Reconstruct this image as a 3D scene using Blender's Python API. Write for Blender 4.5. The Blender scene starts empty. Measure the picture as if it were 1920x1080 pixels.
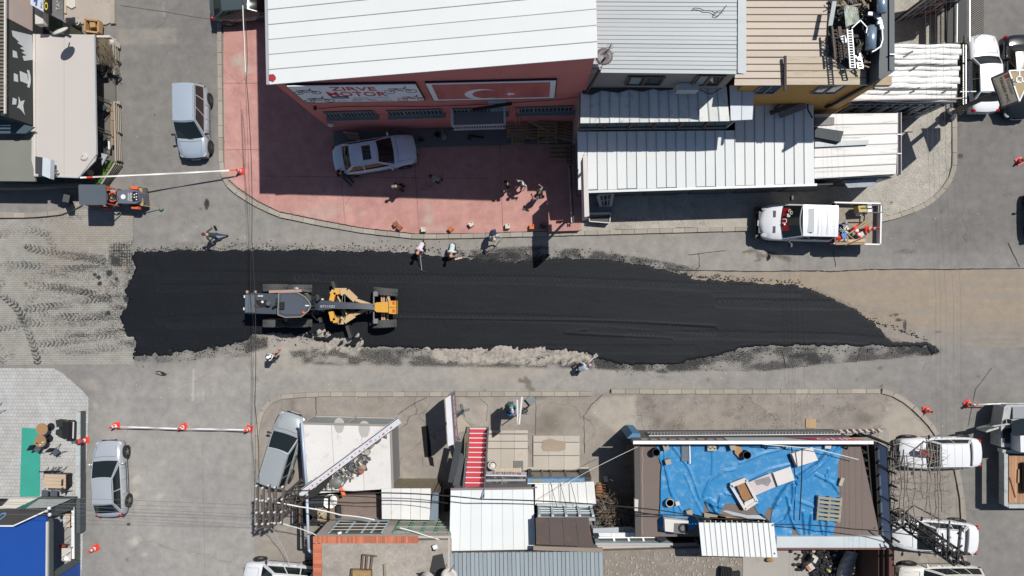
import bpy,math,random
import numpy as np
from mathutils import Vector as Vc,Matrix
RU=lambda a,b:random.uniform(a,b)
random.seed(7)
SC=bpy.context.scene
COL=SC.collection
# ------------------------------------------------------------------ camera
CAMH=38.5
FPX=1280.
cam_d=bpy.data.cameras.new('camera')
cam_d.sensor_width=36.
cam_d.lens=24.
cam_d.clip_start=.5
cam_d.clip_end=1000
cam=bpy.data.objects.new('camera',cam_d)
COL.objects.link(cam)
_down=Vc(((997-960)/FPX,-(553-540)/FPX,-1)).normalized()
CQ=_down.rotation_difference(Vc((0,0,-1)))
cam.rotation_mode='QUATERNION'
cam.rotation_quaternion=CQ
cam.location=(0,0,CAMH)
SC.camera=cam
# ------------------------------------------------------------------ sky, sun, exposure
SUNV=Vc((.436,.396,1)).normalized()
world=bpy.data.worlds.new('World')
SC.world=world
world.use_nodes=True
_wn=world.node_tree
_bg=_wn.nodes['Background']
_sky=_wn.nodes.new('ShaderNodeTexSky')
_sky.sky_type='NISHITA'
_sky.sun_disc=False
_sky.sun_elevation=math.asin(SUNV.z)
_sky.sun_rotation=math.atan2(SUNV.x,SUNV.y)
_sky.air_density=1.
_sky.dust_density=.6
_wn.links.new(_sky.outputs[0],_bg.inputs[0])
_bg.inputs[1].default_value=.064
sun_d=bpy.data.lights.new('sun','SUN')
sun_d.energy=4.6
sun_d.angle=math.radians(.53)
sun_d.color=(1.,.955,.89)
sun=bpy.data.objects.new('sun',sun_d)
COL.objects.link(sun)
sun.rotation_mode='QUATERNION'
sun.rotation_quaternion=SUNV.to_track_quat('Z','Y')
sun.location=(20,20,60)
SC.view_settings.view_transform='Standard'
SC.view_settings.look='None'
SC.view_settings.exposure=0.
SC.view_settings.gamma=1.
SC.view_settings.use_curve_mapping=False
SC.render.engine='CYCLES'
SC.cycles.max_bounces=6
# ------------------------------------------------------------------ helpers
R3=CQ.to_matrix()
R3I=R3.inverted()
def ray(px,py):
 return R3@Vc(((px-960)/FPX,-(py-540)/FPX,-1))
def G(px,py,h=0.):
 w=ray(px,py)
 t=(h-CAMH)/w.z
 return Vc((w.x*t,w.y*t,h))
RI=np.array(R3I)
def pixn(x,y,z=0.):
 x=np.asarray(x);y=np.asarray(y)
 p=np.stack([x,y,np.full_like(x,z-CAMH)],-1)@RI.T
 return 960-FPX*p[...,0]/p[...,2],540+FPX*p[...,1]/p[...,2]
def lin(c):
 c=c/255.
 return c/12.92 if c<=.04045 else((c+.055)/1.055)**2.4
def A(r,g,b,k=1.42):
 return(lin(r)/k,lin(g)/k,lin(b)/k)
ORG={}
def props(o,label=None,cat=None,group=None,kind=None):
 if label:o['label']=label
 if cat:o['category']=cat
 if group:o['group']=group
 if kind:o['kind']=kind
 return o
def thing(name,label,cat,loc,rz=0.,group=None,kind=None):
 o=bpy.data.objects.new(name,None)
 COL.objects.link(o)
 o.location=loc
 o.rotation_euler=(0,0,rz)
 o.empty_display_size=.2
 ORG[o.name]=Vc(loc)
 return props(o,label,cat,group,kind)
class MB:
 def __init__(s):
  s.v=[];s.f=[];s.m=[];s.cur=0
 def mat(s,i):
  s.cur=i;return s
 def add(s,vs,fs):
  b=len(s.v)
  s.v.extend([tuple(p)for p in vs])
  for f in fs:
   s.f.append(tuple(b+i for i in f));s.m.append(s.cur)
  return s
 def box(s,c,d,rz=0.,ry=0.):
  c=Vc(c);hx,hy,hz=d[0]/2,d[1]/2,d[2]/2
  M=Matrix.Rotation(rz,3,'Z')@Matrix.Rotation(ry,3,'Y')
  vs=[c+M@Vc((x,y,z))for z in(-hz,hz)for x,y in((-hx,-hy),(hx,-hy),(hx,hy),(-hx,hy))]
  return s.add(vs,[(3,2,1,0),(4,5,6,7),(0,1,5,4),(1,2,6,5),(2,3,7,6),(3,0,4,7)])
 def ex(s,poly,vec):
  vec=Vc(vec);n=len(poly)
  p=[Vc(q)for q in poly]
  nrm=Vc((0,0,0))
  for i in range(n):
   nrm+=(p[i]-p[0]).cross(p[(i+1)%n]-p[0])
  if nrm.dot(vec)<0:p=p[::-1]
  vs=p+[q+vec for q in p]
  fs=[tuple(range(n))[::-1],tuple(range(n,2*n))]
  fs+=[(i,(i+1)%n,n+(i+1)%n,n+i)for i in range(n)]
  return s.add(vs,fs)
 def quad(s,a,b,c,d):
  return s.add([a,b,c,d],[(0,1,2,3)])
 def bar(s,p,q,w,h=None,up=(0,0,1)):
  p=Vc(p);q=Vc(q);h=h or w
  d=(q-p)
  if d.length<1e-6:return s
  d.normalize()
  u=Vc(up)
  if abs(d.dot(u))>.98:u=Vc((1,0,0))
  sd=d.cross(u).normalized()*(w/2)
  u2=sd.cross(d).normalized()*(h/2)
  vs=[p-sd-u2,p+sd-u2,p+sd+u2,p-sd+u2,q-sd-u2,q+sd-u2,q+sd+u2,q-sd+u2]
  return s.add(vs,[(0,1,2,3),(7,6,5,4),(0,4,5,1),(1,5,6,2),(2,6,7,3),(3,7,4,0)])
 def cyl(s,p,q,r0,r1=None,n=10,cap=True):
  p=Vc(p);q=Vc(q);r1=r0 if r1 is None else r1
  d=(q-p).normalized()
  u=Vc((0,0,1))if abs(d.z)<.95 else Vc((1,0,0))
  a=d.cross(u).normalized();b=a.cross(d).normalized()
  vs=[]
  for c,r in((p,r0),(q,r1)):
   for i in range(n):
    t=2*math.pi*i/n
    vs.append(c+a*(r*math.cos(t))+b*(r*math.sin(t)))
  fs=[(i,n+i,n+(i+1)%n,(i+1)%n)for i in range(n)]
  if cap:fs+=[tuple(range(n)),tuple(range(2*n-1,n-1,-1))]
  return s.add(vs,fs)
 def tube(s,pts,r,n=5):
  pts=[Vc(p)for p in pts]
  for i in range(len(pts)-1):s.cyl(pts[i],pts[i+1],r,r,n,True)
  return s
 def ell(s,c,r,n=10,m=6,z0=-1.,z1=1.,rot=None):
  c=Vc(c);vs=[]
  for j in range(m+1):
   zz=z0+(z1-z0)*j/m
   zz=max(-.999,min(.999,zz))
   rr=math.sqrt(1-zz*zz)
   for i in range(n):
    t=2*math.pi*i/n
    q=Vc((rr*math.cos(t)*r[0],rr*math.sin(t)*r[1],zz*r[2]))
    if rot is not None:q=rot@q
    vs.append(c+q)
  fs=[(j*n+i,j*n+(i+1)%n,(j+1)*n+(i+1)%n,(j+1)*n+i)for j in range(m)for i in range(n)]
  fs+=[tuple(range(n))[::-1],tuple(m*n+i for i in range(n))]
  return s.add(vs,fs)
 def lathe(s,c,prof,n=14,axis='Z',caps=True):
  c=Vc(c);vs=[]
  for r,z in prof:
   for i in range(n):
    t=2*math.pi*i/n
    if axis=='Z':vs.append(c+Vc((r*math.cos(t),r*math.sin(t),z)))
    elif axis=='Y':vs.append(c+Vc((r*math.cos(t),z,r*math.sin(t))))
    else:vs.append(c+Vc((z,r*math.cos(t),r*math.sin(t))))
  m=len(prof)
  fs=[(j*n+i,j*n+(i+1)%n,(j+1)*n+(i+1)%n,(j+1)*n+i)for j in range(m-1)for i in range(n)]
  if caps and prof[0][0]>1e-4:fs.append(tuple(range(n))[::-1])
  if caps and prof[-1][0]>1e-4:fs.append(tuple((m-1)*n+i for i in range(n)))
  return s.add(vs,fs)
 def grid(s,fn,nu,nv):
  b=len(s.v)
  for j in range(nv+1):
   for i in range(nu+1):
    s.v.append(tuple(fn(i/nu,j/nv)))
  for j in range(nv):
   for i in range(nu):
    a=b+j*(nu+1)+i
    s.f.append((a,a+1,a+nu+2,a+nu+1));s.m.append(s.cur)
  return s
 def mesh(s,name,mats,off,smooth):
  me=bpy.data.meshes.new(name)
  vs=s.v if off is None else[(x-off.x,y-off.y,z-off.z)for x,y,z in s.v]
  me.from_pydata(vs,[],s.f)
  if not isinstance(mats,(list,tuple)):mats=[mats]
  for m in mats:me.materials.append(m)
  if len(mats)>1:me.polygons.foreach_set('material_index',s.m)
  if smooth:
   me.polygons.foreach_set('use_smooth',[True]*len(me.polygons))
   if smooth is not True:me.set_sharp_from_angle(angle=math.radians(smooth))
  me.update()
  return me
 def bd(s,name,mats,parent=None,local=False,smooth=False,label=None,cat=None,group=None,kind=None):
  if not s.v:return None
  if parent is None:
   xs=[p[0]for p in s.v];ys=[p[1]for p in s.v];zs=[p[2]for p in s.v]
   off=Vc(((min(xs)+max(xs))/2,(min(ys)+max(ys))/2,min(zs)))
   me=s.mesh(name,mats,off,smooth)
   o=bpy.data.objects.new(name,me);o.location=off
   COL.objects.link(o);ORG[o.name]=off
  else:
   off=Vc((0,0,0))if local else ORG[parent.name]
   me=s.mesh(name,mats,off,smooth)
   o=bpy.data.objects.new(name,me)
   COL.objects.link(o);o.parent=parent
   ORG[o.name]=off
  return props(o,label,cat,group,kind)
def copy_child(o,parent,off=(0,0,0)):
 c=o.copy();COL.objects.link(c);c.parent=parent
 c.location=Vc(o.location)+Vc(off)
 ORG[c.name]=ORG.get(o.name,Vc((0,0,0)))
 for ch in list(o.children):
  copy_child(ch,c)
 return c
def copy_thing(o,loc,rz=None,label=None,group=None):
 c=o.copy();COL.objects.link(c);c.location=loc
 if rz is not None:c.rotation_euler=(0,0,rz)
 if label:c['label']=label
 if group:c['group']=group
 for ch in list(o.children):copy_child(ch,c)
 return c
 # ------------------------------------------------------------------ materials
MC={}
def M(name,col,rough=.75,metal=0.,var=.12,sc=.8,fine=.1,fsc=14.,bump=0.,bsc=30.,rnd=.06,dirt=None,coat=0.,emit=None,spec=.5,stretch=None):
 if name in MC:return MC[name]
 m=bpy.data.materials.new(name);m.use_nodes=True
 nt=m.node_tree;N=nt.nodes;L=nt.links
 b=N['Principled BSDF']
 b.inputs['Roughness'].default_value=rough
 b.inputs['Metallic'].default_value=metal
 b.inputs['Coat Weight'].default_value=coat
 b.inputs['Coat Roughness'].default_value=.06
 b.inputs['Specular IOR Level'].default_value=spec
 geo=N.new('ShaderNodeNewGeometry')
 pos=geo.outputs['Position']
 if stretch:
  mp=N.new('ShaderNodeMapping');mp.inputs['Scale'].default_value=stretch
  L.new(pos,mp.inputs['Vector']);spos=mp.outputs[0]
 else:spos=pos
 def noi(scale,det,src):
  n=N.new('ShaderNodeTexNoise');n.inputs['Scale'].default_value=scale
  n.inputs['Detail'].default_value=det;L.new(src,n.inputs['Vector']);return n.outputs['Fac']
 def mth(op,a,bb):
  n=N.new('ShaderNodeMath');n.operation=op
  for i,x in enumerate((a,bb)):
   if isinstance(x,(int,float)):n.inputs[i].default_value=x
   else:L.new(x,n.inputs[i])
  return n.outputs[0]
 f=mth('MULTIPLY_ADD',noi(sc,3,spos),2*var);f.node.inputs[2].default_value=1-var
 f2=mth('MULTIPLY_ADD',noi(fsc,2,pos),2*fine);f2.node.inputs[2].default_value=1-fine
 f=mth('MULTIPLY',f,f2)
 if rnd:
  oi=N.new('ShaderNodeObjectInfo')
  r=mth('MULTIPLY_ADD',oi.outputs['Random'],2*rnd);r.node.inputs[2].default_value=1-rnd
  f=mth('MULTIPLY',f,r)
 vm=N.new('ShaderNodeVectorMath');vm.operation='SCALE'
 vm.inputs[0].default_value=col[:3];L.new(f,vm.inputs['Scale'])
 cout=vm.outputs[0]
 if dirt:
  dc,amt,ds=dirt[:3]
  n=N.new('ShaderNodeTexNoise');n.inputs['Scale'].default_value=ds;n.inputs['Detail'].default_value=8
  n.inputs['Roughness'].default_value=.65
  L.new(spos,n.inputs['Vector'])
  mr=N.new('ShaderNodeMapRange');mr.inputs[1].default_value=.72-.4*amt;mr.inputs[2].default_value=.9-.3*amt
  mr.inputs[4].default_value=dirt[3]if len(dirt)>3 else.8
  L.new(n.outputs['Fac'],mr.inputs[0])
  mx=N.new('ShaderNodeMix');mx.data_type='RGBA'
  L.new(mr.outputs[0],mx.inputs[0]);L.new(cout,mx.inputs[6]);mx.inputs[7].default_value=(*dc,1)
  cout=mx.outputs[2]
 L.new(cout,b.inputs['Base Color'])
 if bump:
  bp=N.new('ShaderNodeBump');bp.inputs['Strength'].default_value=1.;bp.inputs['Distance'].default_value=bump
  L.new(noi(bsc,4,pos),bp.inputs['Height']);L.new(bp.outputs[0],b.inputs['Normal'])
 if emit:
  b.inputs['Emission Color'].default_value=(*emit,1);b.inputs['Emission Strength'].default_value=1
 MC[name]=m
 return m
WHITE=M('white_paint',(.74,.75,.75),rough=.5,dirt=((.35,.32,.28),.25,3.,.5))
OFFW=M('off_white',A(225,220,212),rough=.7,dirt=((.3,.27,.23),.3,2.5,.5))
STEEL=M('grey_steel',(.3,.31,.32),rough=.4,metal=.6)
ALU=M('aluminium',(.4,.42,.44),rough=.5,metal=.3)
BLACK=M('black_paint',(.015,.016,.018),rough=.45)
DARK=M('dark_grey',(.045,.05,.055),rough=.6)
RUBBER=M('rubber',(.022,.022,.023),rough=.85,bump=.01)
GLASS=M('tinted_glass',(.012,.018,.019),rough=.04,spec=.6,var=.05,fine=0.)
WINGL=M('window_glass',(.035,.05,.055),rough=.06,spec=.6,var=.3,sc=.6,fine=0)
WOOD=M('bare_wood',A(188,160,125),rough=.8,stretch=(1,6,6),var=.25,fsc=30)
GWOOD=M('grey_wood',A(165,155,138),rough=.85,var=.2,fsc=25,fine=.18)
RUST=M('rusty_iron',(.13,.065,.035),rough=.8,var=.3,sc=4,dirt=((.05,.03,.025),.5,6))
RUSTD=M('dark_rusty_steel',(.075,.055,.045),rough=.7,var=.3,sc=4)
CABLE=M('cable_black',(.02,.02,.02),rough=.6)
CABLEW=M('cable_white',(.7,.7,.68),rough=.6)
SKIN=M('skin',(.42,.23,.16),rough=.6,var=.05)
RED=M('red_paint',(.55,.03,.02),rough=.5)
BLUEP=M('blue_plastic',(.02,.13,.45),rough=.5)
def shp_(parent,a,b,c,d,n,mat,th=.05,seam=None,jit=.006,name='roof_panel',gap=.006,sw=.03,sh=.02,alt=0.,cap=300):
 """a-b is the edge cut into n panels, a-d the panel length; top surface through a,b,c,d"""
 a,b,c,d=map(Vc,(a,b,c,d))
 nrm=(b-a).cross(d-a).normalized()
 if nrm.z<0:nrm=-nrm
 L=(b-a).length
 out=[]
 for i in range(n):
  t0=i/n+gap/L;t1=(i+1)/n-gap/L
  z=nrm*(RU(-jit,jit)+(alt if i%2 else 0))
  p=[a.lerp(b,t0)+z,a.lerp(b,t1)+z,d.lerp(c,t1)+z,d.lerp(c,t0)+z]
  mb=MB().ex(p,-nrm*th)
  out.append(mb.bd(name,mat,parent))
 if seam:
  for i in range(1,n):
   p=a.lerp(b,i/n)+nrm*sh*.5;q=d.lerp(c,i/n)+nrm*sh*.5
   MB().bar(p,q,sw,sh,up=nrm).bd('seam',seam,parent)
 return out
class Fac:
 """vertical plane through two ground points given in photograph pixels"""
 def __init__(s,p,q,h=0.):
  s.a=G(p[0],p[1],h);s.b=G(q[0],q[1],h)
  d=(s.b-s.a);d.z=0;s.u=d.normalized()
  s.n=Vc((s.u.y,-s.u.x,0))
  if s.n.dot(Vc((0,0,0))-s.a)<0:s.n=-s.n
 def at(s,px,py,off=0.):
  w=ray(px,py);o=Vc((0,0,CAMH))
  t=(s.a+s.n*off-o).dot(s.n)/w.dot(s.n)
  return o+w*t
 def box(s,mb,pts,off0,off1):
  """pixel polygon on the plane, pushed out from off0 to off1"""
  return mb.ex([s.at(x,y,off1)for x,y in pts],s.n*(off0-off1))
 def rect(s,mb,u0,z0,u1,z1,off0,off1):
  a=s.a+s.u*u0;b=s.a+s.u*u1
  p=[Vc((a.x,a.y,z0)),Vc((b.x,b.y,z0)),Vc((b.x,b.y,z1)),Vc((a.x,a.y,z1))]
  return mb.ex([q+s.n*off0 for q in p],s.n*(off1-off0))
 def uz(s,px,py):
  p=s.at(px,py);return(p-s.a).dot(s.u),p.z
def tf(txt,O,U,V,mat,parent,name='lettering',th=.01,label=None,shear=0.):
 """flat raised letters fitted in the rectangle O, O+U, O+U+V, O+V"""
 cu=bpy.data.curves.new(name,'FONT');cu.body=txt;cu.resolution_u=2;cu.offset=.008
 ob=bpy.data.objects.new(name,cu);COL.objects.link(ob)
 dg=bpy.context.evaluated_depsgraph_get();dg.update()
 me=bpy.data.meshes.new_from_object(ob.evaluated_get(dg))
 COL.objects.unlink(ob);bpy.data.objects.remove(ob)
 if not len(me.vertices):return None
 xs=[v.co.x for v in me.vertices];ys=[v.co.y for v in me.vertices]
 x0,x1,y0,y1=min(xs),max(xs),min(ys),max(ys)
 U=Vc(U);V=Vc(V);O=Vc(O)
 n=U.cross(V).normalized()*th
 mb=MB()
 vs=[O+U*((v.co.x-x0)/(x1-x0)+shear*(v.co.y-y0))+V*((v.co.y-y0)/max(1e-4,y1-y0))+n for v in me.vertices]
 mb.add(vs,[tuple(p.vertices)for p in me.polygons])
 bpy.data.meshes.remove(me)
 return mb.bd(name,mat,parent,label=label)
 # numpy noise
def _h(ix,iy,seed):
 n=(ix*374761393+iy*668265263+seed*1442695041)&0x7fffffff
 n=(n^(n>>13))*1274126177&0x7fffffff
 return((n^(n>>16))&0xffff)/65535.
def vnoise(x,y,seed=0):
 ix=np.floor(x).astype(np.int64);iy=np.floor(y).astype(np.int64)
 fx=x-ix;fy=y-iy
 fx=fx*fx*(3-2*fx);fy=fy*fy*(3-2*fy)
 a=_h(ix,iy,seed);b=_h(ix+1,iy,seed);c=_h(ix,iy+1,seed);d=_h(ix+1,iy+1,seed)
 return(a*(1-fx)+b*fx)*(1-fy)+(c*(1-fx)+d*fx)*fy
def fb(x,y,seed=0,o=4):
 s=0;a=.5;t=0
 for i in range(o):
  s=s+a*vnoise(x*2**i,y*2**i,seed+i*17);t+=a;a*=.5
 return s/t
def sd_poly(x,y,P):
 """signed distance to a polygon, negative inside"""
 P=np.array(P,float);n=len(P)
 d=np.full(x.shape,1e18);ins=np.zeros(x.shape,bool)
 for i in range(n):
  ax,ay=P[i];bx,by=P[(i+1)%n]
  ex,ey=bx-ax,by-ay;wx,wy=x-ax,y-ay
  t=np.clip((wx*ex+wy*ey)/(ex*ex+ey*ey+1e-9),0,1)
  d=np.minimum(d,(wx-t*ex)**2+(wy-t*ey)**2)
  c=((ay>y)!=(by>y))&(x<(bx-ax)*(y-ay)/(by-ay+1e-12)+ax)
  ins^=c
 d=np.sqrt(d)
 return np.where(ins,-d,d)
def stp(a,b,x):
 t=np.clip((x-a)/(b-a),0,1);return t*t*(3-2*t)
def sgd(x,y,pts):
 """distance to a polyline and arclength along it"""
 best=np.full(x.shape,1e9);al=np.zeros(x.shape);sg=np.zeros(x.shape);acc=0.
 for i in range(len(pts)-1):
  ax,ay=pts[i];bx,by=pts[i+1]
  ex,ey=bx-ax,by-ay;L=math.hypot(ex,ey)
  t=np.clip(((x-ax)*ex+(y-ay)*ey)/(L*L),0,1)
  dx,dy=x-ax-t*ex,y-ay-t*ey
  d=np.hypot(dx,dy);k=d<best
  best=np.where(k,d,best);al=np.where(k,acc+t*L,al)
  sg=np.where(k,np.sign(ex*dy-ey*dx),sg);acc+=L
 return best,al,sg
def grid_sheet(name,x0,x1,y0,y1,res,zfn,mats,attrs=None,outer=None,smooth=False):
 nx=int((x1-x0)/res)+1;ny=int((y1-y0)/res)+1
 xs=np.linspace(x0,x1,nx);ys=np.linspace(y0,y1,ny)
 X,Y=np.meshgrid(xs,ys)
 Z,AT=zfn(X,Y)
 V=np.stack([X,Y,Z],-1).reshape(-1,3)
 i=np.arange(ny-1)[:,None]*nx+np.arange(nx-1)[None,:]
 F=np.stack([i,i+1,i+nx+1,i+nx],-1).reshape(-1,4)
 nv=len(V)
 if outer:
  E=outer;z=float(Z[0,0])
  V=np.vstack([V,[[-E,-E,z],[E,-E,z],[E,E,z],[-E,E,z]]])
  c=[0,nx-1,ny*nx-1,(ny-1)*nx]
  F=np.vstack([F,[[nv,nv+1,c[1],c[0]],[nv+1,nv+2,c[2],c[1]],[nv+2,nv+3,c[3],c[2]],[nv+3,nv,c[0],c[3]]]])
 me=bpy.data.meshes.new(name)
 me.vertices.add(len(V));me.vertices.foreach_set('co',V.astype(np.float32).ravel())
 me.loops.add(F.size);me.loops.foreach_set('vertex_index',F.astype(np.int32).ravel())
 me.polygons.add(len(F));me.polygons.foreach_set('loop_start',np.arange(0,F.size,4,dtype=np.int32))
 me.polygons.foreach_set('loop_total',np.full(len(F),4,np.int32))
 if smooth:me.polygons.foreach_set('use_smooth',np.ones(len(F),bool))
 me.update(calc_edges=True);me.validate()
 for k,arr in AT.items():
  a=me.attributes.new(k,'FLOAT','POINT')
  full=np.zeros(len(V),np.float32);full[:nv]=arr.reshape(-1)
  a.data.foreach_set('value',full)
 for m in(mats if isinstance(mats,(list,tuple))else[mats]):me.materials.append(m)
 o=bpy.data.objects.new(name,me);COL.objects.link(o);ORG[o.name]=Vc((0,0,0))
 return o
 # ================================================================== GROUND
def gmat(name,base,base2,agg=.25,aggs=26.,crack=0.,cracks=.35,brick=None,red=None,rough=.9,bump=.006,gain=1.):
 m=bpy.data.materials.new(name);m.use_nodes=True
 nt=m.node_tree;N=nt.nodes;L=nt.links
 b=N['Principled BSDF'];b.inputs['Roughness'].default_value=rough
 b.inputs['Specular IOR Level'].default_value=.25
 geo=N.new('ShaderNodeNewGeometry');pos=geo.outputs['Position']
 def noi(scale,det=3,rgh=.55,src=None,dist=0.):
  n=N.new('ShaderNodeTexNoise');n.inputs['Scale'].default_value=scale
  n.inputs['Detail'].default_value=det;n.inputs['Roughness'].default_value=rgh
  n.inputs['Distortion'].default_value=dist
  L.new(src or pos,n.inputs['Vector']);return n.outputs['Fac']
 def mth(op,*a,clamp=False):
  n=N.new('ShaderNodeMath');n.operation=op;n.use_clamp=clamp
  for i,x in enumerate(a):
   if isinstance(x,(int,float)):n.inputs[i].default_value=x
   else:L.new(x,n.inputs[i])
  return n.outputs[0]
 def attr(k):
  n=N.new('ShaderNodeAttribute');n.attribute_name=k;return n.outputs['Fac']
 def mix(f,a,c):
  n=N.new('ShaderNodeMix');n.data_type='RGBA'
  if isinstance(f,(int,float)):n.inputs[0].default_value=f
  else:L.new(f,n.inputs[0])
  for i,x in((6,a),(7,c)):
   if isinstance(x,tuple):n.inputs[i].default_value=(*x,1)
   else:L.new(x,n.inputs[i])
  return n.outputs[2]
 def mr(x,a,c,d=0.,e=1.):
  n=N.new('ShaderNodeMapRange');n.inputs[1].default_value=a;n.inputs[2].default_value=c
  n.inputs[3].default_value=d;n.inputs[4].default_value=e;L.new(x,n.inputs[0]);return n.outputs[0]
 big=noi(.22,4,.6);mid=noi(1.7,5,.65);fin=noi(aggs,3,.7);vf=noi(90,2,.8)
 c=mix(mr(big,.35,.65),base,base2)
 f=mth('MULTIPLY',mr(mid,.3,.7,.85,1.15),mr(fin,.3,.7,1-agg,1+agg))
 f=mth('MULTIPLY',f,mr(vf,.3,.7,1-agg*.6,1+agg*.6))
 def scale(cc,ff):
  n=N.new('ShaderNodeVectorMath');n.operation='SCALE'
  L.new(cc,n.inputs[0])
  if isinstance(ff,(int,float)):n.inputs['Scale'].default_value=ff
  else:L.new(ff,n.inputs['Scale'])
  return n.outputs[0]
 c=scale(c,f)
 # scattered pale chips and dark grit
 chips=mr(noi(9.,1,.5),.76,.8);c=mix(mth('MULTIPLY',chips,.35),c,(.5,.48,.44))
 grit=mr(noi(6.3,2,.5,dist=1.),.7,.76);c=mix(mth('MULTIPLY',grit,.3),c,(.06,.055,.05))
 if crack:
  v=N.new('ShaderNodeTexVoronoi');v.feature='DISTANCE_TO_EDGE';v.inputs['Scale'].default_value=cracks
  n2=N.new('ShaderNodeTexNoise');n2.inputs['Scale'].default_value=1.5;n2.inputs['Detail'].default_value=6
  L.new(pos,n2.inputs['Vector'])
  va=N.new('ShaderNodeVectorMath');va.operation='MULTIPLY_ADD'
  L.new(n2.outputs['Color'],va.inputs[0]);va.inputs[1].default_value=(.9,.9,0);L.new(pos,va.inputs[2])
  L.new(va.outputs[0],v.inputs['Vector'])
  ck=mr(v.outputs['Distance'],0.,.006,1.,0.)
  ck=mth('MULTIPLY',ck,mr(noi(.4,3),.45,.6))
  c=mix(mth('MULTIPLY',ck,crack),c,(.05,.045,.04))
 if red:
  wear=mr(noi(.9,8,.72),.6,.68);c=mix(mth('MULTIPLY',wear,.45),c,A(188,178,168))
  w2=mr(noi(.6,5,.6,dist=.6),.56,.72);c=mix(mth('MULTIPLY',w2,.4),c,A(190,138,130))
 joint=None
 if brick:
  bt=N.new('ShaderNodeTexBrick');bt.inputs['Scale'].default_value=1.
  bt.inputs['Brick Width'].default_value=brick[0];bt.inputs['Row Height'].default_value=brick[1]
  bt.inputs['Mortar Size'].default_value=brick[2];bt.inputs['Mortar Smooth'].default_value=.3
  bt.inputs['Color1'].default_value=(1.,1.,1.,1);bt.inputs['Color2'].default_value=(.91,.91,.91,1)
  bt.inputs['Mortar'].default_value=(.78,.76,.73,1)
  L.new(pos,bt.inputs['Vector'])
  n=N.new('ShaderNodeMix');n.data_type='RGBA';n.blend_type='MULTIPLY';n.inputs[0].default_value=1
  L.new(c,n.inputs[6]);L.new(bt.outputs['Color'],n.inputs[7]);c=n.outputs[2]
  joint=bt.outputs['Fac']
  # attribute driven wear, then brightness by area
 c=mix(mth('MULTIPLY',attr('pale'),mr(mid,.25,.75,.35,1.),clamp=True),c,A(196,188,176))
 sandc=mix(mr(noi(2.,6,.7),.3,.7),A(180,163,143),A(158,148,134))
 sandc=scale(sandc,mr(fin,.3,.7,.88,1.12))
 c=mix(mth('MULTIPLY',attr('sand'),1.,clamp=True),c,sandc)
 c=mix(mth('MULTIPLY',attr('wet'),mr(mid,.3,.6,.5,1.),clamp=True),c,(.085,.07,.05))
 dk=attr('dark')
 sp=noi(22,4,.75)
 thr=mth('MULTIPLY_ADD',mth('SUBTRACT',dk,mr(sp,.32,.68)),5.,.5,clamp=True)
 c=mix(mth('MULTIPLY',thr,.93),c,(.022,.023,.025))
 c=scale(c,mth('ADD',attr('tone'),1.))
 L.new(c,b.inputs['Base Color'])
 bp=N.new('ShaderNodeBump');bp.inputs['Distance'].default_value=bump
 hh=mth('ADD',fin,mth('MULTIPLY',mid,.5))
 if joint:hh=mth('SUBTRACT',hh,mth('MULTIPLY',joint,1.2))
 L.new(hh,bp.inputs['Height']);L.new(bp.outputs[0],b.inputs['Normal'])
 return m
ROADM=gmat('old_asphalt',A(156,153,149),A(144,142,139),agg=.2,crack=.35,cracks=.13)
PAVM=gmat('block_paving',A(180,178,172),A(168,167,161),agg=.1,brick=(.24,.12,.012))
TILEM=gmat('tile_paving',A(211,213,213),A(203,205,206),agg=.08,brick=(.2,.2,.012))
CONM=gmat('dirty_concrete',A(168,161,153),A(152,146,139),agg=.16,crack=.8,cracks=.22)
GRAVM=gmat('gritty_ground',A(192,187,177),A(176,172,162),agg=.3,aggs=13,crack=0.)
REDM=gmat('red_floor',A(211,163,154),A(198,148,141),agg=.07,red=True,crack=.3,cracks=.12)
YARDM=gmat('rough_concrete',A(188,180,170),A(168,161,152),agg=.14,aggs=9)
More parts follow.
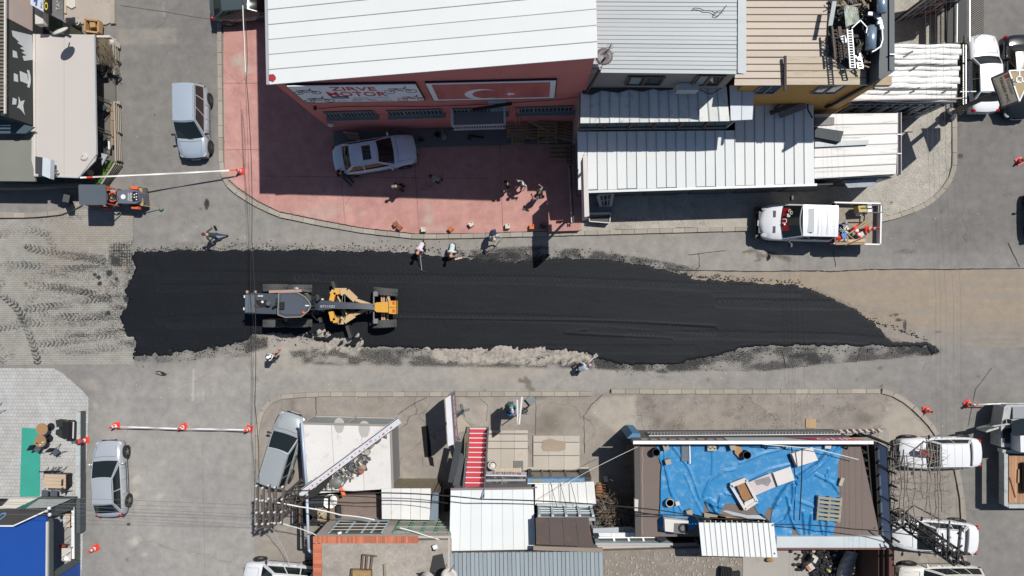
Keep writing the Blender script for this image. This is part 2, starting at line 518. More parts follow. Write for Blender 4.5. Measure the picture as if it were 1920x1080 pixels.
# ---- masks in photograph-ground coordinates (metres everywhere, evaluated on a regular grid)
ASPH=[(250,471),(330,468),(480,467),(600,467),(700,469),(760,472),(860,482),(960,490),(1010,488),(1060,482),(1130,485),(1200,494),(1250,505),(1287,512),(1300,522),(1400,527),(1490,532),(1540,548),(1580,566),(1600,576),(1640,606),(1660,628),(1677,638),(1738,641),(1760,650),(1763,660),(1748,665),(1735,652),(1640,650),(1500,649),(1400,653),(1340,668),(1270,684),(1160,686),(1118,672),(1100,664),(1060,660),(860,658),(800,655),(690,652),(650,655),(600,640),(540,628),(480,626),(455,642),(400,655),(330,663),(252,671),(250,642),(229,622),(224,592),(240,562),(230,547),(246,520),(251,502),(245,486)]
def road_z(X,Y):
 px,py=pixn(X,Y,0.)
 Z=np.zeros_like(X)+0.
 dark=np.zeros_like(X)
 sd=sd_poly(px,py,ASPH)
 dark+=.42*np.exp(-np.clip(sd,0,99)/4.)*(fb(px*.03,py*.03,3)>.42)
 def band(poly,v,fall,ns=.05,lo=.25,hi=.65):
  nonlocal dark
  s=sd_poly(px,py,poly)
  n=fb(px*ns,py*ns*1.6,len(poly)+int(poly[0][0]),4)
  dark=np.maximum(dark,v*stp(fall,-fall*.3,s)*(.55+.75*stp(lo,hi,n)))
 band([(880,470),(1000,462),(1100,468),(1250,492),(1310,505),(1300,520),(1200,500),(1000,492),(900,488)],.52,7)
 band([(880,481),(960,474),(1000,480),(1030,478),(1000,492),(940,492)],.95,5)
 band([(820,470),(900,468),(990,474),(990,484),(860,482)],.42,6,.09)
 band([(430,455),(600,458),(700,462),(700,468),(430,468)],.3,6,.12)
 band([(320,455),(470,452),(470,468),(320,470)],.33,5,.13)
 band([(690,655),(800,655),(1110,678),(1110,690),(560,682),(545,660),(600,652)],.5,8)
 band([(1110,672),(1260,680),(1330,668),(1330,690),(1250,698),(1120,690)],.62,8)
 band([(1260,668),(1440,650),(1735,650),(1763,662),(1745,668),(1650,674),(1520,686),(1430,696),(1300,694)],.5,3,.04)
 band([(1470,665),(1530,662),(1540,680),(1490,688)],.7,8)
 band([(1680,648),(1735,652),(1760,660),(1740,666),(1700,662)],1.,6)
 band([(250,660),(330,660),(420,655),(470,640),(470,668),(400,672),(300,680),(250,676)],.38,7,.06)
 band([(380,650),(470,620),(500,620),(500,650),(440,668)],.55,10,.04)
 band([(1600,570),(1690,585),(1715,620),(1680,630),(1630,610)],.22,14,.1)
 for(cx,cy,rx,ry,v)in[(388,382,6,12,1.1),(375,392,8,5,.45),(1685,600,9,3,.8),(1697,610,5,14,.75),(1680,590,7,4,.7),(1670,592,6,4,.6),(1760,622,12,3,.5),(1270,690,20,6,.8),(210,470,18,14,.8),(1700,472,30,7,.42),(425,815,8,10,.28),(1600,795,5,5,.3),(241,983,5,4,.9),(1650,690,9,5,.5),(1275,500,12,3,.8),(1315,520,14,4,.7),(1345,517,9,5,.6),(1800,292,9,7,.6),(1890,365,14,3,.4)]:
  r=np.hypot((px-cx)/rx,(py-cy)/ry)
  dark=np.maximum(dark,v*stp(1.3,.3,r+.5*(fb(px*.15,py*.15,int(cx))-.5)))
 rs=random.Random(4)
 for _ in range(34):
  cx,cy,r=rs.uniform(160,1900),rs.choice([rs.uniform(690,735),rs.uniform(20,450),rs.uniform(740,1060)]),rs.uniform(2,9)
  dark=np.maximum(dark,rs.uniform(.3,.5)*stp(1.3,.2,np.hypot(px-cx,py-cy)/r+.8*(fb(px*.2,py*.2,int(cx))-.5)))
  # sand lane
 lane=sd_poly(px,py,[(1280,509),(1400,510),(1530,506),(1640,504),(2050,503),(2050,652),(1880,654),(1800,650),(1740,652),(1600,640),(1400,600),(1260,520)])+9*(fb(px*.05,py*.05,55)-.5)*(py>600)
 st=fb(px*.008,py*.16,5,4)
 sand=stp(4,-6,lane)*np.clip(1.15-stp(575,650,py)*.95,0,1)*(.4+1.*st)
 sand=np.clip(sand+.4*stp(8,-6,lane)*stp(.5,.7,st)*(py>600),0,1)
 for ly in(565,583,612):
  d=np.abs(py-ly-3*np.sin(px*.01));ch=((px+d*1.1)%9.)<4
  dark=np.maximum(dark,.28*(d<7)*ch*(px>1600)*(lane<0)*fb(px*.02,py*.1,9))
  # pale dusty strip along the works and worn patches
 pale=stp(60,-60,np.abs(py-570)-150)*.35*stp(240,400,px)*stp(1750,1300,px)
 pale+=.5*stp(4,-3,sd_poly(px,py,[(222,56),(330,53),(331,82),(225,84)]))
 s=sd_poly(px,py,[(480,628),(560,630),(700,655),(700,690),(480,690),(440,660)])
 pale+=.45*stp(20,-20,s)
 pale+=.9*stp(1,-1,sd_poly(px,py,[(521,626),(534,626),(545,680),(532,680)]))
 for(cx,cy,r,v)in[(255,900,12,.7),(252,928,9,.6),(252,1015,14,.8),(270,1040,9,.5),(300,930,9,.5),(180,760,10,.5),(205,820,16,.2),(170,720,22,.4),(120,650,60,0.),(1440,478,50,.25),(890,682,60,.4),(1000,684,40,.4)]:
  r2=np.hypot(px-cx,(py-cy)*1.3)/r
  pale+=v*stp(1.2,.2,r2+.9*(fb(px*.08,py*.08,int(cx)+3)-.5))
  # worn old painted line on the side street
 for(a,b2,v)in[((363,692),(362,735),.75),((361,738),(362,750),.9),((381,735),(381,750),.5),((307,5),(307,32),.5)]:
  d,_,_=sgd(px,py,[a,b2]);pale+=v*stp(3.2,1.,d+3*(fb(px*.3,py*.3,8)-.4))
 wet=np.zeros_like(X)
 for pts,w in[([(985,708),(992,716),(988,725),(1000,732),(1003,742)],4.5),([(975,712),(992,720)],4),([(1395,472),(1412,470),(1430,480),(1450,482)],3.5),([(1418,478),(1425,486),(1415,490)],2.5),([(1440,474),(1480,486)],5)]:
  d,_,_=sgd(px,py,pts);wet=np.maximum(wet,stp(w*1.2,w*.6,d+5*(fb(px*.12,py*.12,31)-.5)))
 wet*=.75
 s=np.hypot((px-950)/90,(py-700)/22);sand+=.35*stp(1.2,.2,s)
 s=np.hypot((px-702)/14,(py-691)/6);sand+=.5*stp(1.2,.2,s)
 Z+=.012*(fb(X*.4,Y*.4,2)-.5)
 Z=np.where(sd<-6,Z-0.,Z)
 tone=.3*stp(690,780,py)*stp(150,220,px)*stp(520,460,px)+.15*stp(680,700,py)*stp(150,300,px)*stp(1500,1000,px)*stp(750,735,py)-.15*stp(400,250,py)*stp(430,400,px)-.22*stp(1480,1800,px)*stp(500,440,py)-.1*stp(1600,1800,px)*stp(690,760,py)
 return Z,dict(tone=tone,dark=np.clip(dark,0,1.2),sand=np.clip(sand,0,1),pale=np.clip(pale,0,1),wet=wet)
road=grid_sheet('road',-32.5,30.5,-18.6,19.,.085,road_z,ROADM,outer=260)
props(road,kind='structure')
def zs_(name,poly,h,res,mat,fn=None,kind='structure'):
 W=[G(p[0],p[1],h)for p in poly]
 WP=np.array([(w.x,w.y)for w in W])
 x0,y0=WP.min(0)-res;x1,y1=WP.max(0)+res
 nx=int((x1-x0)/res)+2;ny=int((y1-y0)/res)+2
 X,Y=np.meshgrid(x0+np.arange(nx)*res,y0+np.arange(ny)*res)
 sd=sd_poly(X,Y,WP)
 cin=(sd[:-1,:-1]+sd[1:,:-1]+sd[:-1,1:]+sd[1:,1:])/4<res*.2
 # snap outer vertices of kept cells on to the outline
 n=len(WP);best=np.full(X.shape,1e9);SX=X.copy();SY=Y.copy()
 for i in range(n):
  ax,ay=WP[i];bx,by=WP[(i+1)%n];ex,ey=bx-ax,by-ay
  t=np.clip(((X-ax)*ex+(Y-ay)*ey)/(ex*ex+ey*ey+1e-9),0,1)
  d=np.hypot(X-ax-t*ex,Y-ay-t*ey);k=d<best
  best=np.where(k,d,best);SX=np.where(k,ax+t*ex,SX);SY=np.where(k,ay+t*ey,SY)
 near=(sd>0)
 X2=np.where(near,SX,X);Y2=np.where(near,SY,Y)
 px,py=pixn(X2,Y2,h)
 AT=fn(px,py,X2,Y2)if fn else{}
 Z=AT.pop('z',np.full(X.shape,0.))+h
 idx=-np.ones(X.size,np.int64)
 i=(np.arange(ny-1)[:,None]*nx+np.arange(nx-1)[None,:])[cin]
 F=np.stack([i,i+1,i+nx+1,i+nx],-1)
 used=np.unique(F);idx[used]=np.arange(len(used));F=idx[F]
 V=np.stack([X2,Y2,Z],-1).reshape(-1,3)[used]
 me=bpy.data.meshes.new(name)
 me.vertices.add(len(V));me.vertices.foreach_set('co',V.astype(np.float32).ravel())
 me.loops.add(F.size);me.loops.foreach_set('vertex_index',F.astype(np.int32).ravel())
 me.polygons.add(len(F));me.polygons.foreach_set('loop_start',np.arange(0,F.size,4,dtype=np.int32))
 me.polygons.foreach_set('loop_total',np.full(len(F),4,np.int32))
 me.update(calc_edges=True);me.validate()
 for k,arr in AT.items():
  a=me.attributes.new(k,'FLOAT','POINT');a.data.foreach_set('value',arr.reshape(-1)[used].astype(np.float32))
 me.materials.append(mat)
 o=bpy.data.objects.new(name,me);COL.objects.link(o);ORG[o.name]=Vc((0,0,0))
 return props(o,kind=kind)
 # ---- interlocking paving on the left with tyre prints
TRK=[([(50,463),(100,476),(150,481),(192,489)],.8),([(-40,497),(50,497),(110,505),(205,501)],.62),([(50,533),(100,539),(150,545),(205,562)],.85),([(50,580),(110,573),(170,562),(205,556)],.75),([(50,590),(130,594),(235,592)],.72),([(40,606),(150,604),(225,600)],.6),([(60,622),(150,627),(232,618)],.55),([(60,646),(120,641),(180,632),(228,624)],.72),([(80,660),(150,658),(225,652)],.5),([(-30,535),(0,548),(30,575),(45,600),(60,640),(70,672),(74,708)],.85),([(72,545),(50,575),(32,610),(26,650),(20,668)],.45),([(0,535),(18,510),(28,498)],.5),([(-4,640),(6,668),(8,712)],.7),([(-30,446),(20,436),(60,430),(88,440),(100,462)],.55),([(80,415),(120,410),(152,405)],.35),([(-30,515),(60,520),(200,522)],.3),([(-30,612),(0,615),(30,610),(60,600)],.55),([(160,515),(240,512)],.4)]
def pav_f(px,py,X,Y):
 dark=np.zeros_like(px)
 for pts,v in TRK:
  d,al,sg=sgd(px,py,pts)
  ch=(((al+d*.8)%8.2)<4.)*1.
  env=stp(9,6.5,d)*(fb(px*.03,py*.06,int(v*99),3)*1.1+.25)
  dark=np.maximum(dark,v*env*(.42+.5*ch));dark=np.maximum(dark,.98*v**.5*stp(22,2,d)*fb(px*.02,py*.14,int(v*77),4)*stp(20,150,px))
 near=stp(140,240,px)*stp(455,500,py)*stp(680,640,py)
 dark=np.maximum(dark,near*.85*fb(px*.07,py*.09,4,5))
 dark=np.maximum(dark,.62*fb(px*.02,py*.12,14,5)*stp(660,500,py)*stp(430,520,py)*stp(-40,120,px))
 gx=(np.sin(px*1.3)>.2)|(np.sin(py*1.1)>.5)
 p1=stp(6,-8,sd_poly(px,py,[(204,455),(252,450),(252,505),(200,500)]))
 dark=np.maximum(dark,p1*(.42+.6*gx*fb(px*.1,py*.1,7)))
 p2=stp(8,-10,sd_poly(px,py,[(205,478),(228,478),(230,502),(205,500)]))
 dark=np.maximum(dark,p2*.95)
 for(cx,cy,r)in[(185,520,5),(187,532,5),(218,523,4),(205,512,7),(178,515,4),(203,587,5),(240,600,9),(238,560,8),(246,530,8)]:
  dark=np.maximum(dark,stp(1.4,.4,np.hypot(px-cx,py-cy)/r))
 pale=.35*fb(px*.01,py*.05,21)
 sand=.35*stp(.5,.62,fb(px*.02,py*.03,22,4))*stp(600,480,py)
 return dict(dark=np.clip(dark,0,1.1),pale=pale,sand=sand,z=.004*fb(X,Y,3))
zs_('block_paving',[(-90,392),(60,400),(120,397),(150,392),(251,400),(251,684),(150,684),(-90,684)],.012,.042,PAVM,pav_f)
def terr_f(px,py,X,Y):
 dark=np.zeros_like(px)
 for pts,v in TRK[9:13]:
  d,al,sg=sgd(px,py,pts);ch=((al+d*.8)%8.2)<3.6
  dark=np.maximum(dark,v*.9*stp(9,6,d)*ch*fb(px*.05,py*.05,2)*stp(770,690,py))
 return dict(dark=dark,pale=.3*fb(px*.02,py*.02,7),sand=.15*stp(.5,.65,fb(px*.02,py*.02,37)))
zs_('terrace_paving',[(-90,690),(100,690),(118,700),(150,728),(166,745),(166,780),(152,1100),(-90,1100)],.03,.08,TILEM,terr_f)
def fore_f(px,py,X,Y):
 pale=np.zeros_like(px)
 for(cx,cy,rx,ry,v)in[(805,410,14,12,1.),(815,430,22,10,.8),(800,390,10,10,.6),(450,115,16,14,1.),(430,330,12,40,.6),(610,395,60,14,.5),(460,130,10,12,.8),(420,210,8,60,.4),(680,400,8,6,.6)]:
  pale=np.maximum(pale,v*stp(1.3,.2,np.hypot((px-cx)/rx,(py-cy)/ry)+1.1*(fb(px*.06,py*.06,int(cx))-.5)))
 dark=np.zeros_like(px)
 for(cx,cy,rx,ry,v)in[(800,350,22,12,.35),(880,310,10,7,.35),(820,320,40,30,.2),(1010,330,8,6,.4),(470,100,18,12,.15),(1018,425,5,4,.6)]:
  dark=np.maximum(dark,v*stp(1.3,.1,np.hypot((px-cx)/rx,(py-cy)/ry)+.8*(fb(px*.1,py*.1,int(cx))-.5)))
 return dict(pale=pale,dark=dark)
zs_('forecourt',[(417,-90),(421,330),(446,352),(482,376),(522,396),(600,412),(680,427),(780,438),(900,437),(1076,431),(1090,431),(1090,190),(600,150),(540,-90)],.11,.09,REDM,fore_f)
def npav_f(px,py,X,Y):
 dark=.25*stp(.58,.7,fb(px*.05,py*.05,33))
 for(cx,cy,rx,ry,v)in[(1190,412,30,7,.45),(1230,418,14,6,.4),(1672,380,7,4,.6),(1300,405,10,5,.3),(1780,275,8,6,.3)]:
  dark=np.maximum(dark,v*stp(1.3,.1,np.hypot((px-cx)/rx,(py-cy)/ry)))
 return dict(dark=dark,pale=.5*stp(1340,1350,px)*stp(1560,1540,px))
zs_('north_pavement',[(1090,300),(1530,200),(1530,-90),(1790,-90),(1786,215),(1786,310),(1779,334),(1761,358),(1738,378),(1703,393),(1668,404),(1638,410),(1420,424),(1200,429),(1090,433)],.07,.09,GRAVM,npav_f)
SP=[(482,800),(489,775),(503,757),(525,745),(560,740),(1110,739),(1150,736),(1650,735),(1676,741),(1700,755),(1721,773),(1741,792),(1756,814),(1792,880),(1802,930),(1803,1000),(1803,1150),(478,1150),(478,830)]
def spav_f(px,py,X,Y):
 dark=np.zeros_like(px);wet=np.zeros_like(px)
 for(cx,cy,rx,ry,v)in[(1035,790,34,28,.55),(1015,805,22,14,.5),(1260,800,26,12,.5),(1235,790,14,20,.4),(1215,745,16,30,.3),(1620,785,22,14,.55),(1385,783,6,4,.5),(1380,805,14,4,.45),(890,752,20,10,.2),(1175,830,10,20,.3),(1600,830,40,14,.4),(1480,760,30,8,.2),(700,765,20,6,.25),(1010,745,20,4,.6)]:
  wet=np.maximum(wet,v*stp(1.3,.1,np.hypot((px-cx)/rx,(py-cy)/ry)+.9*(fb(px*.06,py*.06,int(cx))-.5)))
 s=sd_poly(px,py,[(1194,742),(1660,740),(1680,760),(1650,835),(1200,835),(1185,780)])
 dark=.33*stp(8,-8,s)*stp(.35,.65,fb(px*.09,py*.09,40,5))
 pale=.8*stp(3,-3,sd_poly(px,py,[(1665,750),(1690,755),(1755,820),(1770,850),(1640,850),(1655,790)]))
 pale=np.maximum(pale,.9*stp(4,-4,sd_poly(px,py,[(1130,745),(1190,742),(1195,790),(1180,830),(1140,800),(1105,770)])))
 pale=np.maximum(pale,.6*stp(4,-4,sd_poly(px,py,[(860,745),(920,748),(915,800),(870,790)])))
 sand=.45*stp(8,-8,sd_poly(px,py,[(1005,745),(1090,748),(1085,812),(1005,812)]))*fb(px*.05,py*.05,41)
 sand=np.maximum(sand,.12*stp(.45,.6,fb(px*.02,py*.02,43)))
 return dict(dark=dark,wet=wet,pale=pale,sand=sand)
zs_('south_pavement',SP,.1,.09,CONM,spav_f)
def yard_f(px,py,X,Y):
 pale=.8*stp(.52,.6,fb(px*.06,py*.06,51,5))
 return dict(pale=pale*0.,dark=.3*stp(.5,.65,fb(px*.04,py*.04,52)))
 # ---- fresh asphalt: a thin uneven layer with wheel prints
LANES=[([(560,520),(760,522),(1000,525),(1200,533),(1500,545)],9,.55),([(700,590),(960,596),(1090,600),(1200,610),(1340,622)],8,.55),([(1350,568),(1450,571),(1590,572)],10,.8),([(1180,628),(1340,628),(1560,632),(1700,642)],9,.6),([(1340,552),(1500,552)],5,.35),([(300,515),(600,517)],9,.25),([(300,540),(620,538)],8,.2),([(300,600),(480,592)],8,.22),([(900,655),(1300,655)],9,.2),([(320,610),(450,606)],7,.2)]
def asp_z(X,Y):
 px,py=pixn(X,Y,.04)
 sd=sd_poly(px,py,ASPH)/33.25
 ed=sd+(.26+.5*stp(480,300,px)*stp(590,640,py))*(fb(X*3.2,Y*3.2,61,5)-.5)+.12*(fb(X*12,Y*12,62,2)-.5)
 Z=-.06+.108*stp(.1,-.16,ed)
 Z+=.01*(fb(X*16,Y*16,63,2)-.5)+.008*(fb(X*.9,Y*5,64,3)-.5)
 trk=np.zeros_like(X)
 for pts,w,v in LANES:
  d,al,sg=sgd(px,py,pts)
  ch=(((al+d*.9)%8.4)/8.4)
  lane=stp(w,w-2.5,d)
  trk=np.maximum(trk,v*lane*(.35+.65*(ch<.5)))
  Z-=lane*(.01+.012*v*(ch>.5))
 for ly,x0,x1 in((601,700,1340),(624,1100,1260)):
  d,al,sg=sgd(px,py,[(x0,ly-6),(x1-200,ly),(x1,ly+10)])
  Z+=.035*stp(3.5,0,d)
 sm=fb(X*.35,Y*2.2,66,4)
 return Z,dict(trk=trk+.35*stp(.45,.7,sm),edge=stp(-.5,.05,sd+.3*(fb(X,Y,67)-.5)))
def asph_mat():
 m=bpy.data.materials.new('fresh_asphalt');m.use_nodes=True
 nt=m.node_tree;N=nt.nodes;L=nt.links;b=N['Principled BSDF']
 b.inputs['Roughness'].default_value=.62;b.inputs['Specular IOR Level'].default_value=.25
 geo=N.new('ShaderNodeNewGeometry')
 n1=N.new('ShaderNodeTexNoise');n1.inputs['Scale'].default_value=45;n1.inputs['Detail'].default_value=3;n1.inputs['Roughness'].default_value=.8
 n2=N.new('ShaderNodeTexNoise');n2.inputs['Scale'].default_value=.7;n2.inputs['Detail'].default_value=5
 for n in(n1,n2):L.new(geo.outputs['Position'],n.inputs['Vector'])
 at=N.new('ShaderNodeAttribute');at.attribute_name='trk'
 mx=N.new('ShaderNodeMix');mx.data_type='RGBA';mx.inputs[6].default_value=(.003,.0043,.0064,1);mx.inputs[7].default_value=(.0092,.0125,.0185,1)
 a=N.new('ShaderNodeMath');a.operation='MULTIPLY';L.new(n2.outputs[0],a.inputs[0]);a.inputs[1].default_value=.55
 a2=N.new('ShaderNodeMath');a2.operation='MULTIPLY_ADD';L.new(at.outputs['Fac'],a2.inputs[0]);a2.inputs[1].default_value=.55;L.new(a.outputs[0],a2.inputs[2])
 L.new(a2.outputs[0],mx.inputs[0])
 mr=N.new('ShaderNodeMapRange');mr.inputs[1].default_value=.3;mr.inputs[2].default_value=.7;mr.inputs[3].default_value=.45;mr.inputs[4].default_value=1.55
 L.new(n1.outputs[0],mr.inputs[0])
 vs=N.new('ShaderNodeVectorMath');vs.operation='SCALE';L.new(mx.outputs[2],vs.inputs[0]);L.new(mr.outputs[0],vs.inputs['Scale'])
 L.new(vs.outputs[0],b.inputs['Base Color'])
 bp=N.new('ShaderNodeBump');bp.inputs['Distance'].default_value=.01;L.new(n1.outputs[0],bp.inputs['Height']);L.new(bp.outputs[0],b.inputs['Normal'])
 return m
p0=G(205,708);p1=G(1790,452)
fa=grid_sheet('fresh_asphalt',p0.x,p1.x,p0.y,p1.y,.05,asp_z,asph_mat())
props(fa,kind='structure')
# ---- windrow of old milled material pushed aside
def wind_fn(polys,seed):
 def f(X,Y):
  px,py=pixn(X,Y,.05)
  sd=np.full(X.shape,9.)
  for P in polys:sd=np.minimum(sd,sd_poly(px,py,P)/33.25)
  u=X*.75+Y*.66;v=-X*.66+Y*.75
  r=fb(u*2.2,v*6.5,seed,4);r2=fb(X*11,Y*11,seed+5,3)
  bl=fb(X*1.7,Y*2.4,seed+9,3)
  Z=-.06+.12*stp(.16,-.2,sd)*(.55+.9*bl)+.3*(r-.5)*stp(.3,-.1,sd)+.07*(r2-.5)*stp(.25,-.1,sd)
  return Z,{}
 return f
WINDM=M('milled_rubble',A(182,175,165),rough=.95,var=.2,sc=3,fine=.3,fsc=22,bump=.02,bsc=25,rnd=0)
a_,b_=G(785,700),G(1140,640)
w1=grid_sheet('rubble_windrow',a_.x,b_.x,a_.y,b_.y,.04,wind_fn([[(797,652),(830,653),(900,652),(940,648),(1000,650),(1070,654),(1095,662),(1112,678),(1085,684),(1020,684),(900,684),(830,680),(800,674)]],71),WINDM)
props(w1,kind='stuff')
a_,b_=G(560,672),G(700,605)
w2=grid_sheet('rubble_windrow',a_.x,b_.x,a_.y,b_.y,.04,wind_fn([[(563,622),(600,612),(618,618),(625,632),(600,636),(565,632)],[(596,650),(625,632),(650,628),(672,622),(684,636),(684,655),(640,662),(600,664)]],81),WINDM)
props(w2,kind='stuff')
# ---- kerb stones
KST=M('kerb_stone',A(178,170,158),rough=.9,var=.15,fine=.15,rnd=.12,bump=.006)
def _kerb_mesh(L):
 me=MB().box((0,0,-.06),(L,.25,.26)).mesh('kerb_stone',KST,None,False);return me
KM={}
def kerb(label,pts,L=.7,h=.125,gaps=()):
 ro=thing('kerb',None,None,G(*pts[0]),kind='structure')
 P=[G(x,y,h)for x,y in pts]
 seg=[(P[i+1]-P[i]).length for i in range(len(P)-1)];tot=sum(seg)
 n=int(round(tot/L));step=tot/n;k=round(step-.018,3)
 if k not in KM:KM[k]=_kerb_mesh(k)
 for i in range(n):
  s=(i+.5)*step;j=0
  while j<len(seg)-1 and s>seg[j]:s-=seg[j];j+=1
  q=P[j].lerp(P[j+1],s/seg[j])
  if any(g[0]<i/n<g[1]for g in gaps):continue
  # direction smoothed over the stone
  def pt(sv):
   sv=max(0,min(tot-1e-4,sv));jj=0
   while jj<len(seg)-1 and sv>seg[jj]:sv-=seg[jj];jj+=1
   return P[jj].lerp(P[jj+1],sv/seg[jj])
  e0=pt((i)*step);e1=pt((i+1)*step);d=e1-e0
  o=bpy.data.objects.new('kerb_stone',KM[k]);COL.objects.link(o);o.parent=ro
  o.location=(e0+e1)/2-ro.location+Vc((0,RU(-.006,.006),RU(-.012,.008)))
  o.rotation_euler=(RU(-.01,.01),RU(-.01,.01),math.atan2(d.y,d.x)+RU(-.012,.012))
 return ro
kerb('',[(411,-60),(413,150),(415,300),(420,338),(440,358),(478,382),(520,402),(600,419),(680,433),(780,444),(900,442),(1080,437),(1200,434),(1425,428)],h=.06)
kerb('',[(1642,414),(1672,408),(1706,397),(1740,382),(1764,361),(1782,335),(1789,310),(1789,215)],.73,.075)
kerb('',[(481,862),(481,820),(484,795),(493,770),(508,753),(530,743),(600,739),(760,739),(1110,738)])
kerb('',[(1146,734),(1400,734),(1650,733)],.76)
kerb('',[(1653,733),(1678,740),(1702,755),(1722,773),(1742,793),(1757,815)],.7)
kerb('',[(1793,880),(1803,930),(1807,1000),(1808,1100)],.8)
kerb('',[(-60,405),(60,404),(112,399),(135,391),(152,381)])
kerb('',[(212,-60),(212,45)],.95)
# ---- thin cracks and joints: narrow ribbons 4 mm above the surface
CRK=M('crack_fill',(.035,.032,.03),rough=.95,rnd=0)
JNT=M('joint_fill',A(120,84,80),rough=.95,rnd=0)
def ribbon(mb,pts,w,h,jit=0.,sub=6):
 P=[G(x,y,h)for x,y in pts];Q=[]
 for i in range(len(P)-1):
  for k in range(sub):
   q=P[i].lerp(P[i+1],k/sub)
   if k or i:q=q+Vc((RU(-jit,jit),RU(-jit,jit),0))
   Q.append(q)
 Q.append(P[-1]);ww=[w*RU(.5,1.3)/2 for _ in Q]
 vs=[]
 for i,q in enumerate(Q):
  d=(Q[min(i+1,len(Q)-1)]-Q[max(i-1,0)]).normalized();s=Vc((-d.y,d.x,0))
  vs+=[q+s*ww[i],q-s*ww[i]]
 mb.add(vs,[(2*i,2*i+1,2*i+3,2*i+2)for i in range(len(Q)-1)])
mb=MB()
ribbon(mb,[(1270,506),(1400,509),(1530,508),(1560,509),(1600,507),(1640,505),(1780,505),(1830,504),(2000,503)],.06,.016,.015,10)
for pts,w in[([(1562,470),(1567,500)],.03),([(1465,655),(1470,672),(1474,688)],.05),([(1614,650),(1610,665),(1605,680)],.05),([(1890,455),(1912,500)],.04),([(1310,475),(1312,500),(1306,505)],.035),([(1290,478),(1340,472),(1360,470)],.03),([(1860,690),(1830,730),(1815,800)],.02),([(380,830),(381,900),(383,1000),(384,1080)],.008),([(250,400),(250,470)],.02),([(478,850),(478,900)],.025),([(1000,685),(1160,700),(1280,702)],0.),([(225,10),(310,22),(405,38)],.02),([(130,378),(150,390)],.03),([(1850,460),(1870,540)],0.),([(410,650),(470,655)],0.)]:
 if w:ribbon(mb,pts,w,.016,.02)
mb.bd('road_crack',CRK,kind='structure')
mb=MB()
for pts in[([(775,265),(786,438)]),([(937,272),(943,434)]),([(415,156),(487,156)]),([(422,281),(487,280)]),([(640,340),(648,428)]),([(487,330),(915,335)])]:
 ribbon(mb,pts,.02,.116,.004)
mb.bd('forecourt_joint',JNT,kind='structure')
mb=MB()
for pts,w in[([(1096,850),(1095,780),(1108,760),(1130,740)],.04),([(745,778),(770,760),(800,745)],.035),([(592,745),(593,780),(590,800)],.04),([(1005,742),(1004,815)],.03),([(990,815),(988,880)],.03),([(746,830),(748,880)],.03),([(900,748),(915,760),(912,790)],.02)]:
 ribbon(mb,pts,w,.107,.02)
mb.bd('pavement_crack',CRK,kind='structure')
# small litter
LIT=M('litter',(.75,.74,.7),rough=.8,rnd=.3)
mb=MB()
for i in range(150):
 x=RU(0,1920);y=random.choice([RU(690,735),RU(740,810),RU(0,460),RU(380,460)])
 if 420<x<1100 and y<440:continue
 s=RU(.012,.035)
 mb.box(G(x,y,.12 if(y>740 and 490<x<1680)or(y<420 and 1500<x<1780)else.02),(s,s*RU(.5,1.5),.012),rz=RU(0,3))
mb.bd('litter',LIT,kind='stuff')
mb=MB()
for i in range(1500):
 x=RU(255,1740);top=i%3
 if top:y=np.interp(x,[250,760,860,1000,1130,1250,1300,1490,1640,1740],[470,471,481,487,485,504,521,531,605,640])-abs(random.gauss(0,8 if 420<x<1250 else 4))
 else:y=np.interp(x,[250,400,460,540,690,1060,1160,1270,1400,1640],[671,655,640,628,652,662,685,684,653,650])+abs(random.gauss(0,9))
 s=RU(.015,.05);mb.ell(G(x,y,.02),(s,s*.8,s*.6),5,3)
mb.bd('asphalt_crumbs',M('crumb_black',(.012,.013,.015),rnd=0),kind='stuff')
# ================================================================== VEHICLES
PAINTS={}
def paint(name,col,rough=.28,metal=0.,coat=.6):
 if name not in PAINTS:
  PAINTS[name]=M('car_paint_'+name,col,rough=rough,metal=metal,coat=coat,var=.04,fine=.02,rnd=0,dirt=((.28,.26,.23),.12,2.5,.35))
 return PAINTS[name]
HLGL=M('headlight_glass',(.45,.48,.5),rough=.08,spec=.8)
TAIL=M('tail_light_red',(.35,.01,.01),rough=.15)
PLATE=M('plate_white',(.7,.7,.7),rough=.5)
TRIM=M('black_trim',(.02,.02,.022),rough=.5)
RIM=M('wheel_alloy',(.42,.43,.45),rough=.35,metal=.7)
SEAM=M('shut_line',(.03,.03,.035),rough=.8)
_WM={}
def wheel_mesh(r,w,rimc):
 k=(r,w,rimc.name)
 if k not in _WM:
  t=MB().lathe((0,0,0),[(r*.62,-w/2),(r*.93,-w/2),(r,-w*.36),(r,w*.36),(r*.93,w/2),(r*.62,w/2)],22,'Y',caps=False)
  rm=MB().lathe((0,0,0),[(.0001,-w*.4),(r*.22,-w*.42),(r*.24,-w*.3),(r*.6,-w*.34),(r*.66,-w*.48),(r*.66,w*.3),(.0001,w*.3)],22,'Y')
  for i in range(5):
   a=i*2*math.pi/5
   rm.bar((0,-w*.4,0),(r*.6*math.cos(a),-w*.42,r*.6*math.sin(a)),r*.16,.03,up=(0,1,0))
  _WM[k]=(t.mesh('wheel',RUBBER,None,40),rm.mesh('rim',rimc,None,30))
 return _WM[k]
def add_wheel(ro,x,y,r,w,side,rimc=None,steer=0.):
 t,rm=wheel_mesh(r,w,rimc or RIM)
 o=bpy.data.objects.new('wheel',t);COL.objects.link(o);o.parent=ro
 o.location=(x,y,r);o.rotation_euler=(0,0,(0 if side<0 else math.pi)+steer)
 q=bpy.data.objects.new('rim',rm);COL.objects.link(q);q.parent=o
 return o
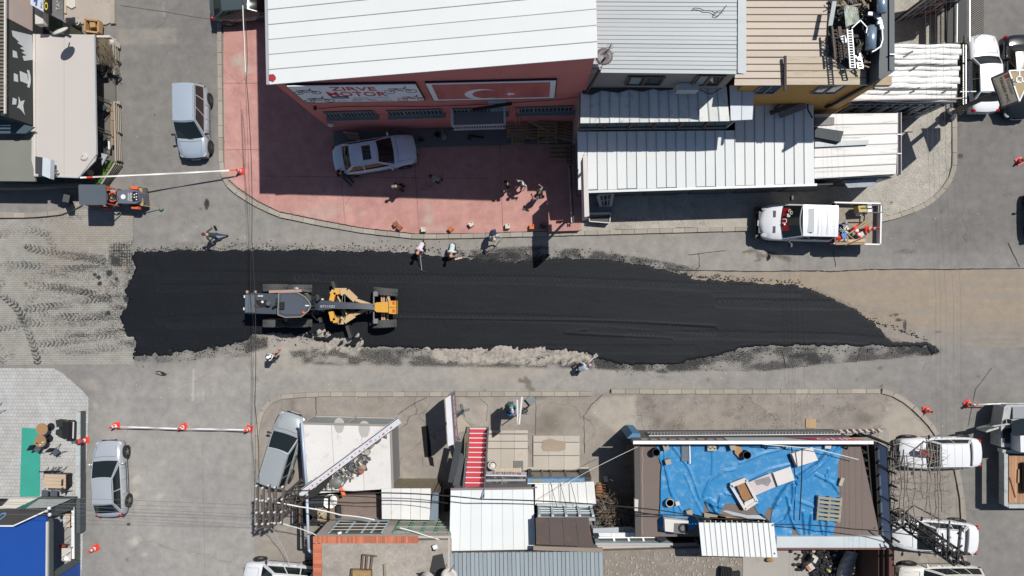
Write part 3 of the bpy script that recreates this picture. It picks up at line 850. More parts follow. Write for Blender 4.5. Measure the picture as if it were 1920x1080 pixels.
STYLES={'sedan':dict(rb=.115,rt=.25,ft=.545,fb=.74,split=[.4],hood=.78,deck=1.,beltf=.92,wb=.89,wt=.66),'boxy':dict(rb=.13,rt=.235,ft=.56,fb=.7,split=[.5],hood=.86,deck=.94,beltf=.93,wb=.88,wt=.72),'hatch':dict(rb=.05,rt=.22,ft=.53,fb=.76,split=[.46],hood=.8,deck=1.,beltf=.95,wb=.9,wt=.66),'estate':dict(rb=.025,rt=.07,ft=.525,fb=.74,split=[.3,.58],hood=.8,deck=.95,beltf=.93,wb=.9,wt=.7),'mpv':dict(rb=.02,rt=.055,ft=.54,fb=.74,split=[.3,.62],hood=.92,deck=1.02,beltf=1.,wb=.93,wt=.71),}
def car(name,label,cpx,hdg,L=4.5,W=1.75,H=1.45,pt=None,style='sedan',group=None,rails=False,sunroof=False,href=.8,cat='car',rim=None,wiper=True,antenna=False,black=False,steer=0.,sideblack=False,fascia=None):
 st=STYLES[style]
 g=G(cpx[0],cpx[1],href)
 ro=thing(name,label,cat,(g.x,g.y,.1 if cpx[1]>740 and 478<cpx[0]<1790 else.12 if cpx[0]in(703,468)else.012),math.radians(hdg),group)
 hw=W/2;belt=st['beltf']
 def top(s):
  fb,rb=st['fb'],st['rb']
  if s>fb:t=(s-fb)/(1-fb);return belt+(.03-(belt+.03-st['hood']*.86)*t**1.7-0)
  if s<rb:return st['deck']*(1-.06*((rb-s)/rb))
  t=(s-rb)/(fb-rb);return st['deck']*(1-t)+(belt+.03)*t
 S=30
 prof=[(.9,.2),(.985,.34),(1.,.52),(.995,.7),(.975,-1),(.9,-2),(.72,-3),(.38,-4),(0,-5)]
 def pnt(s,k,sgn):
  x=(s-.5)*L;e=abs(2*s-1)
  w=hw*(1-.16*e**5-(.03 if s>.5 else.02)*e**2)
  f,z=prof[k];zt=top(s)
  z={-1:zt-.12,-2:zt-.035,-3:zt-.005,-4:zt+.012,-5:zt+.018}.get(z,z)
  z=min(z,zt+.02)if z>0 else z
  if k<=3:z=min(z,zt-.14-.03*(3-k))
  y=f*w*sgn
  ed=max(0,(e-.72)/.28)
  x-=math.copysign((.17 if s>.5 else.11)*(y/hw)**2*ed,x)
  if e>.93:x-=math.copysign(.06*max(0,(z-.55))*(e-.93)/.07,x);z-=.05*(e-.93)/.07 if k>4 else 0
  return(x,y,z)
 ks=[(k,-1)for k in range(9)]+[(k,1)for k in range(7,-1,-1)]
 mb=MB();n=len(ks)
 ss=[0,.012,.03,.06]+[(.1+.8*i/(S-8))for i in range(S-7)]+[.94,.97,.988,1]
 for s in ss:mb.v+=[pnt(s,k,sg)for k,sg in ks]
 for i in range(len(ss)-1):
  for j in range(n-1):
   a=i*n+j;mb.f.append((a,a+n,a+n+1,a+1));mb.m.append(0)
 mb.f.append(tuple(range(n)));mb.m.append(0)
 mb.f.append(tuple((len(ss)-1)*n+i for i in range(n))[::-1]);mb.m.append(0)
 mb.mat(1).box((0,0,.3),(L*.9,W*.8,.2))
 r=.31 if L<4.9 else.34
 wx=(-.5+.18)*L,(.5-.175)*L
 for x in wx:
  for sg in(-1,1):mb.mat(1).lathe((x,sg*(hw-.1),r+.03),[(.001,-.11),(r+.07,-.11),(r+.07,.102),(.001,.102)],20,'Y')
 mb.bd('body',[pt,TRIM],ro,local=True,smooth=50)
 # greenhouse
 xr_b,xr_t,xf_t,xf_b=[(st[k]-.5)*L for k in('rb','rt','ft','fb')]
 wb,wt=hw*st['wb'],hw*st['wt'];zb0,zt0=belt-.05,H-.035
 def pt3(side,u,v,off=0.):
 # u in -1..1 , v in 0..1
  bul=.035*math.sin(math.pi*v)
  w=wb*(1-v)+wt*v+bul*.6
  xf=xf_b*(1-v)+xf_t*v;xr=xr_b*(1-v)+xr_t*v
  z=zb0+(zt0-zb0)*v
  cf=(.13*(1-v)+.05*v);cr=(.07*(1-v)+.03*v)
  if side=='F':return Vc((xf+cf*(1-u*u)+off+bul,u*w,z+off*.6))
  if side=='R':return Vc((xr-cr*(1-u*u)-off-bul,u*w,z+off*.6))
  sg=1 if side=='L' else-1
  x=xr+(xf-xr)*(u+1)/2
  return Vc((x,sg*(w+off+.02*(1-u*u)),z+off*.4))
 mb=MB()
 for side in 'FRLS':mb.grid(lambda a,b2,sd=side:pt3(sd,2*a-1,b2),8,5)
 def roofp(a,b2):
  u=2*b2-1
  p=pt3('F',u,1);q=pt3('R',u,1);x=q.x+(p.x-q.x)*a
  return Vc((x,p.y,zt0+.045*(1-u*u)*math.sin(math.pi*(.08+.84*a))**.5+.012))
 mb.bd('greenhouse',pt,ro,local=True,smooth=35)
 MB().grid(roofp,12,8).bd('roof',pt,ro,local=True,smooth=40)
 def patch(side,u0,u1,v0,v1,nm,mt=GLASS,off=.008):
  return MB().grid(lambda a,b2:pt3(side,u0+(u1-u0)*a,v0+(v1-v0)*b2,off),6,4).bd(nm,mt,ro,local=True,smooth=True)
 ws=patch('F',-.93,.93,.06,.94,'windshield')
 patch('R',-.9,.9,.12,.92,'rear_window')
 for side in 'LS':
  us=[-.93 if style not in('estate','mpv')else-.92]+[2*q-1 for q in st['split']]+[.9]
  for i in range(len(us)-1):patch(side,us[i]+.025,us[i+1]-.025,.14,.9,'side_window')
 if wiper:
  for y in(-.35,.25):
   a=pt3('F',(y+.1)/wb,.07,.02);b2=pt3('F',(y-.35)/wb if y>0 else(y+.5)/wb,.12,.03)
   MB().bar(a,b2,.02,.015).bd('wiper',TRIM,ro,local=True)
 for side in 'LS':
  sg=1 if side=='L' else-1
  a=pt3(side,.88,.05,0.)
  mb=MB().bar(a,a+Vc((0,sg*.1,.02)),.05,.04).ell(a+Vc((-0.,sg*.17,.05)),(.07,.12,.08),8,5)
  mb.bd('mirror',TRIM if black else pt,ro,local=True,smooth=True)
  for xx in(.02*L,-.17*L):
   MB().box((xx,sg*(hw+.004),.76 if H<1.6 else.85),(.17,.03,.03)).bd('door_handle',TRIM if sideblack else pt,ro,local=True)
  MB().box((0,sg*(hw-0.),.5),(L*.4,.022,.05)).bd('side_moulding',TRIM,ro,local=True)
  ex=.5*L-.16
  MB().ell((ex-.1,sg*hw*.7,top(.97)-.13),(.2,.17,.085),10,6).bd('headlight',HLGL,ro,local=True,smooth=True)
  MB().ell((-.5*L+.12,sg*hw*.76,st['deck']-.17),(.1,.13,.12 if style in('sedan','boxy','hatch')else.22),10,6).bd('taillight',TAIL,ro,local=True,smooth=True)
 zn=top(.99)
 MB().box((.5*L-.015,0,zn-.2),(.06,W*.48,.11)).bd('grille',TRIM,ro,local=True)
 MB().box((.5*L+.005,0,.42),(.03,.5,.11)).bd('number_plate',PLATE,ro,local=True)
 MB().box((-.5*L+0.,0,.58),(.04,.5,.11)).bd('number_plate',PLATE,ro,local=True)
 # hood and door shut lines
 mb=MB()
 for s0 in(st['fb']+.02,):
  x=(s0-.5)*L
  mb.tube([(x+.07,-hw*.72,top(s0)+.004),(x+.13,0,top(s0)+.022),(x+.07,hw*.72,top(s0)+.004)],.007,4)
 for sg in(-1,1):mb.tube([((st['fb']-.46)*L,sg*hw*.74,top(st['fb'])+0.),(.44*L,sg*hw*.62,top(.94)+.005)],.007,4)
 for xx in(.5*(xf_b+xf_t)-.05,-.02*L,-.21*L):
  for sg in(-1,1):mb.bar((xx,sg*(hw+.001),.35),(xx,sg*(hw*.985),belt-.06),.012,.012)
 mb.bd('shut_line',SEAM,ro,local=True,kind='stuff')
 if rails:
  for sg in(-1,1):
   MB().tube([(xr_t+.15,sg*wt*.93,H-.02),(xr_t+.25,sg*wt*.93,H+.045),(xf_t-.25,sg*wt*.93,H+.045),(xf_t-.12,sg*wt*.93,H-.02)],.018,6).bd('roof_rail',TRIM if not black else ALU,ro,local=True)
 if sunroof:
  MB().box(((xr_t+xf_t)/2+.18,0,H+.012),(.46,.78,.02)).bd('sunroof',GLASS,ro,local=True)
 if antenna:MB().tube([(xr_t+.1,0,H),(xr_t-.12,0,H+.22)],.008,5).bd('antenna',TRIM,ro,local=True)
 for x,fr in((wx[0],0),(wx[1],1)):
  for sg in(-1,1):add_wheel(ro,x,sg*(hw-.085),r,.2,sg,rim,steer if fr else 0)
 return ro
SILV=paint('silver',(.5,.54,.58),rough=.3,metal=.35)
SILB=paint('pale_blue_silver',(.44,.52,.6),rough=.3,metal=.3)
SILG=paint('grey_silver',(.42,.46,.48),rough=.3,metal=.35)
WHT=paint('white',(.7,.72,.75),rough=.3,coat=.7)
CRM=paint('cream',(.7,.69,.64),rough=.3)
BLKP=paint('black',(.01,.011,.013),rough=.2,coat=.8)
DKG=paint('dark_grey',(.06,.08,.09),rough=.25)
STEELR=M('wheel_steel',(.12,.12,.12),rough=.5,metal=.5)
car('parked_mpv','pale blue silver small van with roof rails parked alone on the side street',(357,226),-89,4.15,1.7,1.8,SILB,'mpv',href=1.,rails=True,black=True,rim=STEELR)
car('parked_sedan','silver sedan with a dark sunroof in the shade of the red workshop',(703,290),9,4.65,1.82,1.45,paint('sky_lit_silver',(.66,.72,.8),rough=.25),'sedan',sunroof=True,antenna=True)  # silver lightened so the paint carries the sky's reflection on the shaded car
car('parked_car','dark grey car half out of the picture beside the white workshop roof',(468,8),4,4.4,1.75,1.45,DKG,'hatch')
car('parked_hatchback','silver compact car standing across from the low terrace wall',(203,898),93.,4.25,1.72,1.45,SILV,'hatch',group=None)
car('parked_estate','grey silver estate car with roof rails tight against the white shed',(529,844),73,4.25,1.7,1.5,SILG,'estate',rails=True,black=True)
car('parked_van','white car cut off by the bottom edge of the photo beside the brick edged roof',(528,1086),176,4.3,1.78,1.62,WHT,'mpv',black=True)
car('parked_sedan','white sedan under the bare vine with a red bonnet cloth',(1762,849),181,4.35,1.7,1.4,WHT,'boxy',black=True)
car('parked_sedan','white sedan behind the leaning lattice pylon with open ironwork over its bonnet',(1752,1005),176,4.5,1.76,1.42,WHT,'sedan',black=True)
car('parked_estate','cream coloured estate car nearest the bottom edge below the lattice pylon',(1763,1090),181,4.4,1.72,1.48,CRM,'estate',rails=True)
car('parked_sedan','boxy white sedan half covered by the shop sign on its pole',(1846,137),91,4.3,1.66,1.4,WHT,'boxy',black=True)
car('parked_sedan','black car beside the boxy white sedan at the right edge',(1912,143),-88,4.5,1.76,1.42,BLKP,'sedan',black=True)
car('parked_sedan','dark car of which little more than its shadow reaches the right edge',(1968,401),92,2.6,1.7,1.45,BLKP,'sedan',black=True)
# ---- white pickup truck with a double cab
def lbox(ro,nm,c,d,mt,rz=0.,bevel=False,**k):
 return MB().box(c,d,rz).bd(nm,mt,ro,local=True,**k)
def pickup():
 g=G(1536,418,1.2)
 ro=thing('pickup_truck','white double cab pickup truck with tools and cones in its open bed','truck',(g.x,g.y,.012),math.radians(178.5))
 L,W=6.35,2.
 # cab and bonnet as one lofted body (front at +x)
 sec=[(3.16,.62,.52,.86),(3.1,.8,.52,.98),(2.95,.93,.5,1.08),(2.5,.985,.5,1.22),(2.,1.,.5,1.3),(1.75,1.,.5,1.33),(-.62,1.,.5,1.36)]
 mb=MB();ks=[(.97,0),(1.,.45),(.98,.88),(.9,.985),(.5,1.03),(0,1.045)]
 allk=[(f,t)for f,t in ks]+[(-f,t)for f,t in ks[-2::-1]]
 for x,w,z0,z1 in sec:
  for f,t in allk:mb.v.append((x-(.22*f*f if x>2.8 else 0),f*w,z0+(z1-z0)*t))
 n=len(allk)
 for i in range(len(sec)-1):
  for j in range(n-1):a=i*n+j;mb.f.append((a,a+1,a+n+1,a+n));mb.m.append(0)
 mb.f.append(tuple(range(n)));mb.m.append(0);mb.f.append(tuple((len(sec)-1)*n+j for j in range(n)));mb.m.append(0)
 mb.bd('cab_body',WHT,ro,local=True,smooth=45)
 # greenhouse
 def P(u,v,s,off=0):
  xf=1.98*(1-v)+1.22*v;xr=-.6*(1-v)+-.58*v;w=.93*(1-v)+.82*v
  z=1.3+.86*v
  if s=='F':return Vc((xf+.14*(1-u*u)+off,u*w,z+off))
  if s=='R':return Vc((xr-off,u*w,z))
  sg=1 if s=='L' else-1
  return Vc((xr+(xf-xr)*(u+1)/2,sg*(w+off),z))
 mb=MB()
 for s in 'FRLS':mb.grid(lambda a,b,s=s:P(2*a-1,b,s),8,3)
 mb.bd('greenhouse',WHT,ro,local=True,smooth=30)
 MB().grid(lambda a,b:Vc((-.58+(1.8+.05*(1-(2*b-1)**2))*a,.82*(2*b-1),2.165+.05*(1-(2*b-1)**2))),10,8).bd('roof',WHT,ro,local=True,smooth=True)
 ws=MB().grid(lambda a,b:P(-.95+1.9*a,.05+.9*b,'F',.012),8,4).bd('windshield',GLASS,ro,local=True,smooth=True)
 for s in 'LS':
  for u0,u1 in((-.9,-.25),(-.18,.55)):MB().grid(lambda a,b:P(u0+(u1-u0)*a,.12+.75*b,s,.012),4,3).bd('side_window',GLASS,ro,local=True)
  # red banner with crescent and star on the dashboard, rings and papers behind the glass
 banner=MB().grid(lambda a,b:P(-.1-.78*a+0.,.1+.42*b+.06*math.sin(a*9),'F',.02),10,4)
 bn=MB().grid(lambda a,b:P(-.8+1.35*a,.08+(.34+.06*math.sin(a*7))*b,'F',.02),12,4).bd('dashboard_flag',M('flag_red_cloth',(.32,.01,.015),rough=.7),ro,local=True,smooth=True)
 c=P(-.02,.22,'F',.04)
 mb=MB()
 for i in range(12):
  a0=math.radians(45+i*22.5);a1=math.radians(45+(i+1)*22.5)
  mb.bar(c+Vc((.1*math.cos(a0),.12*math.sin(a0),-.06*math.cos(a0)+.01)),c+Vc((.1*math.cos(a1),.12*math.sin(a1),-.06*math.cos(a1)+.01)),.035,.01)
 s0=P(.18,.24,'F',.045);mb.box(s0,(.07,.07,.01));mb.box(s0,(.07,.07,.012),math.radians(45))
 mb.bd('crescent_and_star',PLATE,bn,local=True)
 for yy,vv in((-.62,.42),(-.5,.52)):
  q=P(yy,vv,'F',.03);MB().lathe(q,[(.05,0),(.085,0.),(.085,.025),(.05,.025),(.05,0)],12).bd('windscreen_ring',M('ring_tan',(.5,.45,.32)),ro,local=True)
 MB().box(P(-.35,.45,'F',.03),(.26,.18,.01)).bd('dashboard_paper',M('paper_green',(.35,.45,.42)),ro,local=True)
 # bonnet vents, roof air deflector, mirrors, lights, bumper
 for y in(-.42,.42):MB().box((2.42,y,1.262),(.13,.36,.03)).bd('bonnet_vent',M('vent_dark',(.06,.06,.1)),ro,local=True)
 MB().ex([(1.,-.62,2.21),(.74,-.62,2.21),(.74,-.62,2.36)],(0,1.24,0)).bd('roof_deflector',WHT,ro,local=True)
 mb=MB();mb.bar((.45,-.7,2.225),(.45,.7,2.225),.012);mb.bar((0,-.7,2.225),(0,.7,2.225),.012);mb.bar((-.5,0,2.222),(.7,0,2.222),.012)
 mb.bd('roof_seam',M('pale_line',(.6,.62,.65)),ro,local=True)
 for sg in(-1,1):
  mb=MB().bar((1.7,sg*.98,1.4),(1.62,sg*1.22,1.48),.05).box((1.62,sg*1.27,1.5),(.09,.2,.3))
  mb.bd('mirror',BLACK,ro,local=True)
  MB().ell((2.86,sg*.72,1.02),(.22,.14,.1),10,6).bd('headlight',HLGL,ro,local=True,smooth=True)
 MB().box((3.1,0,.55),(.26,1.75,.32)).bd('bumper',BLACK,ro,local=True)
 MB().box((3.05,0,.86),(.2,1.2,.12)).bd('grille',BLACK,ro,local=True)
 MB().box((3.17,.05,.88),(.05,.3,.05)).bd('badge',ALU,ro,local=True)
 for y in(-.35,.45):MB().bar((1.95,y,1.4),(1.7,y+.45,1.6),.02).bd('wiper',BLACK,ro,local=True)
 # chassis, bed
 MB().box((-.3,0,.55),(5.6,.8,.22)).bd('chassis',DARK,ro,local=True)
 MB().box((-1.95,0,.92),(2.42,2.14,.08)).bd('bed_floor',M('bed_board',A(165,155,140),var=.25,sc=5,dirt=((.12,.1,.08),.5,7)),ro,local=True)
 for y in(-1.1,1.1):MB().box((-1.95,y,1.16),(2.46,.05,.42)).box((-1.95,y,1.385),(2.5,.075,.04)).bd('side_gate',WHT,ro,local=True)
 MB().box((-3.18,0,1.16),(.05,2.2,.42)).box((-3.18,0,1.385),(.075,2.26,.04)).bd('tail_gate',WHT,ro,local=True)
 MB().box((-.72,0,1.25),(.07,2.12,.6)).bd('headboard',BLACK,ro,local=True)
 MB().box((-.85,0,1.),(.12,2.,.14)).bd('bed_toolbox',DARK,ro,local=True)
 for x in(2.1,-1.9):
  for sg in(-1,1):add_wheel(ro,x,sg*.88,.36,.24,sg,STEELR)
 for x in(2.1,):
  for sg in(-1,1):MB().lathe((x,sg*.9,.4),[(.001,-.1),(.44,-.1),(.44,.105),(.001,.105)],18,'Y').bd('wheel_arch',TRIM,ro,local=True)
 return ro
PK=pickup()
BEDZ=.012+.965
# ---- motor grader (everything placed by the height it has above the road)
def grader():
 ro=thing('motor_grader','yellow and black motor grader levelling the fresh asphalt','grader',G(600,575,.03))
 YEL=M('machine_yellow',(.62,.33,.05),rough=.45,dirt=((.25,.22,.18),.35,4,.6));HOOD=M('machine_grey',(.06,.072,.09),rough=.4,dirt=((.16,.16,.16),.3,3,.5))
 DUSTY=M('dusty_yellow',(.5,.36,.2),rough=.8,dirt=((.4,.33,.26),.5,5))
 TYR=M('grader_tyre',(.075,.076,.078),rough=.9,bump=.01)
 def g(x,y,h):return G(x,y,h)
 # wheels: axle centre in px at height of the hub, lugs are real
 def tyre(px,py,yaw=0.,r=.66,w=.43,side=1):
  c=g(px,py,r+.03)
  me=MB();me.lathe((0,0,0),[(r*.45,-w/2),(r*.86,-w/2),(r*.95,-w*.4),(r*.95,w*.4),(r*.86,w/2),(r*.45,w/2)],26,'Y',caps=False)
  for i in range(22):
   a=i*2*math.pi/22
   for sg in(-1,1):
    a2=a+(.14 if sg>0 else 0)
    p=Vc((r*.97*math.cos(a2),sg*w*.46,r*.97*math.sin(a2)));q=Vc((r*.97*math.cos(a2+.16),sg*w*.02,r*.97*math.sin(a2+.16)))
    me.bar(p,q,.055,.05,up=(math.cos(a2),0,math.sin(a2)))
  o=me.bd('wheel',TYR,ro,local=True,smooth=40)
  o.location=c-ORG[ro.name];o.rotation_euler=(0,0,yaw)
  rm=MB().lathe((0,0,0),[(.001,-w*.3),(r*.2,-w*.34),(r*.25,-w*.2),(r*.44,-w*.25),(r*.46,-w*.4),(r*.46,w*.4),(r*.44,w*.25),(r*.25,w*.2),(.001,w*.3)],18,'Y').bd('rim',DUSTY,o,local=True,smooth=40)
  return o
 tyre(516,540);tyre(562,541);tyre(516,606);tyre(562,606)
 tyre(723,547,math.radians(-5));tyre(721,607,math.radians(3))
 MB().bar(g(505,548,.7),g(578,548,.7),.18,.34).bd('tandem_case',DUSTY,ro)
 MB().bar(g(505,600,.7),g(578,600,.7),.18,.34).bd('tandem_case',DUSTY,ro)
 # rear frame and engine hood
 MB().bar(g(468,573,.85),g(600,573,.85),1.,.5).bd('rear_frame',DARK,ro)
 hb=MB();pts=[(461,549),(523,551),(523,589),(459,587)]
 hb.ex([g(x,y,2.)for x,y in pts],(0,0,-1.));hb.bd('engine_hood',HOOD,ro)
 MB().ex([g(x,y,2.03)for x,y in[(460,553),(478,553),(478,586),(459,585)]],(0,0,-.05)).bd('hood_panel',M('hood_panel_grey',(.1,.12,.14),rough=.4),ro)
 MB().ex([g(x,y,2.035)for x,y in[(480,563),(500,563),(500,576),(480,576)]],(0,0,-.04)).bd('hood_grate',BLACK,ro)
 mb=MB()
 for a,b in(((479,560),(477,575)),((476,574),(484,576)),((479,562),(488,562)),((478,568),(486,577))):mb.bar(g(*a,2.06),g(*b,2.06),.035)
 mb.bd('hood_lifting_bar',RUST,ro)
 MB().cyl(g(503,569,2.),g(503,569,2.35),.13,.12,12).bd('exhaust',BLACK,ro,smooth=40)
 MB().cyl(g(492,566,2.),g(492,566,2.12),.07,.07,10).bd('filler_cap',STEEL,ro)
 MB().tube([g(511,578,2.1),g(519,571,2.35),g(519,560,2.3)],.05,6).bd('air_hose',BLACK,ro,smooth=True)
 for x,y in((486,555),(491,555)):MB().box(g(x,y,2.02),(.12,.06,.05)).bd('hood_latch',PLATE,ro)
 for x,y in((464,547),(479,547)):MB().box(g(x,y,1.8),(.1,.12,.14)).bd('rear_lamp',DUSTY,ro)
 for x,y in((459,556),(458,579)):MB().box(g(x,y,1.9),(.06,.14,.12)).bd('rear_lamp',PLATE,ro)
 MB().bar(g(505,547,1.55),g(566,545,1.6),.14,.1).bd('side_step',M('faded_pink_metal',(.4,.26,.2),dirt=((.1,.08,.07),.4,8)),ro)
 MB().ell(g(556,541,1.6),(.14,.09,.12),10,6).bd('air_tank',ALU,ro,smooth=True)
 MB().bar(g(566,543,1.6),g(582,547,1.7),.05).bd('side_step',STEEL,ro)
 # cab
 cab=[(523,549),(557,548),(571,556),(580,566),(583,574),(578,583),(565,594),(535,595),(521,590)]
 ch=3.15
 MB().ex([g(x,y,ch)for x,y in cab],(0,0,-.1)).bd('cab_roof',HOOD,ro)
 mb=MB()
 inner=[(529,552),(556,552),(568,559),(576,568),(578,574),(574,581),(563,590),(534,590),(526,586)]
 P=[g(x,y,ch+.001)for x,y in inner]
 mb.ex(P,(0,0,.05));mb.bd('cab_roof_panel',M('cab_roof_grey',(.075,.088,.11),rough=.4),ro)
 edge=MB()
 for i in range(len(cab)):edge.bar(g(*cab[i],ch+.01),g(*cab[(i+1)%len(cab)],ch+.01),.05,.05)
 edge.bd('cab_roof_rim',M('worn_rim',(.22,.2,.18),rough=.7),ro)
 W_=[g(x,y,ch-.1)for x,y in inner]
 low=[Vc((p.x,p.y,1.5))for p in W_]
 mb=MB();n=len(W_)
 mb.add(W_+low,[(i,(i+1)%n,n+(i+1)%n,n+i)for i in range(n)])
 mb.bd('cab_glass',GLASS,ro)
 mb=MB()
 for i in range(n):mb.bar(low[i],W_[i],.06)
 mb.bd('cab_pillar',HOOD,ro)
 MB().ex([Vc((p.x,p.y,1.5))for p in W_],(0,0,-.5)).bd('cab_base',DARK,ro)
 MB().box(g(529,573,ch+.11),(.22,.38,.12)).bd('roof_ac_unit',BLACK,ro)
 MB().box(g(576,573,ch+.06),(.2,.06,.03)).bd('roof_lamp',PLATE,ro)
 MB().ell(g(569,586,ch+.06),(.09,.07,.06),10,6).bd('beacon',M('beacon_orange',(.8,.12,.02),rough=.2),ro,smooth=True)
 mb=MB();mb.quad(g(577,550,3.),g(590,562,2.),g(584,568,2.),g(571,556,3.05));mb.bd('front_window',M('cab_window_pale',(.25,.27,.22),rough=.1),ro)
 for(a,b,c)in(((583,552),(590,552),(597,557)),((585,590),(594,600),(601,600))):
  MB().bar(g(*a,2.7),g(*b,2.5),.05).bar(g(*b,2.5),g(*c,2.4),.05).bd('mirror_arm',BLACK,ro)
  MB().box(g(*c,2.4),(.1,.26,.3),.3).bd('mirror',DARK,ro)
 MB().box(g(591,557,2.3),(.3,.22,.3),.5).bd('work_lamp',BLACK,ro)
 MB().box(g(605,561,2.),(.1,.08,.1)).bd('work_lamp',PLATE,ro)
 # boom: a tapering box girder
 def ring(x,y,w,h,z):return[g(x,y,z)+Vc((0,s*w/2,t*h/2))for s,t in((-1,-1),(1,-1),(1,1),(-1,1))]
 secs=[(592,573,.42,.4,1.7),(600,572,.56,.45,1.85),(625,572,.4,.38,2.),(680,574,.3,.34,1.9),(702,575,.32,.34,1.7)]
 mb=MB();mb.v=[p for s in secs for p in ring(*s)]
 for i in range(len(secs)-1):
  for j in range(4):a=i*4+j;b2=i*4+(j+1)%4;mb.f.append((a,b2,b2+4,a+4));mb.m.append(0)
 mb.bd('front_boom',HOOD,ro,smooth=20)
 a,b=g(601,574,2.25),g(628,574,2.22)
 tf('B711GD',a+Vc((0,-.08,0)),b-a,Vc((0,.13,0)),M('lettering_pale',(.4,.42,.45)),ro,th=0.)
 # blade circle, drawbar and moldboard
 cc=g(640,573,1.)
 MB().lathe(cc,[(.55,0),(.78,0),(.78,.1),(.55,.1),(.55,0)],24).bd('blade_circle',DARK,ro,smooth=30)
 fr=MB()
 for seq in([(623,553),(628,546),(650,546),(667,562),(694,571)],[(623,593),(628,602),(645,602),(664,590),(694,578)]):
  for i in range(len(seq)-1):fr.bar(g(*seq[i],1.35),g(*seq[i+1],1.3),.34 if i<3 else.16,.14)
 fr.bd('drawbar',DUSTY,ro)
 cv=MB()
 for p in([(622,564),(626,548),(637,547)],[(621,584),(625,601),(634,600)]):
  for i in range(2):cv.bar(g(*p[i],1.75),g(*p[i+1],1.75),.26,.16)
 cv.bd('saddle_arm',YEL,ro)
 for y in(552,596):MB().cyl(g(639,y,1.3),g(641,y,2.15),.08,.06,8).bd('lift_cylinder',DUSTY,ro)
 MB().cyl(g(633,556,1.9),g(650,590,1.5),.05,.05,8).bd('side_shift_cylinder',DUSTY,ro)
 hz=MB()
 for i in range(7):
  a=g(RU(626,650),RU(551,562),1.8);b=g(RU(636,655),RU(585,598),1.7)
  hz.tube([a,a.lerp(b,.5)+Vc((RU(-.1,.1),0,.18)),b],.018,5)
 hz.bd('hydraulic_hose',BLACK,ro)
 mbl=MB();a,b=g(628,527,.45),g(662,632,.45)
 d=(b-a).normalized();s=Vc((-d.y,d.x,0))
 pr=[(.16,-.4),(.02,-.28),(-.04,0),(.02,.26),(.14,.36)]
 for q in(a,b):
  for o_,z in pr:mbl.v.append(q-s*o_+Vc((0,0,z)))
  for o_,z in pr[::-1]:mbl.v.append(q-s*(o_-.03)+Vc((0,0,z)))
 n=10
 mbl.f+=[(i,(i+1)%n,n+(i+1)%n,n+i)for i in range(n)]+[tuple(range(n)),tuple(range(n,2*n))[::-1]];mbl.m+=[0]*(n+2)
 mbl.bd('moldboard',M('worn_blade_steel',(.1,.095,.09),rough=.35,metal=.7,var=.3),ro)
 # front axle and counterweight
 ax=MB()
 for x in(716,720,726):ax.bar(g(x,553,.95),g(x+1,601,.95),.09,.1)
 ax.bar(g(728,556,1.1),g(731,566,1.1),.12)
 ax.bd('front_axle',M('dusty_pink_steel',(.45,.3,.2),rough=.8,dirt=((.15,.1,.08),.5,8)),ro)
 MB().bar(g(701,547,1.55),g(701,606,1.55),.07,.05).bd('light_bar',STEEL,ro)
 for y in(551,602):MB().box(g(705,y,1.5),(.22,.26,.2)).bd('headlight',STEEL,ro)
 MB().ex([g(x,y,1.75)for x,y in[(702,569),(706,567),(728,566),(728,586),(706,585),(702,582)]],(0,0,-.45)).bd('nose_cover',YEL,ro)
 MB().ex([g(x,y,1.82)for x,y in[(729,564),(742,564),(742,589),(729,588)]],(0,0,-.6)).bd('counterweight',YEL,ro)
 MB().bar(g(730,576,1.83),g(741,576,1.83),.02,.02).bd('counterweight_joint',BLACK,ro)
 for y in(568,583):MB().box(g(738,y,1.825),(.12,.18,.02)).bd('warning_plate',M('warning_red',(.6,.06,.02)),ro)
 MB().bar(g(742,582,1.3),g(746,582,1.3),.05).bd('tow_pin',STEEL,ro)
 for y in(571,579):MB().box(g(701,y,1.9),(.1,.1,.1)).bd('boom_pin',STEEL,ro)
grader()
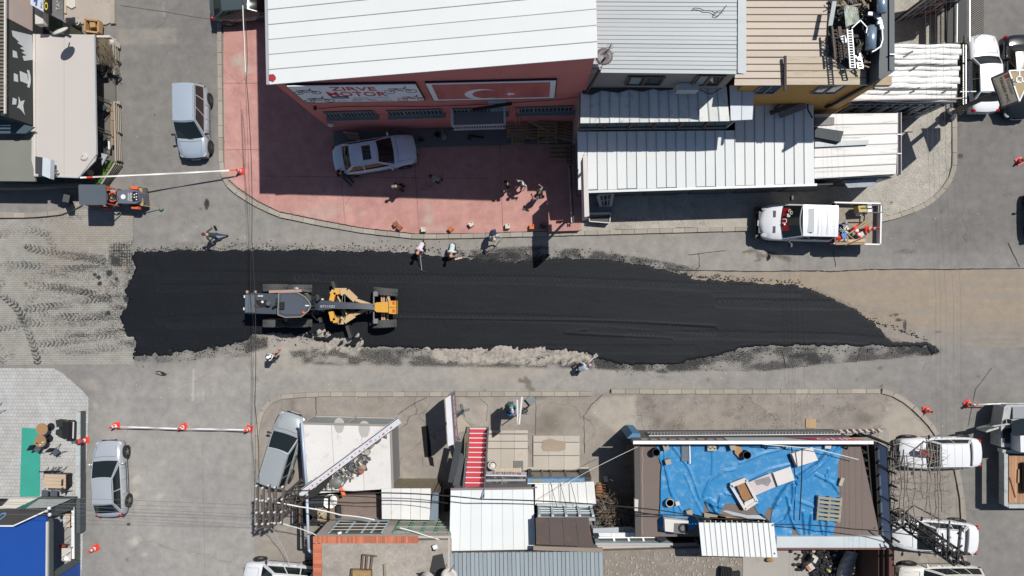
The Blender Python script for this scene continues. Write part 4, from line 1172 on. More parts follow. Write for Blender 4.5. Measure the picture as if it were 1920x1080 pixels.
# ---- small tandem roller with a flat canopy
def roller():
 ro=thing('road_roller','small orange and grey road roller with a flat dark canopy','roller',G(225,372,.012))
 ORG_=M('roller_orange',(.72,.12,.03),rough=.45);GR=M('roller_grey',(.115,.13,.165),rough=.4);CAN=M('roller_canopy',(.085,.105,.125),rough=.5,rnd=0)
 TAN=M('drum_frame_tan',(.42,.3,.17),rough=.7)
 g=G
 MB().ex([g(x,y,2.35)for x,y in[(147,348),(149,346),(196,346),(198,348),(199,382),(196,384),(150,384),(148,382)]],(0,0,-.09)).bd('canopy',CAN,ro)
 for x,y in((153,350),(194,350),(153,380),(194,380)):
  p=g(x,y,2.3);MB().bar(p,Vc((p.x,p.y,.9)),.05).bd('canopy_post',ORG_,ro)
 dr=MB().cyl(g(262,354,.42),g(265,388,.42),.41,.41,26);dr.bd('front_drum',M('drum_steel',(.22,.22,.18),rough=.35,metal=.6,var=.25),ro,smooth=40)
 dr=MB().cyl(g(176,352,.42),g(177,386,.42),.41,.41,26);dr.bd('rear_drum',MC['drum_steel'],ro,smooth=40)
 MB().bar(g(264,353,.98),g(267,386,.98),.12,.1).bd('drum_frame',TAN,ro)
 for y in(353,386):MB().bar(g(244,y,.8),g(265,y,.75),.1,.2).bd('drum_yoke',DARK,ro)
 MB().bar(g(262,357,1.02),g(263,366,1.02),.05).bd('scraper_bar',DARK,ro)
 hood=[(219,359),(222,357),(245,355),(258,357),(261,362),(260,378),(254,382),(222,381),(219,378)]
 MB().ex([g(x,y,1.35)for x,y in hood],(0,0,-.75)).bd('hood',GR,ro)
 MB().ex([g(x,y,1.36)for x,y in[(249,360),(252,359),(259,360),(260,376),(251,378),(248,375)]],(0,0,.02)).bd('hood_plate',BLACK,ro)
 MB().ex([g(231+4.6*math.cos(t*.52),369+4.6*math.sin(t*.52),1.355)for t in range(12)],(0,0,.012)).bd('round_logo',PLATE,ro)
 for x0,x1 in((236.5,239.8),(241,244.3)):
  a=g(x0+3,362,1.365);tf('HAMITBEY' if x0<240 else 'BELEDIYE',a,g(x0+3,377,1.365)-a,g(x0,362,1.365)-g(x0+3.3,362,1.365)*1. if False else(g(x1,362,1.365)-g(x0,362,1.365)),PLATE,ro)
 for x,y in((252,365),(252,370),(256,363),(256,369),(256,374)):MB().box(g(x,y,1.39),(.07,.06,.02)).bd('hood_sticker',PLATE,ro)
 for x in(236,241,246):MB().box(g(x,356.5,1.3),(.08,.05,.06)).bd('hood_vent',BLACK,ro)
 for x in(240,245,250):MB().box(g(x,382.5,1.25),(.08,.05,.08)).bd('hood_vent',BLACK,ro)
 for pts in([(243,349),(258,350),(258,355),(244,354)],[(246,386),(259,387),(259,392),(246,391)]):
  MB().ex([g(x,y,1.)for x,y in pts],(0,0,-.28)).bd('drum_guard',ORG_,ro)
 MB().ex([g(x,y,1.1)for x,y in[(198,350),(204,350),(204,357),(198,357)]],(0,0,-.5)).bd('side_cover',ORG_,ro)
 MB().ex([g(x,y,.95)for x,y in[(188,387),(205,387),(205,391),(190,391)]],(0,0,-.3)).bd('side_cover',M('roller_red_dark',(.35,.03,.02)),ro)
 st=MB();P=[g(211+8.*math.cos(a),369.5+8.5*math.sin(a),1.45)for a in[math.radians(40+i*28)for i in range(11)]]
 st.tube(P,.035,6);st.bd('seat_rail',ORG_,ro,smooth=True)
 MB().box(g(211,371,1.05),(.32,.34,.12)).bd('seat',M('seat_dark_green',(.05,.06,.05)),ro)
 MB().box(g(209,368,1.12),(.1,.3,.14)).bd('seat_armrest',M('grey_tan',(.3,.28,.2)),ro)
 MB().ex([g(x,y,.75)for x,y in[(198,352),(222,354),(222,384),(198,386)]],(0,0,-.35)).bd('platform',DARK,ro)
 MB().ex([g(x,y,1.)for x,y in[(205,353),(219,354),(220,361),(212,362),(206,358)]],(0,0,-.2)).bd('fender',M('worn_pale_grey',(.26,.27,.26)),ro)
 st=MB();c=g(217,373,1.35);st.tube([c+Vc((.16*math.cos(a),.16*math.sin(a),0))for a in[i*.523 for i in range(13)]],.014,5);st.bd('steering_wheel',BLACK,ro)
 st=MB()
 for i in range(3):st.tube([g(213+i*2,388-i,.9),g(220+i,380-i,1.)],.03,5)
 st.bd('lever',ALU,ro)
roller()
# ---- flat bed lorry at the right edge, its driver's door open
def lorry():
 ro=thing('flatbed_lorry','white flatbed lorry with a wooden deck and its door standing open','truck',G(1935,840,.012))
 g=G;OLDW=M('old_white_paint',(.38,.4,.39),rough=.5,dirt=((.14,.13,.11),.5,4))
 # cab facing up in the picture
 MB().ex([g(x,y,1.35)for x,y in[(1883,763),(1888,759),(2000,758),(2000,845),(1877,838),(1877,800)]],(0,0,-.85)).bd('cab_body',OLDW,ro)
 MB().ex([g(x,y,1.36)for x,y in[(1880,805),(1912,800),(1912,832),(1880,830)]],(0,0,.01)).bd('cab_interior',BLACK,ro)
 MB().ex([g(x,y,2.1)for x,y in[(1913,817),(2000,812),(2000,846),(1914,848)]],(0,0,-.75)).bd('cab_roof',WHT,ro)
 mb=MB();mb.quad(g(1899,763,1.42),g(2000,760,1.42),g(2000,783,1.5),g(1899,785,1.5));mb.bd('bonnet_panel',M('dusty_blue_grey',(.18,.19,.22),rough=.4),ro)
 mb=MB();mb.grid(lambda a,b:g(1897+60*a,790+27*b-6*math.sin(a*3)*(1-b),1.5+.6*b),6,4);mb.bd('windshield',GLASS,ro,smooth=True)
 MB().ell(g(1890,768,1.2),(.12,.2,.12),10,6).bd('headlight',HLGL,ro,smooth=True)
 dr=MB();q=[(1849,808),(1855,804),(1893,794),(1900,797),(1875,815)]
 dr.ex([g(*p,1.25)for p in[(1848,807),(1893,794),(1894,797),(1850,811)]],(0,0,-.8))
 P=[g(1848,807,1.25),g(1862,799,1.85),g(1890,795,1.85),g(1893,795,1.25)]
 for i in range(3):dr.bar(P[i],P[i+1],.07)
 dr.bd('open_door',OLDW,ro)
 mb=MB();mb.quad(P[0]+Vc((0,0,.02)),P[3]+Vc((0,0,.02)),P[2],P[1]);mb.bd('door_glass',GLASS,ro)
 MB().box(g(1893,790,1.6),(.08,.2,.3)).bd('mirror',BLACK,ro)
 # deck
 DECK=M('deck_board',(.36,.2,.11),rough=.7,stretch=(8,1,1),var=.3,dirt=((.1,.06,.04),.45,5),rnd=.2)
 for i in range(20):
  x0=1892+i*5.1
  MB().ex([g(x,y,1.1)for x,y in[(x0,855),(x0+4.8,855),(x0+4.8,946),(x0,946)]],(0,0,-.06)).bd('deck_board',DECK,ro)
 for pts,nm in(([(1883,848),(1890,848),(1890,951),(1883,948)],'side_gate'),([(1890,946),(2000,944),(2000,953),(1892,953)],'tail_gate'),([(1880,843),(2000,850),(2000,855),(1880,849)],'headboard')):
  MB().ex([g(x,y,1.42)for x,y in pts],(0,0,-.42)).bd(nm,OLDW,ro)
 MB().ex([g(x,y,.9)for x,y in[(1888,850),(2000,850),(2000,945),(1888,945)]],(0,0,-.3)).bd('chassis',DARK,ro)
 c=MB().cyl(g(1925,868,1.3),g(1925,922,1.3),.22,.22,12);c.bd('black_barrel',BLACK,ro,smooth=40)
 MB().bar(g(1893,895,1.12),g(1904,933,1.12),.04).bd('deck_lath',RUST,ro)
 MB().bar(g(1910,880,1.15),g(1909,905,1.15),.08,.06).bd('deck_lath',WOOD,ro)
 for px,py in((1893,785),(1886,898)):
  p=g(px,py,.4);o=add_wheel(ro,0,0,.4,.24,-1,STEELR);o.location=p-ORG[ro.name];o.rotation_euler=(0,0,-math.pi/2)
lorry()
# ================================================================== BUILDINGS, NORTH SIDE
def wallpanel(ro,pts,off,mat,nm='wall',**k):
 return MB().ex(pts,off).bd(nm,mat,ro,**k)
def walls(ro,top,z0,mat,th=.12,nm='wall',holes=()):
 """one wall object per side under a list of world points (tops)"""
 n=len(top);cx=sum(p.x for p in top)/n;cy=sum(p.y for p in top)/n
 for i in range(n):
  if i in holes:continue
  a,b=top[i],top[(i+1)%n]
  d=(b-a);d.z=0;s=Vc((-d.y,d.x,0)).normalized()
  if s.dot(Vc((cx,cy,0))-Vc((a.x,a.y,0)))<0:s=-s
  e=d.normalized()*(th+.002)
  P=[Vc((a.x,a.y,z0))+e*(i%2),Vc((b.x,b.y,z0))-e*(i%2),b-e*(i%2),a+e*(i%2)]
  MB().ex(P,s*th).bd(nm,mat,ro)
def ins(pts,d):
 n=len(pts);cx=sum(p.x for p in pts)/n;cy=sum(p.y for p in pts)/n
 return[Vc((p.x-math.copysign(d,p.x-cx),p.y-math.copysign(d,p.y-cy),p.z))for p in pts]
PANW=M('white_roof_sheet',(.68,.71,.71),rough=.55,var=.04,fine=.02,rnd=.03,dirt=((.42,.4,.36),.16,1.2,.5))
PANW2=M('dusty_white_roof',(.66,.665,.65),rough=.6,var=.07,rnd=.05,dirt=((.3,.26,.2),.28,1.6,.6))
PANT=M('tan_roof_sheet',A(216,202,186),rough=.65,var=.1,rnd=.06,stretch=(.5,3,1),dirt=((.3,.22,.15),.3,1.5,.6))
PANB=M('blue_grey_roof_sheet',A(183,193,198),rough=.5,var=.08,rnd=.05,stretch=(.5,3,1),dirt=((.25,.27,.27),.25,1.4,.5))
SEAMG=M('sheet_seam',(.3,.32,.33),rough=.6)
SEAMD=M('dark_seam',(.1,.1,.1),rough=.7)
REDW=M('red_wall',(.62,.21,.195),rough=.85,var=.08,dirt=((.3,.1,.08),.3,1.2,.6))
GREYW=M('grey_plaster',A(178,172,168),rough=.9,var=.1,dirt=((.12,.11,.1),.35,1.4,.6),bump=.006)
OCHRE=M('ochre_plaster',A(222,168,92),rough=.9,var=.1,dirt=((.15,.1,.05),.3,1.5,.6))
OLDG=M('dark_apron',A(120,125,125),rough=.9,var=.15)
# ---------------- red workshop
def red_workshop():
 ro=thing('workshop_building','red workshop with a big white roof, a shop board and a flag panel','building',G(840,150,0))
 F=Fac((625,247),(1082,233))
 hl,hr=8.75,10.7
 W0,W1=F.a.copy(),F.b.copy()
 back=-F.n*11.6
 p=lambda q,z:Vc((q.x,q.y,z))
 MB().ex([p(W0,0),p(W1,0),p(W1,hr),p(W0,hl)],-F.n*.25).bd('wall',REDW,ro)
 a,b=W0-F.n*.26,W0+back;MB().ex([p(a,0),p(b,0),p(b,hl),p(a,hl)],F.u*.25).bd('wall',REDW,ro)
 a,b=W1-F.n*.26,W1+back;MB().ex([p(a,0),p(b,0),p(b,hr),p(a,hr)],-F.u*.25).bd('wall',REDW,ro)
 # roof: panels run along the slope
 A0=W0+F.n*.05-F.u*.22;B0=W1+F.n*.05+F.u*.1
 A0.z=hl+.18;B0.z=hr+.24
 A1=A0+back-F.n*.3;B1=B0+back-F.n*.3
 shp_(ro,A0,A1,B1,B0,18,PANW,th=.07,seam=M('roof_seam_grey',(.36,.38,.38)),gap=.004,sw=.028,sh=.02)
 MB().bar(A0-F.u*.07-Vc((0,0,.05)),A1-F.u*.07-Vc((0,0,.05)),.12,.12).bd('gutter',ALU,ro)
 MB().ex([G(x,y,hl+.2)for x,y in[(504,140),(513,139),(520,147),(512,154),(504,150)]],(0,0,.02)).bd('red_patch',M('red_patch',(.32,.02,.03)),ro)
 # billboard
 bb=MB();F.box(bb,[(536,161),(780,157.5),(797.5,189.5),(573.5,193.5)],.004,.12);bb.bd('board_back',BLACK,ro)
 SGW=M('sign_white',(.8,.86,.94),rough=.5,var=.04);SGR=M('sign_red',(.55,.035,.03),rough=.5);SGD=M('sign_ink',(.05,.06,.09),rough=.6);SGB=M('sign_navy',(.03,.05,.16),rough=.5)
 f=MB();F.box(f,[(538,162),(779,158.8),(796,189),(574,192.6)],.125,.16);f.bd('sign_board',SGW,ro)
 def fit(txt,x0,y0,x1,y1,mat,sh=0,nm='lettering'):
 # lower left / lower right / upper left in pixels of an upright strip
  O=F.at(x0,y1,.175);U=F.at(x1,y1,.175)-O
  top=F.at(x0,y0,.175);V=Vc((0,0,top.z-O.z))
  return tf(txt,O,U,V,mat,ro,th=0.,name=nm)
 fit('ZIRVE',622,163.4,707,170.4,SGR)
 fit('MOTOR',618,172.4,728,180.6,SGR)
 m=MB();F.box(m,[(620,181.2),(652,180.8),(655,184.8),(624,185.2)],.165,.175);m.bd('sign_label',SGB,ro)
 O=F.at(626,184.2,.19);tf('STMAX',O,F.at(652,184,.19)-O,Vc((0,0,.14)),SGW,ro,th=0)
 for x0,x1,t in((664,694,'MOTORSIKLET'),(702,730,'SCOOTER')):
  O=F.at(x0,184.3,.175);tf(t,O,F.at(x1,184,.175)-O,Vc((0,0,.09)),SGD,ro,th=0)
 O=F.at(660,187.2,.175);tf('YETKILI BAYI',O,F.at(703,187,.175)-O,Vc((0,0,.11)),SGD,ro,th=0)
 O=F.at(633,190.3,.175);tf('SATIS  -  SERVIS  -  YEDEK PARCA',O,F.at(736,188.8,.175)-O,Vc((0,0,.11)),SGD,ro,th=0)
 # four little motorcycles printed on the board (wheels, frame, bars)
 def moto(x,y,s,mt):
  c=F.at(x,y,.17);m=MB();U=F.u*s;Z=Vc((0,0,s))
  for k in(-.55,.55):
   pts=[c+U*(k+.28*math.cos(t*.628))+Z*(-.25+.28*math.sin(t*.628))for t in range(11)]
   for i in range(10):m.bar(pts[i],pts[i+1],.02*s+.015,.012,up=F.n)
  for q in(((-.55,-.25),(-.1,.15)),((-.1,.15),(.3,.2)),((.3,.2),(.55,-.25)),((.25,.2),(.4,.55)),((-.5,.22),(-.05,.25)),((-.15,-.1),(.2,-.1))):
   m.bar(c+U*q[0][0]+Z*q[0][1],c+U*q[1][0]+Z*q[1][1],.07*s,.012,up=F.n)
  m.bd('printed_motorcycle',mt,ro)
 moto(574,172,.75,SGD);moto(597,187,.85,SGD);moto(749,169,.9,M('ink_green',(.16,.2,.2)));moto(772,184,.85,M('ink_mix',(.25,.14,.08)))
 # flag panel
 f=MB();F.box(f,[(796.5,156.2),(1044,150.2),(1040,185),(812.5,190)],.004,.1);f.bd('board_back',BLACK,ro)
 f=MB();F.box(f,[(798,157.3),(1042.5,151.5),(1039,184),(814,189)],.105,.13);f.bd('flag_border',SGW,ro)
 FL=M('flag_red',(.5,.14,.14),rough=.6,var=.55,sc=.9,fine=.03,stretch=(1.2,1,.35))
 f=MB();F.box(f,[(809,159.3),(1032,154.2),(1030,182),(822,186.8)],.132,.14);f.bd('flag_field',FL,ro)
 def disc(cu,cz,r):return[(cu+r*math.cos(t),cz+r*math.sin(t))for t in np.linspace(0,2*math.pi,40,endpoint=False)]
 u0,z0=F.uz(897,171.3);Rr=1.2
 u_l,_=F.uz(871,171.5);Rr=abs(u0-u_l)*1.25;zc=z0
 # crescent polygon: outer circle minus an inner circle shifted towards the star
 cu=u_l+Rr*1.;ci=cu+Rr*.25;ri=Rr*.8
 zs=min(1.,1.13/Rr)
 ang=math.acos((Rr*Rr-ri*ri+(ci-cu)**2)/(2*Rr*(ci-cu)))
 ang2=math.atan2(Rr*math.sin(ang),Rr*math.cos(ang)-(ci-cu))
 outer=[(cu+Rr*math.cos(t),Rr*math.sin(t))for t in np.linspace(ang,2*math.pi-ang,36)]
 inner=[(ci+ri*math.cos(t),ri*math.sin(t))for t in np.linspace(ang2,2*math.pi-ang2,36)]
 m=MB()
 P=lambda u,z:F.a+F.u*u+Vc((0,0,zc+z*zs-F.a.z))+F.n*.145
 for i in range(35):m.quad(P(*outer[i]),P(*outer[i+1]),P(*inner[i+1]),P(*inner[i]))
 m.bd('crescent',SGW,ro)
 us,zz=F.uz(957,170.4);rs=abs(F.uz(968,170)[0]-us)*1.05
 st=[]
 for i in range(10):
  r=rs if i%2==0 else rs*.4;t=math.pi+i*math.pi/5
  st.append(P(us+r*math.cos(t),(zz-zc)/zs+r*math.sin(t)))
 m=MB();c=P(us,(zz-zc)/zs)
 for i in range(10):m.add([c,st[i],st[(i+1)%10]],[(0,1,2)])
 m.bd('star',SGW,ro)
 # long barred windows
 BARS=M('window_bar',A(160,165,165),rough=.6)
 for x0,x1,ya,yb in((602,701,206,218),(722,829,204,215),(846,950,200,212),(969,1075,198,209)):
  u0,zt=F.uz(x0,ya);u1,_=F.uz(x1,ya);_,zb=F.uz(x0+8,yb)
  u1=F.uz(x1,ya+2)[0];zt=min(zt,zb+.9)
  m=MB();F.rect(m,u0,zb,u1,zt,.004,.03);m.bd('window_pane',WINGL,ro)
  m=MB();F.rect(m,u0-.1,zb-.1,u1+.1,zb,.004,.26);m.bd('window_sill',M('sill_grey',A(150,152,150)),ro)
  fr=MB();F.rect(fr,u0,zt-.06,u1,zt,.035,.1);F.rect(fr,u0,zb,u1,zb+.05,.035,.1);n=14
  fr.bd('window_frame',BARS,ro)
  for i in range(n+1):
   u=u0+(u1-u0-.04)*i/n;m=MB();F.rect(m,u,zb+.052,u+.04+(.05 if i==4 else 0),zt-.062,.035,.08);m.bd('window_bar',BARS,ro)
   # little terrace with a rail over the door
 zt=3.4
 BT=[G(x,y,zt)for x,y in[(849,206),(946,203),(948,241),(852,243)]]
 a=F.at(849,212,0);u0=(G(849,230,zt)-F.a).dot(F.u);u1=(G(948,230,zt)-F.a).dot(F.u)
 d=(G(900,242,zt)-F.a).dot(F.n)
 m=MB();F.rect(m,u0,zt-.18,u1,zt,.002,d);m.bd('terrace_slab',M('terrace_grey',A(150,148,150),dirt=((.1,.1,.1),.3,3)),ro)
 WR=M('white_rail',(.6,.62,.64),rough=.5)
 up=Vc((0,0,1));P=lambda u,o,z:F.a+F.u*u+F.n*o+Vc((0,0,z))
 for q0,q1 in(((u0+.03,.05),(u0+.03,d)),((u0+.03,d),(u1-.03,d)),((u1-.03,d),(u1-.03,.05))):
  m=MB().bar(P(*q0,zt+.8),P(*q1,zt+.8),.07,.05).bar(P(*q0,zt+.06),P(*q1,zt+.06),.06,.04);m.bd('rail',WR,ro)
  n=int(abs((q1[0]-q0[0])+(q1[1]-q0[1]))/.13)
  for i in range(n+1):
   t=i/n;u=q0[0]+(q1[0]-q0[0])*t;o=q0[1]+(q1[1]-q0[1])*t
   MB().bar(P(u,o,zt),P(u,o,zt+.78),.025).bd('baluster',WR,ro)
 m=MB();F.rect(m,u0+1.95,zt,u0+2.85,zt+1.9,.004,.05);m.bd('terrace_door',M('door_pale_blue',(.42,.48,.55)),ro)
 MB().bar(F.at(960,194,.2),F.at(886,206,.3),.16,.1).bd('black_arm',BLACK,ro)
 m=MB();u,z=F.uz(964,200);F.rect(m,u,.2,u+.1,z,.01,.1);F.rect(m,u+.16,.2,u+.26,z-.1,.01,.1);m.bd('downpipe',REDW,ro)
 m=MB();F.rect(m,F.uz(1047,212)[0],F.uz(1047,217)[1],F.uz(1069,212)[0],F.uz(1047,213)[1],.004,.05);m.bd('house_number_plate',BLUEP,ro)
 mb=MB();pts=[F.at(x,y,.06)for x,y in[(597,204),(640,200),(720,199),(790,200),(850,198),(900,196),(962,193),(1000,190),(1050,187),(1085,182)]];mb.tube(pts,.018,5);mb.bd('wall_cable',CABLE,ro)
 MB().bar(F.at(588,203,.1),F.at(594,203,.1),.18,.12).bd('wall_lamp',DARK,ro)
 MB().ell(F.at(620,234,.12),(.18,.12,.14),8,5).bd('wall_lamp',PLATE,ro)
 return F
RF=red_workshop()
m=MB();P=[G(x,y,.22)for x,y in[(625,248),(1082,234),(1083,268),(900,272),(790,276),(626,278)]]
m.ex(P,(0,0,-.2));m.bd('apron',OLDG,kind='structure')
# ---------------- pallets, boards and tools against the red wall
PW=M('pallet_wood',A(178,150,116),rough=.85,var=.25,fsc=25,fine=.2,rnd=.15)
PWS=M('pallet_wood_aged',A(166,152,130),rough=.85,var=.2,fsc=25,fine=.2,rnd=.15)
def pallet_mesh(ro,L=1.2,W=1.,nb=7,mt=PW):
 for i in range(nb):
  x=-L/2+(i+.5)*L/nb;MB().box((x,0,.132),(L/nb*.62,W,.022)).bd('slat',mt,ro,local=True)
 for y in(-W/2+.05,0,W/2-.05):
  MB().box((0,y,.109),(L,.1,.022)).bd('stringer',mt,ro,local=True)
  for x in(-L/2+.07,0,L/2-.07):MB().box((x,y,.06),(.14,.1,.075)).bd('block',mt,ro,local=True)
  MB().box((0,y,.011),(L,.1,.022)).bd('stringer',mt,ro,local=True)
def pallet(label,px,py,z,L=1.2,W=1.,rz=0.,nb=7,tilt=None,mt=None,group=None):
 r=thing('pallet',label,'pallet',G(px,py,z),rz,group)
 pallet_mesh(r,L,W,nb,mt or PW)
 if tilt:r.rotation_euler=(tilt[0],tilt[1],rz)
 return r
pallet('open slatted pallet lying alone in front of the pallet pile by the red wall',1050,287,.12,1.,1.2,math.pi/2,4)
pallet('pallet with its edge nearest the terrace rail in the dark pile',971,245,.9,.8,1.2,math.pi/2,5)
pallet('lowest small pallet of the dark pile beside the terrace rail',971,262,.24,.8,.6,0,4)
pallet('pallet under the leaning pole in the middle of the dark pile',997,246,.5,1.,1.2,math.pi/2,6)
pallet('tall pallet lying on top in the centre of the pile by the red wall',1026,238,.9,1.15,1.1,math.pi/2,7,tilt=(.15,0))
pallet('lower pallet in the centre of the pile by the red wall',1026,250,.5,1.15,1.1,math.pi/2,7)
pallet('crooked pallet at the right end of the pile by the red wall',1060,248,.6,1.,1.2,math.radians(78),6,tilt=(.1,.05))
t=MB().bar(G(989,226,1.9),G(1056,260,.35),.07,.05).bd('pole',WOOD);props(t,'long wooden pole leaning across the dark pallet pile','pole')
t=thing('shovel','round shovel leaning on the red wall next to a dark bucket','shovel',G(833,256,.23))
MB().bar(G(824,230,1.35),G(831,252,.35),.03).bd('handle',WOOD,t);MB().ell(G(832,256,.28),(.17,.2,.02),10,4).bd('blade',STEEL,t)
t=thing('bucket','dark bucket standing by the red wall left of the shovel','bucket',G(821,254,.22));MB().lathe(G(821,254,.22),[(.001,.02),(.13,0.),(.16,.3),(.14,.3),(.11,.03)],14).bd('pail',BLACK,t)
t=thing('broken_chair','black broken chair frame lying on the grey apron near the sedan','chair',G(788,262,.23))
for a,b in(((783,262),(794,264)),((787,255),(790,264)),((785,265),(795,260))):MB().bar(G(*a,.3),G(*b,.35),.07,.05).bd('chair_rail',BLACK,t)
t=thing('timber_stack','short dark boards stacked on the apron behind the silver sedan','boards',G(660,252,.23))
for i in range(6):MB().box(G(658+i*1.5,250+i*2.2,.3+.04*i),(.85-.05*i,.1,.05),rz=-.12+.02*i).bd('board',PWS if i else OFFW,t)
for x,y,w,lb in((893,256,.9,'dark iron bar lying on the apron under the terrace'),(880,260,.2,'small dark lump on the apron left of the iron bar')):
 t=MB().box(G(x,y,.26),(w,.1,.07),rz=-.15).bd('iron_bar' if w>.5 else 'scrap_block',BLACK);props(t,lb,'scrap')
 # ---------------- forecourt paint tins, all alike in size
TIN_W=M('tin_white',A(225,222,205),var=.15);TIN_O=M('tin_orange',A(205,112,52),var=.2,sc=5);TIN_R=M('tin_rust',A(165,96,66),var=.3,sc=6)
def tin(px,py,rz,mt,label,lidm=None,dark=False):
 t=thing('metal_tin',label,'tin',G(px,py,.12),rz,'square tins standing in a row along the forecourt edge')
 MB().box((0,0,.14),(.25,.25,.28)).bd('tin_body',mt,t,local=True)
 MB().box((0,0,.285),(.255,.255,.012)).bd('rim',lidm or mt,t,local=True)
 MB().cyl((.06,.07,.29),(.06,.07,.315),.035,n=8).bd('cap',BLACK if dark else STEEL,t,local=True)
tin(743,421,.5,TIN_R,'rusty brown tin touching another at the left end of the row');tin(750,427,.9,TIN_O,'brown orange tin set askew against the rusty one',TIN_R)
tin(795,431,.05,TIN_W,'cream tin second place from the left in the row');tin(846,430,.75,TIN_O,'plain orange tin turned corner on to the kerb')
tin(884,421,.6,TIN_W,'white tin turned askew left of the man in the waistcoat',dark=True);tin(952,425,.05,TIN_W,'white tin square to the kerb right of the man in the waistcoat',dark=True)
tin(997,426,0.,TIN_O,'orange tin at the edge of the dark sign shadow',M('tin_red_lid',(.6,.15,.05)),True);tin(1018,424,.3,M('tin_dark',(.05,.04,.04)),'dark tin standing inside the sign shadow');tin(1054,424,.8,TIN_W,'white tin on the pink ledge at the right end of the row')
# ---------------- blue-grey roofed house and the long white lean-to sheds
def house_blue():
 ro=thing('house','grey house with a blue grey corrugated roof next to the red workshop','building',G(1240,170,0))
 h=9.
 c=[G(1100,136,h),G(1395,139,h),G(1398,-160,h),G(1104,-160,h)]
 shp_(ro,c[0],c[3],c[2],c[1],38,PANB,th=.05,seam=SEAMD,alt=.012,gap=.006,sw=.022,sh=.012)
 MB().ex([G(x,y,h+.05)for x,y in[(1383,137),(1399,139),(1399,-160),(1384,-160)]],(0,0,.02)).bd('ridge_flashing',PANB,ro)
 ww=ins([Vc((p.x,p.y,h-.09))for p in c],.18)
 walls(ro,ww,0,GREYW,holes=(2,))
 F=Fac((0,0),(1,0));F.a=ww[0].copy();F.b=ww[1].copy();d=F.b-F.a;d.z=0;F.u=d.normalized();F.n=Vc((F.u.y,-F.u.x,0))
 BR=M('brown_frame',(.14,.075,.045),rough=.6)
 for x0,x1,y0,y1 in((1180,1245,141,156),(1310,1360,139,157)):
  u0,z1=F.uz(x0,y0+1);u1=F.uz(x1,y0)[0];z0=F.uz(x0,y1)[1]
  m=MB();F.rect(m,u0,z0,u1,z1,.004,.04);m.bd('window',WINGL,ro)
  for a,b,q,r in((u0-.08,z0-.08,u1+.08,z0),(u0-.08,z1,u1+.08,z1+.08),(u0-.08,z0+.001,u0,z1-.001),(u1,z0+.001,u1+.08,z1-.001),((u0+u1)/2-.06,z0+.002,(u0+u1)/2+.06,z1-.002)):
   m=MB();F.rect(m,a,b,q,r,.041,.09);m.bd('window_frame',BR,ro)
  m=MB();u=u0+.12;F.rect(m,u,z0+.05,u+(u1-u0)*.3,z1-.1,.045,.05);m.bd('curtain',M('curtain',(.25,.32,.32)),ro)
 m=MB();F.rect(m,.1,6.9,.35,8.6,.01,.12)
 # dish, mast and aerial
 t=thing('satellite_dish','grey satellite dish on a black mast at the corner of the blue grey roof','dish',G(1102,172,6.8))
 MB().cyl(G(1100,173,6.8),G(1126,128,9.8),.07,.07,8).bd('mast',BLACK,t)
 MB().lathe(G(1132,108,9.8),[(.001,0),(.2,.03),(.36,.12),(.37,.13),(.2,.045),(.001,.02)],18).bd('dish',M('dish_grey',(.13,.12,.13),rough=.5),t,smooth=True)
 MB().cyl(G(1134,109,9.85),G(1134,109,10.1),.05,n=8).bd('receiver',BLACK,t)
 m=MB();m.bar(G(1131,119,9.6),G(1127,128,9.8),.03);m.bd('bracket',BLACK,t)
 t=thing('tv_aerial','thin black television aerial above the grey satellite dish','aerial',G(1141,95,9.1))
 m=MB();m.bar(G(1136,104,9.2),G(1146,83,10.4),.03)
 for k in range(5):q=G(1136,104,9.2).lerp(G(1146,83,10.4),.15+k*.2);m.bar(q-Vc((.16,.02,0)),q+Vc((.16,.05,0)),.016)
 m.bar(G(1131,93,9.5),G(1151,101,9.5),.03);m.bd('aerial_rod',BLACK,t)
 m=MB();P=[G(x,y,9.1)for x,y in[(1298,17),(1303,15),(1313,16),(1320,20),(1332,20),(1340,24),(1338,29),(1344,31),(1350,26),(1356,18),(1362,10)]];m.tube(P,.016,5)
 m.tube([G(x,y,9.1)for x,y in[(1340,24),(1348,20),(1358,21)]],.014,5)
 t=m.bd('loose_cable',CABLE);props(t,'loop of loose black cable lying on the blue grey roof','cable')
house_blue()
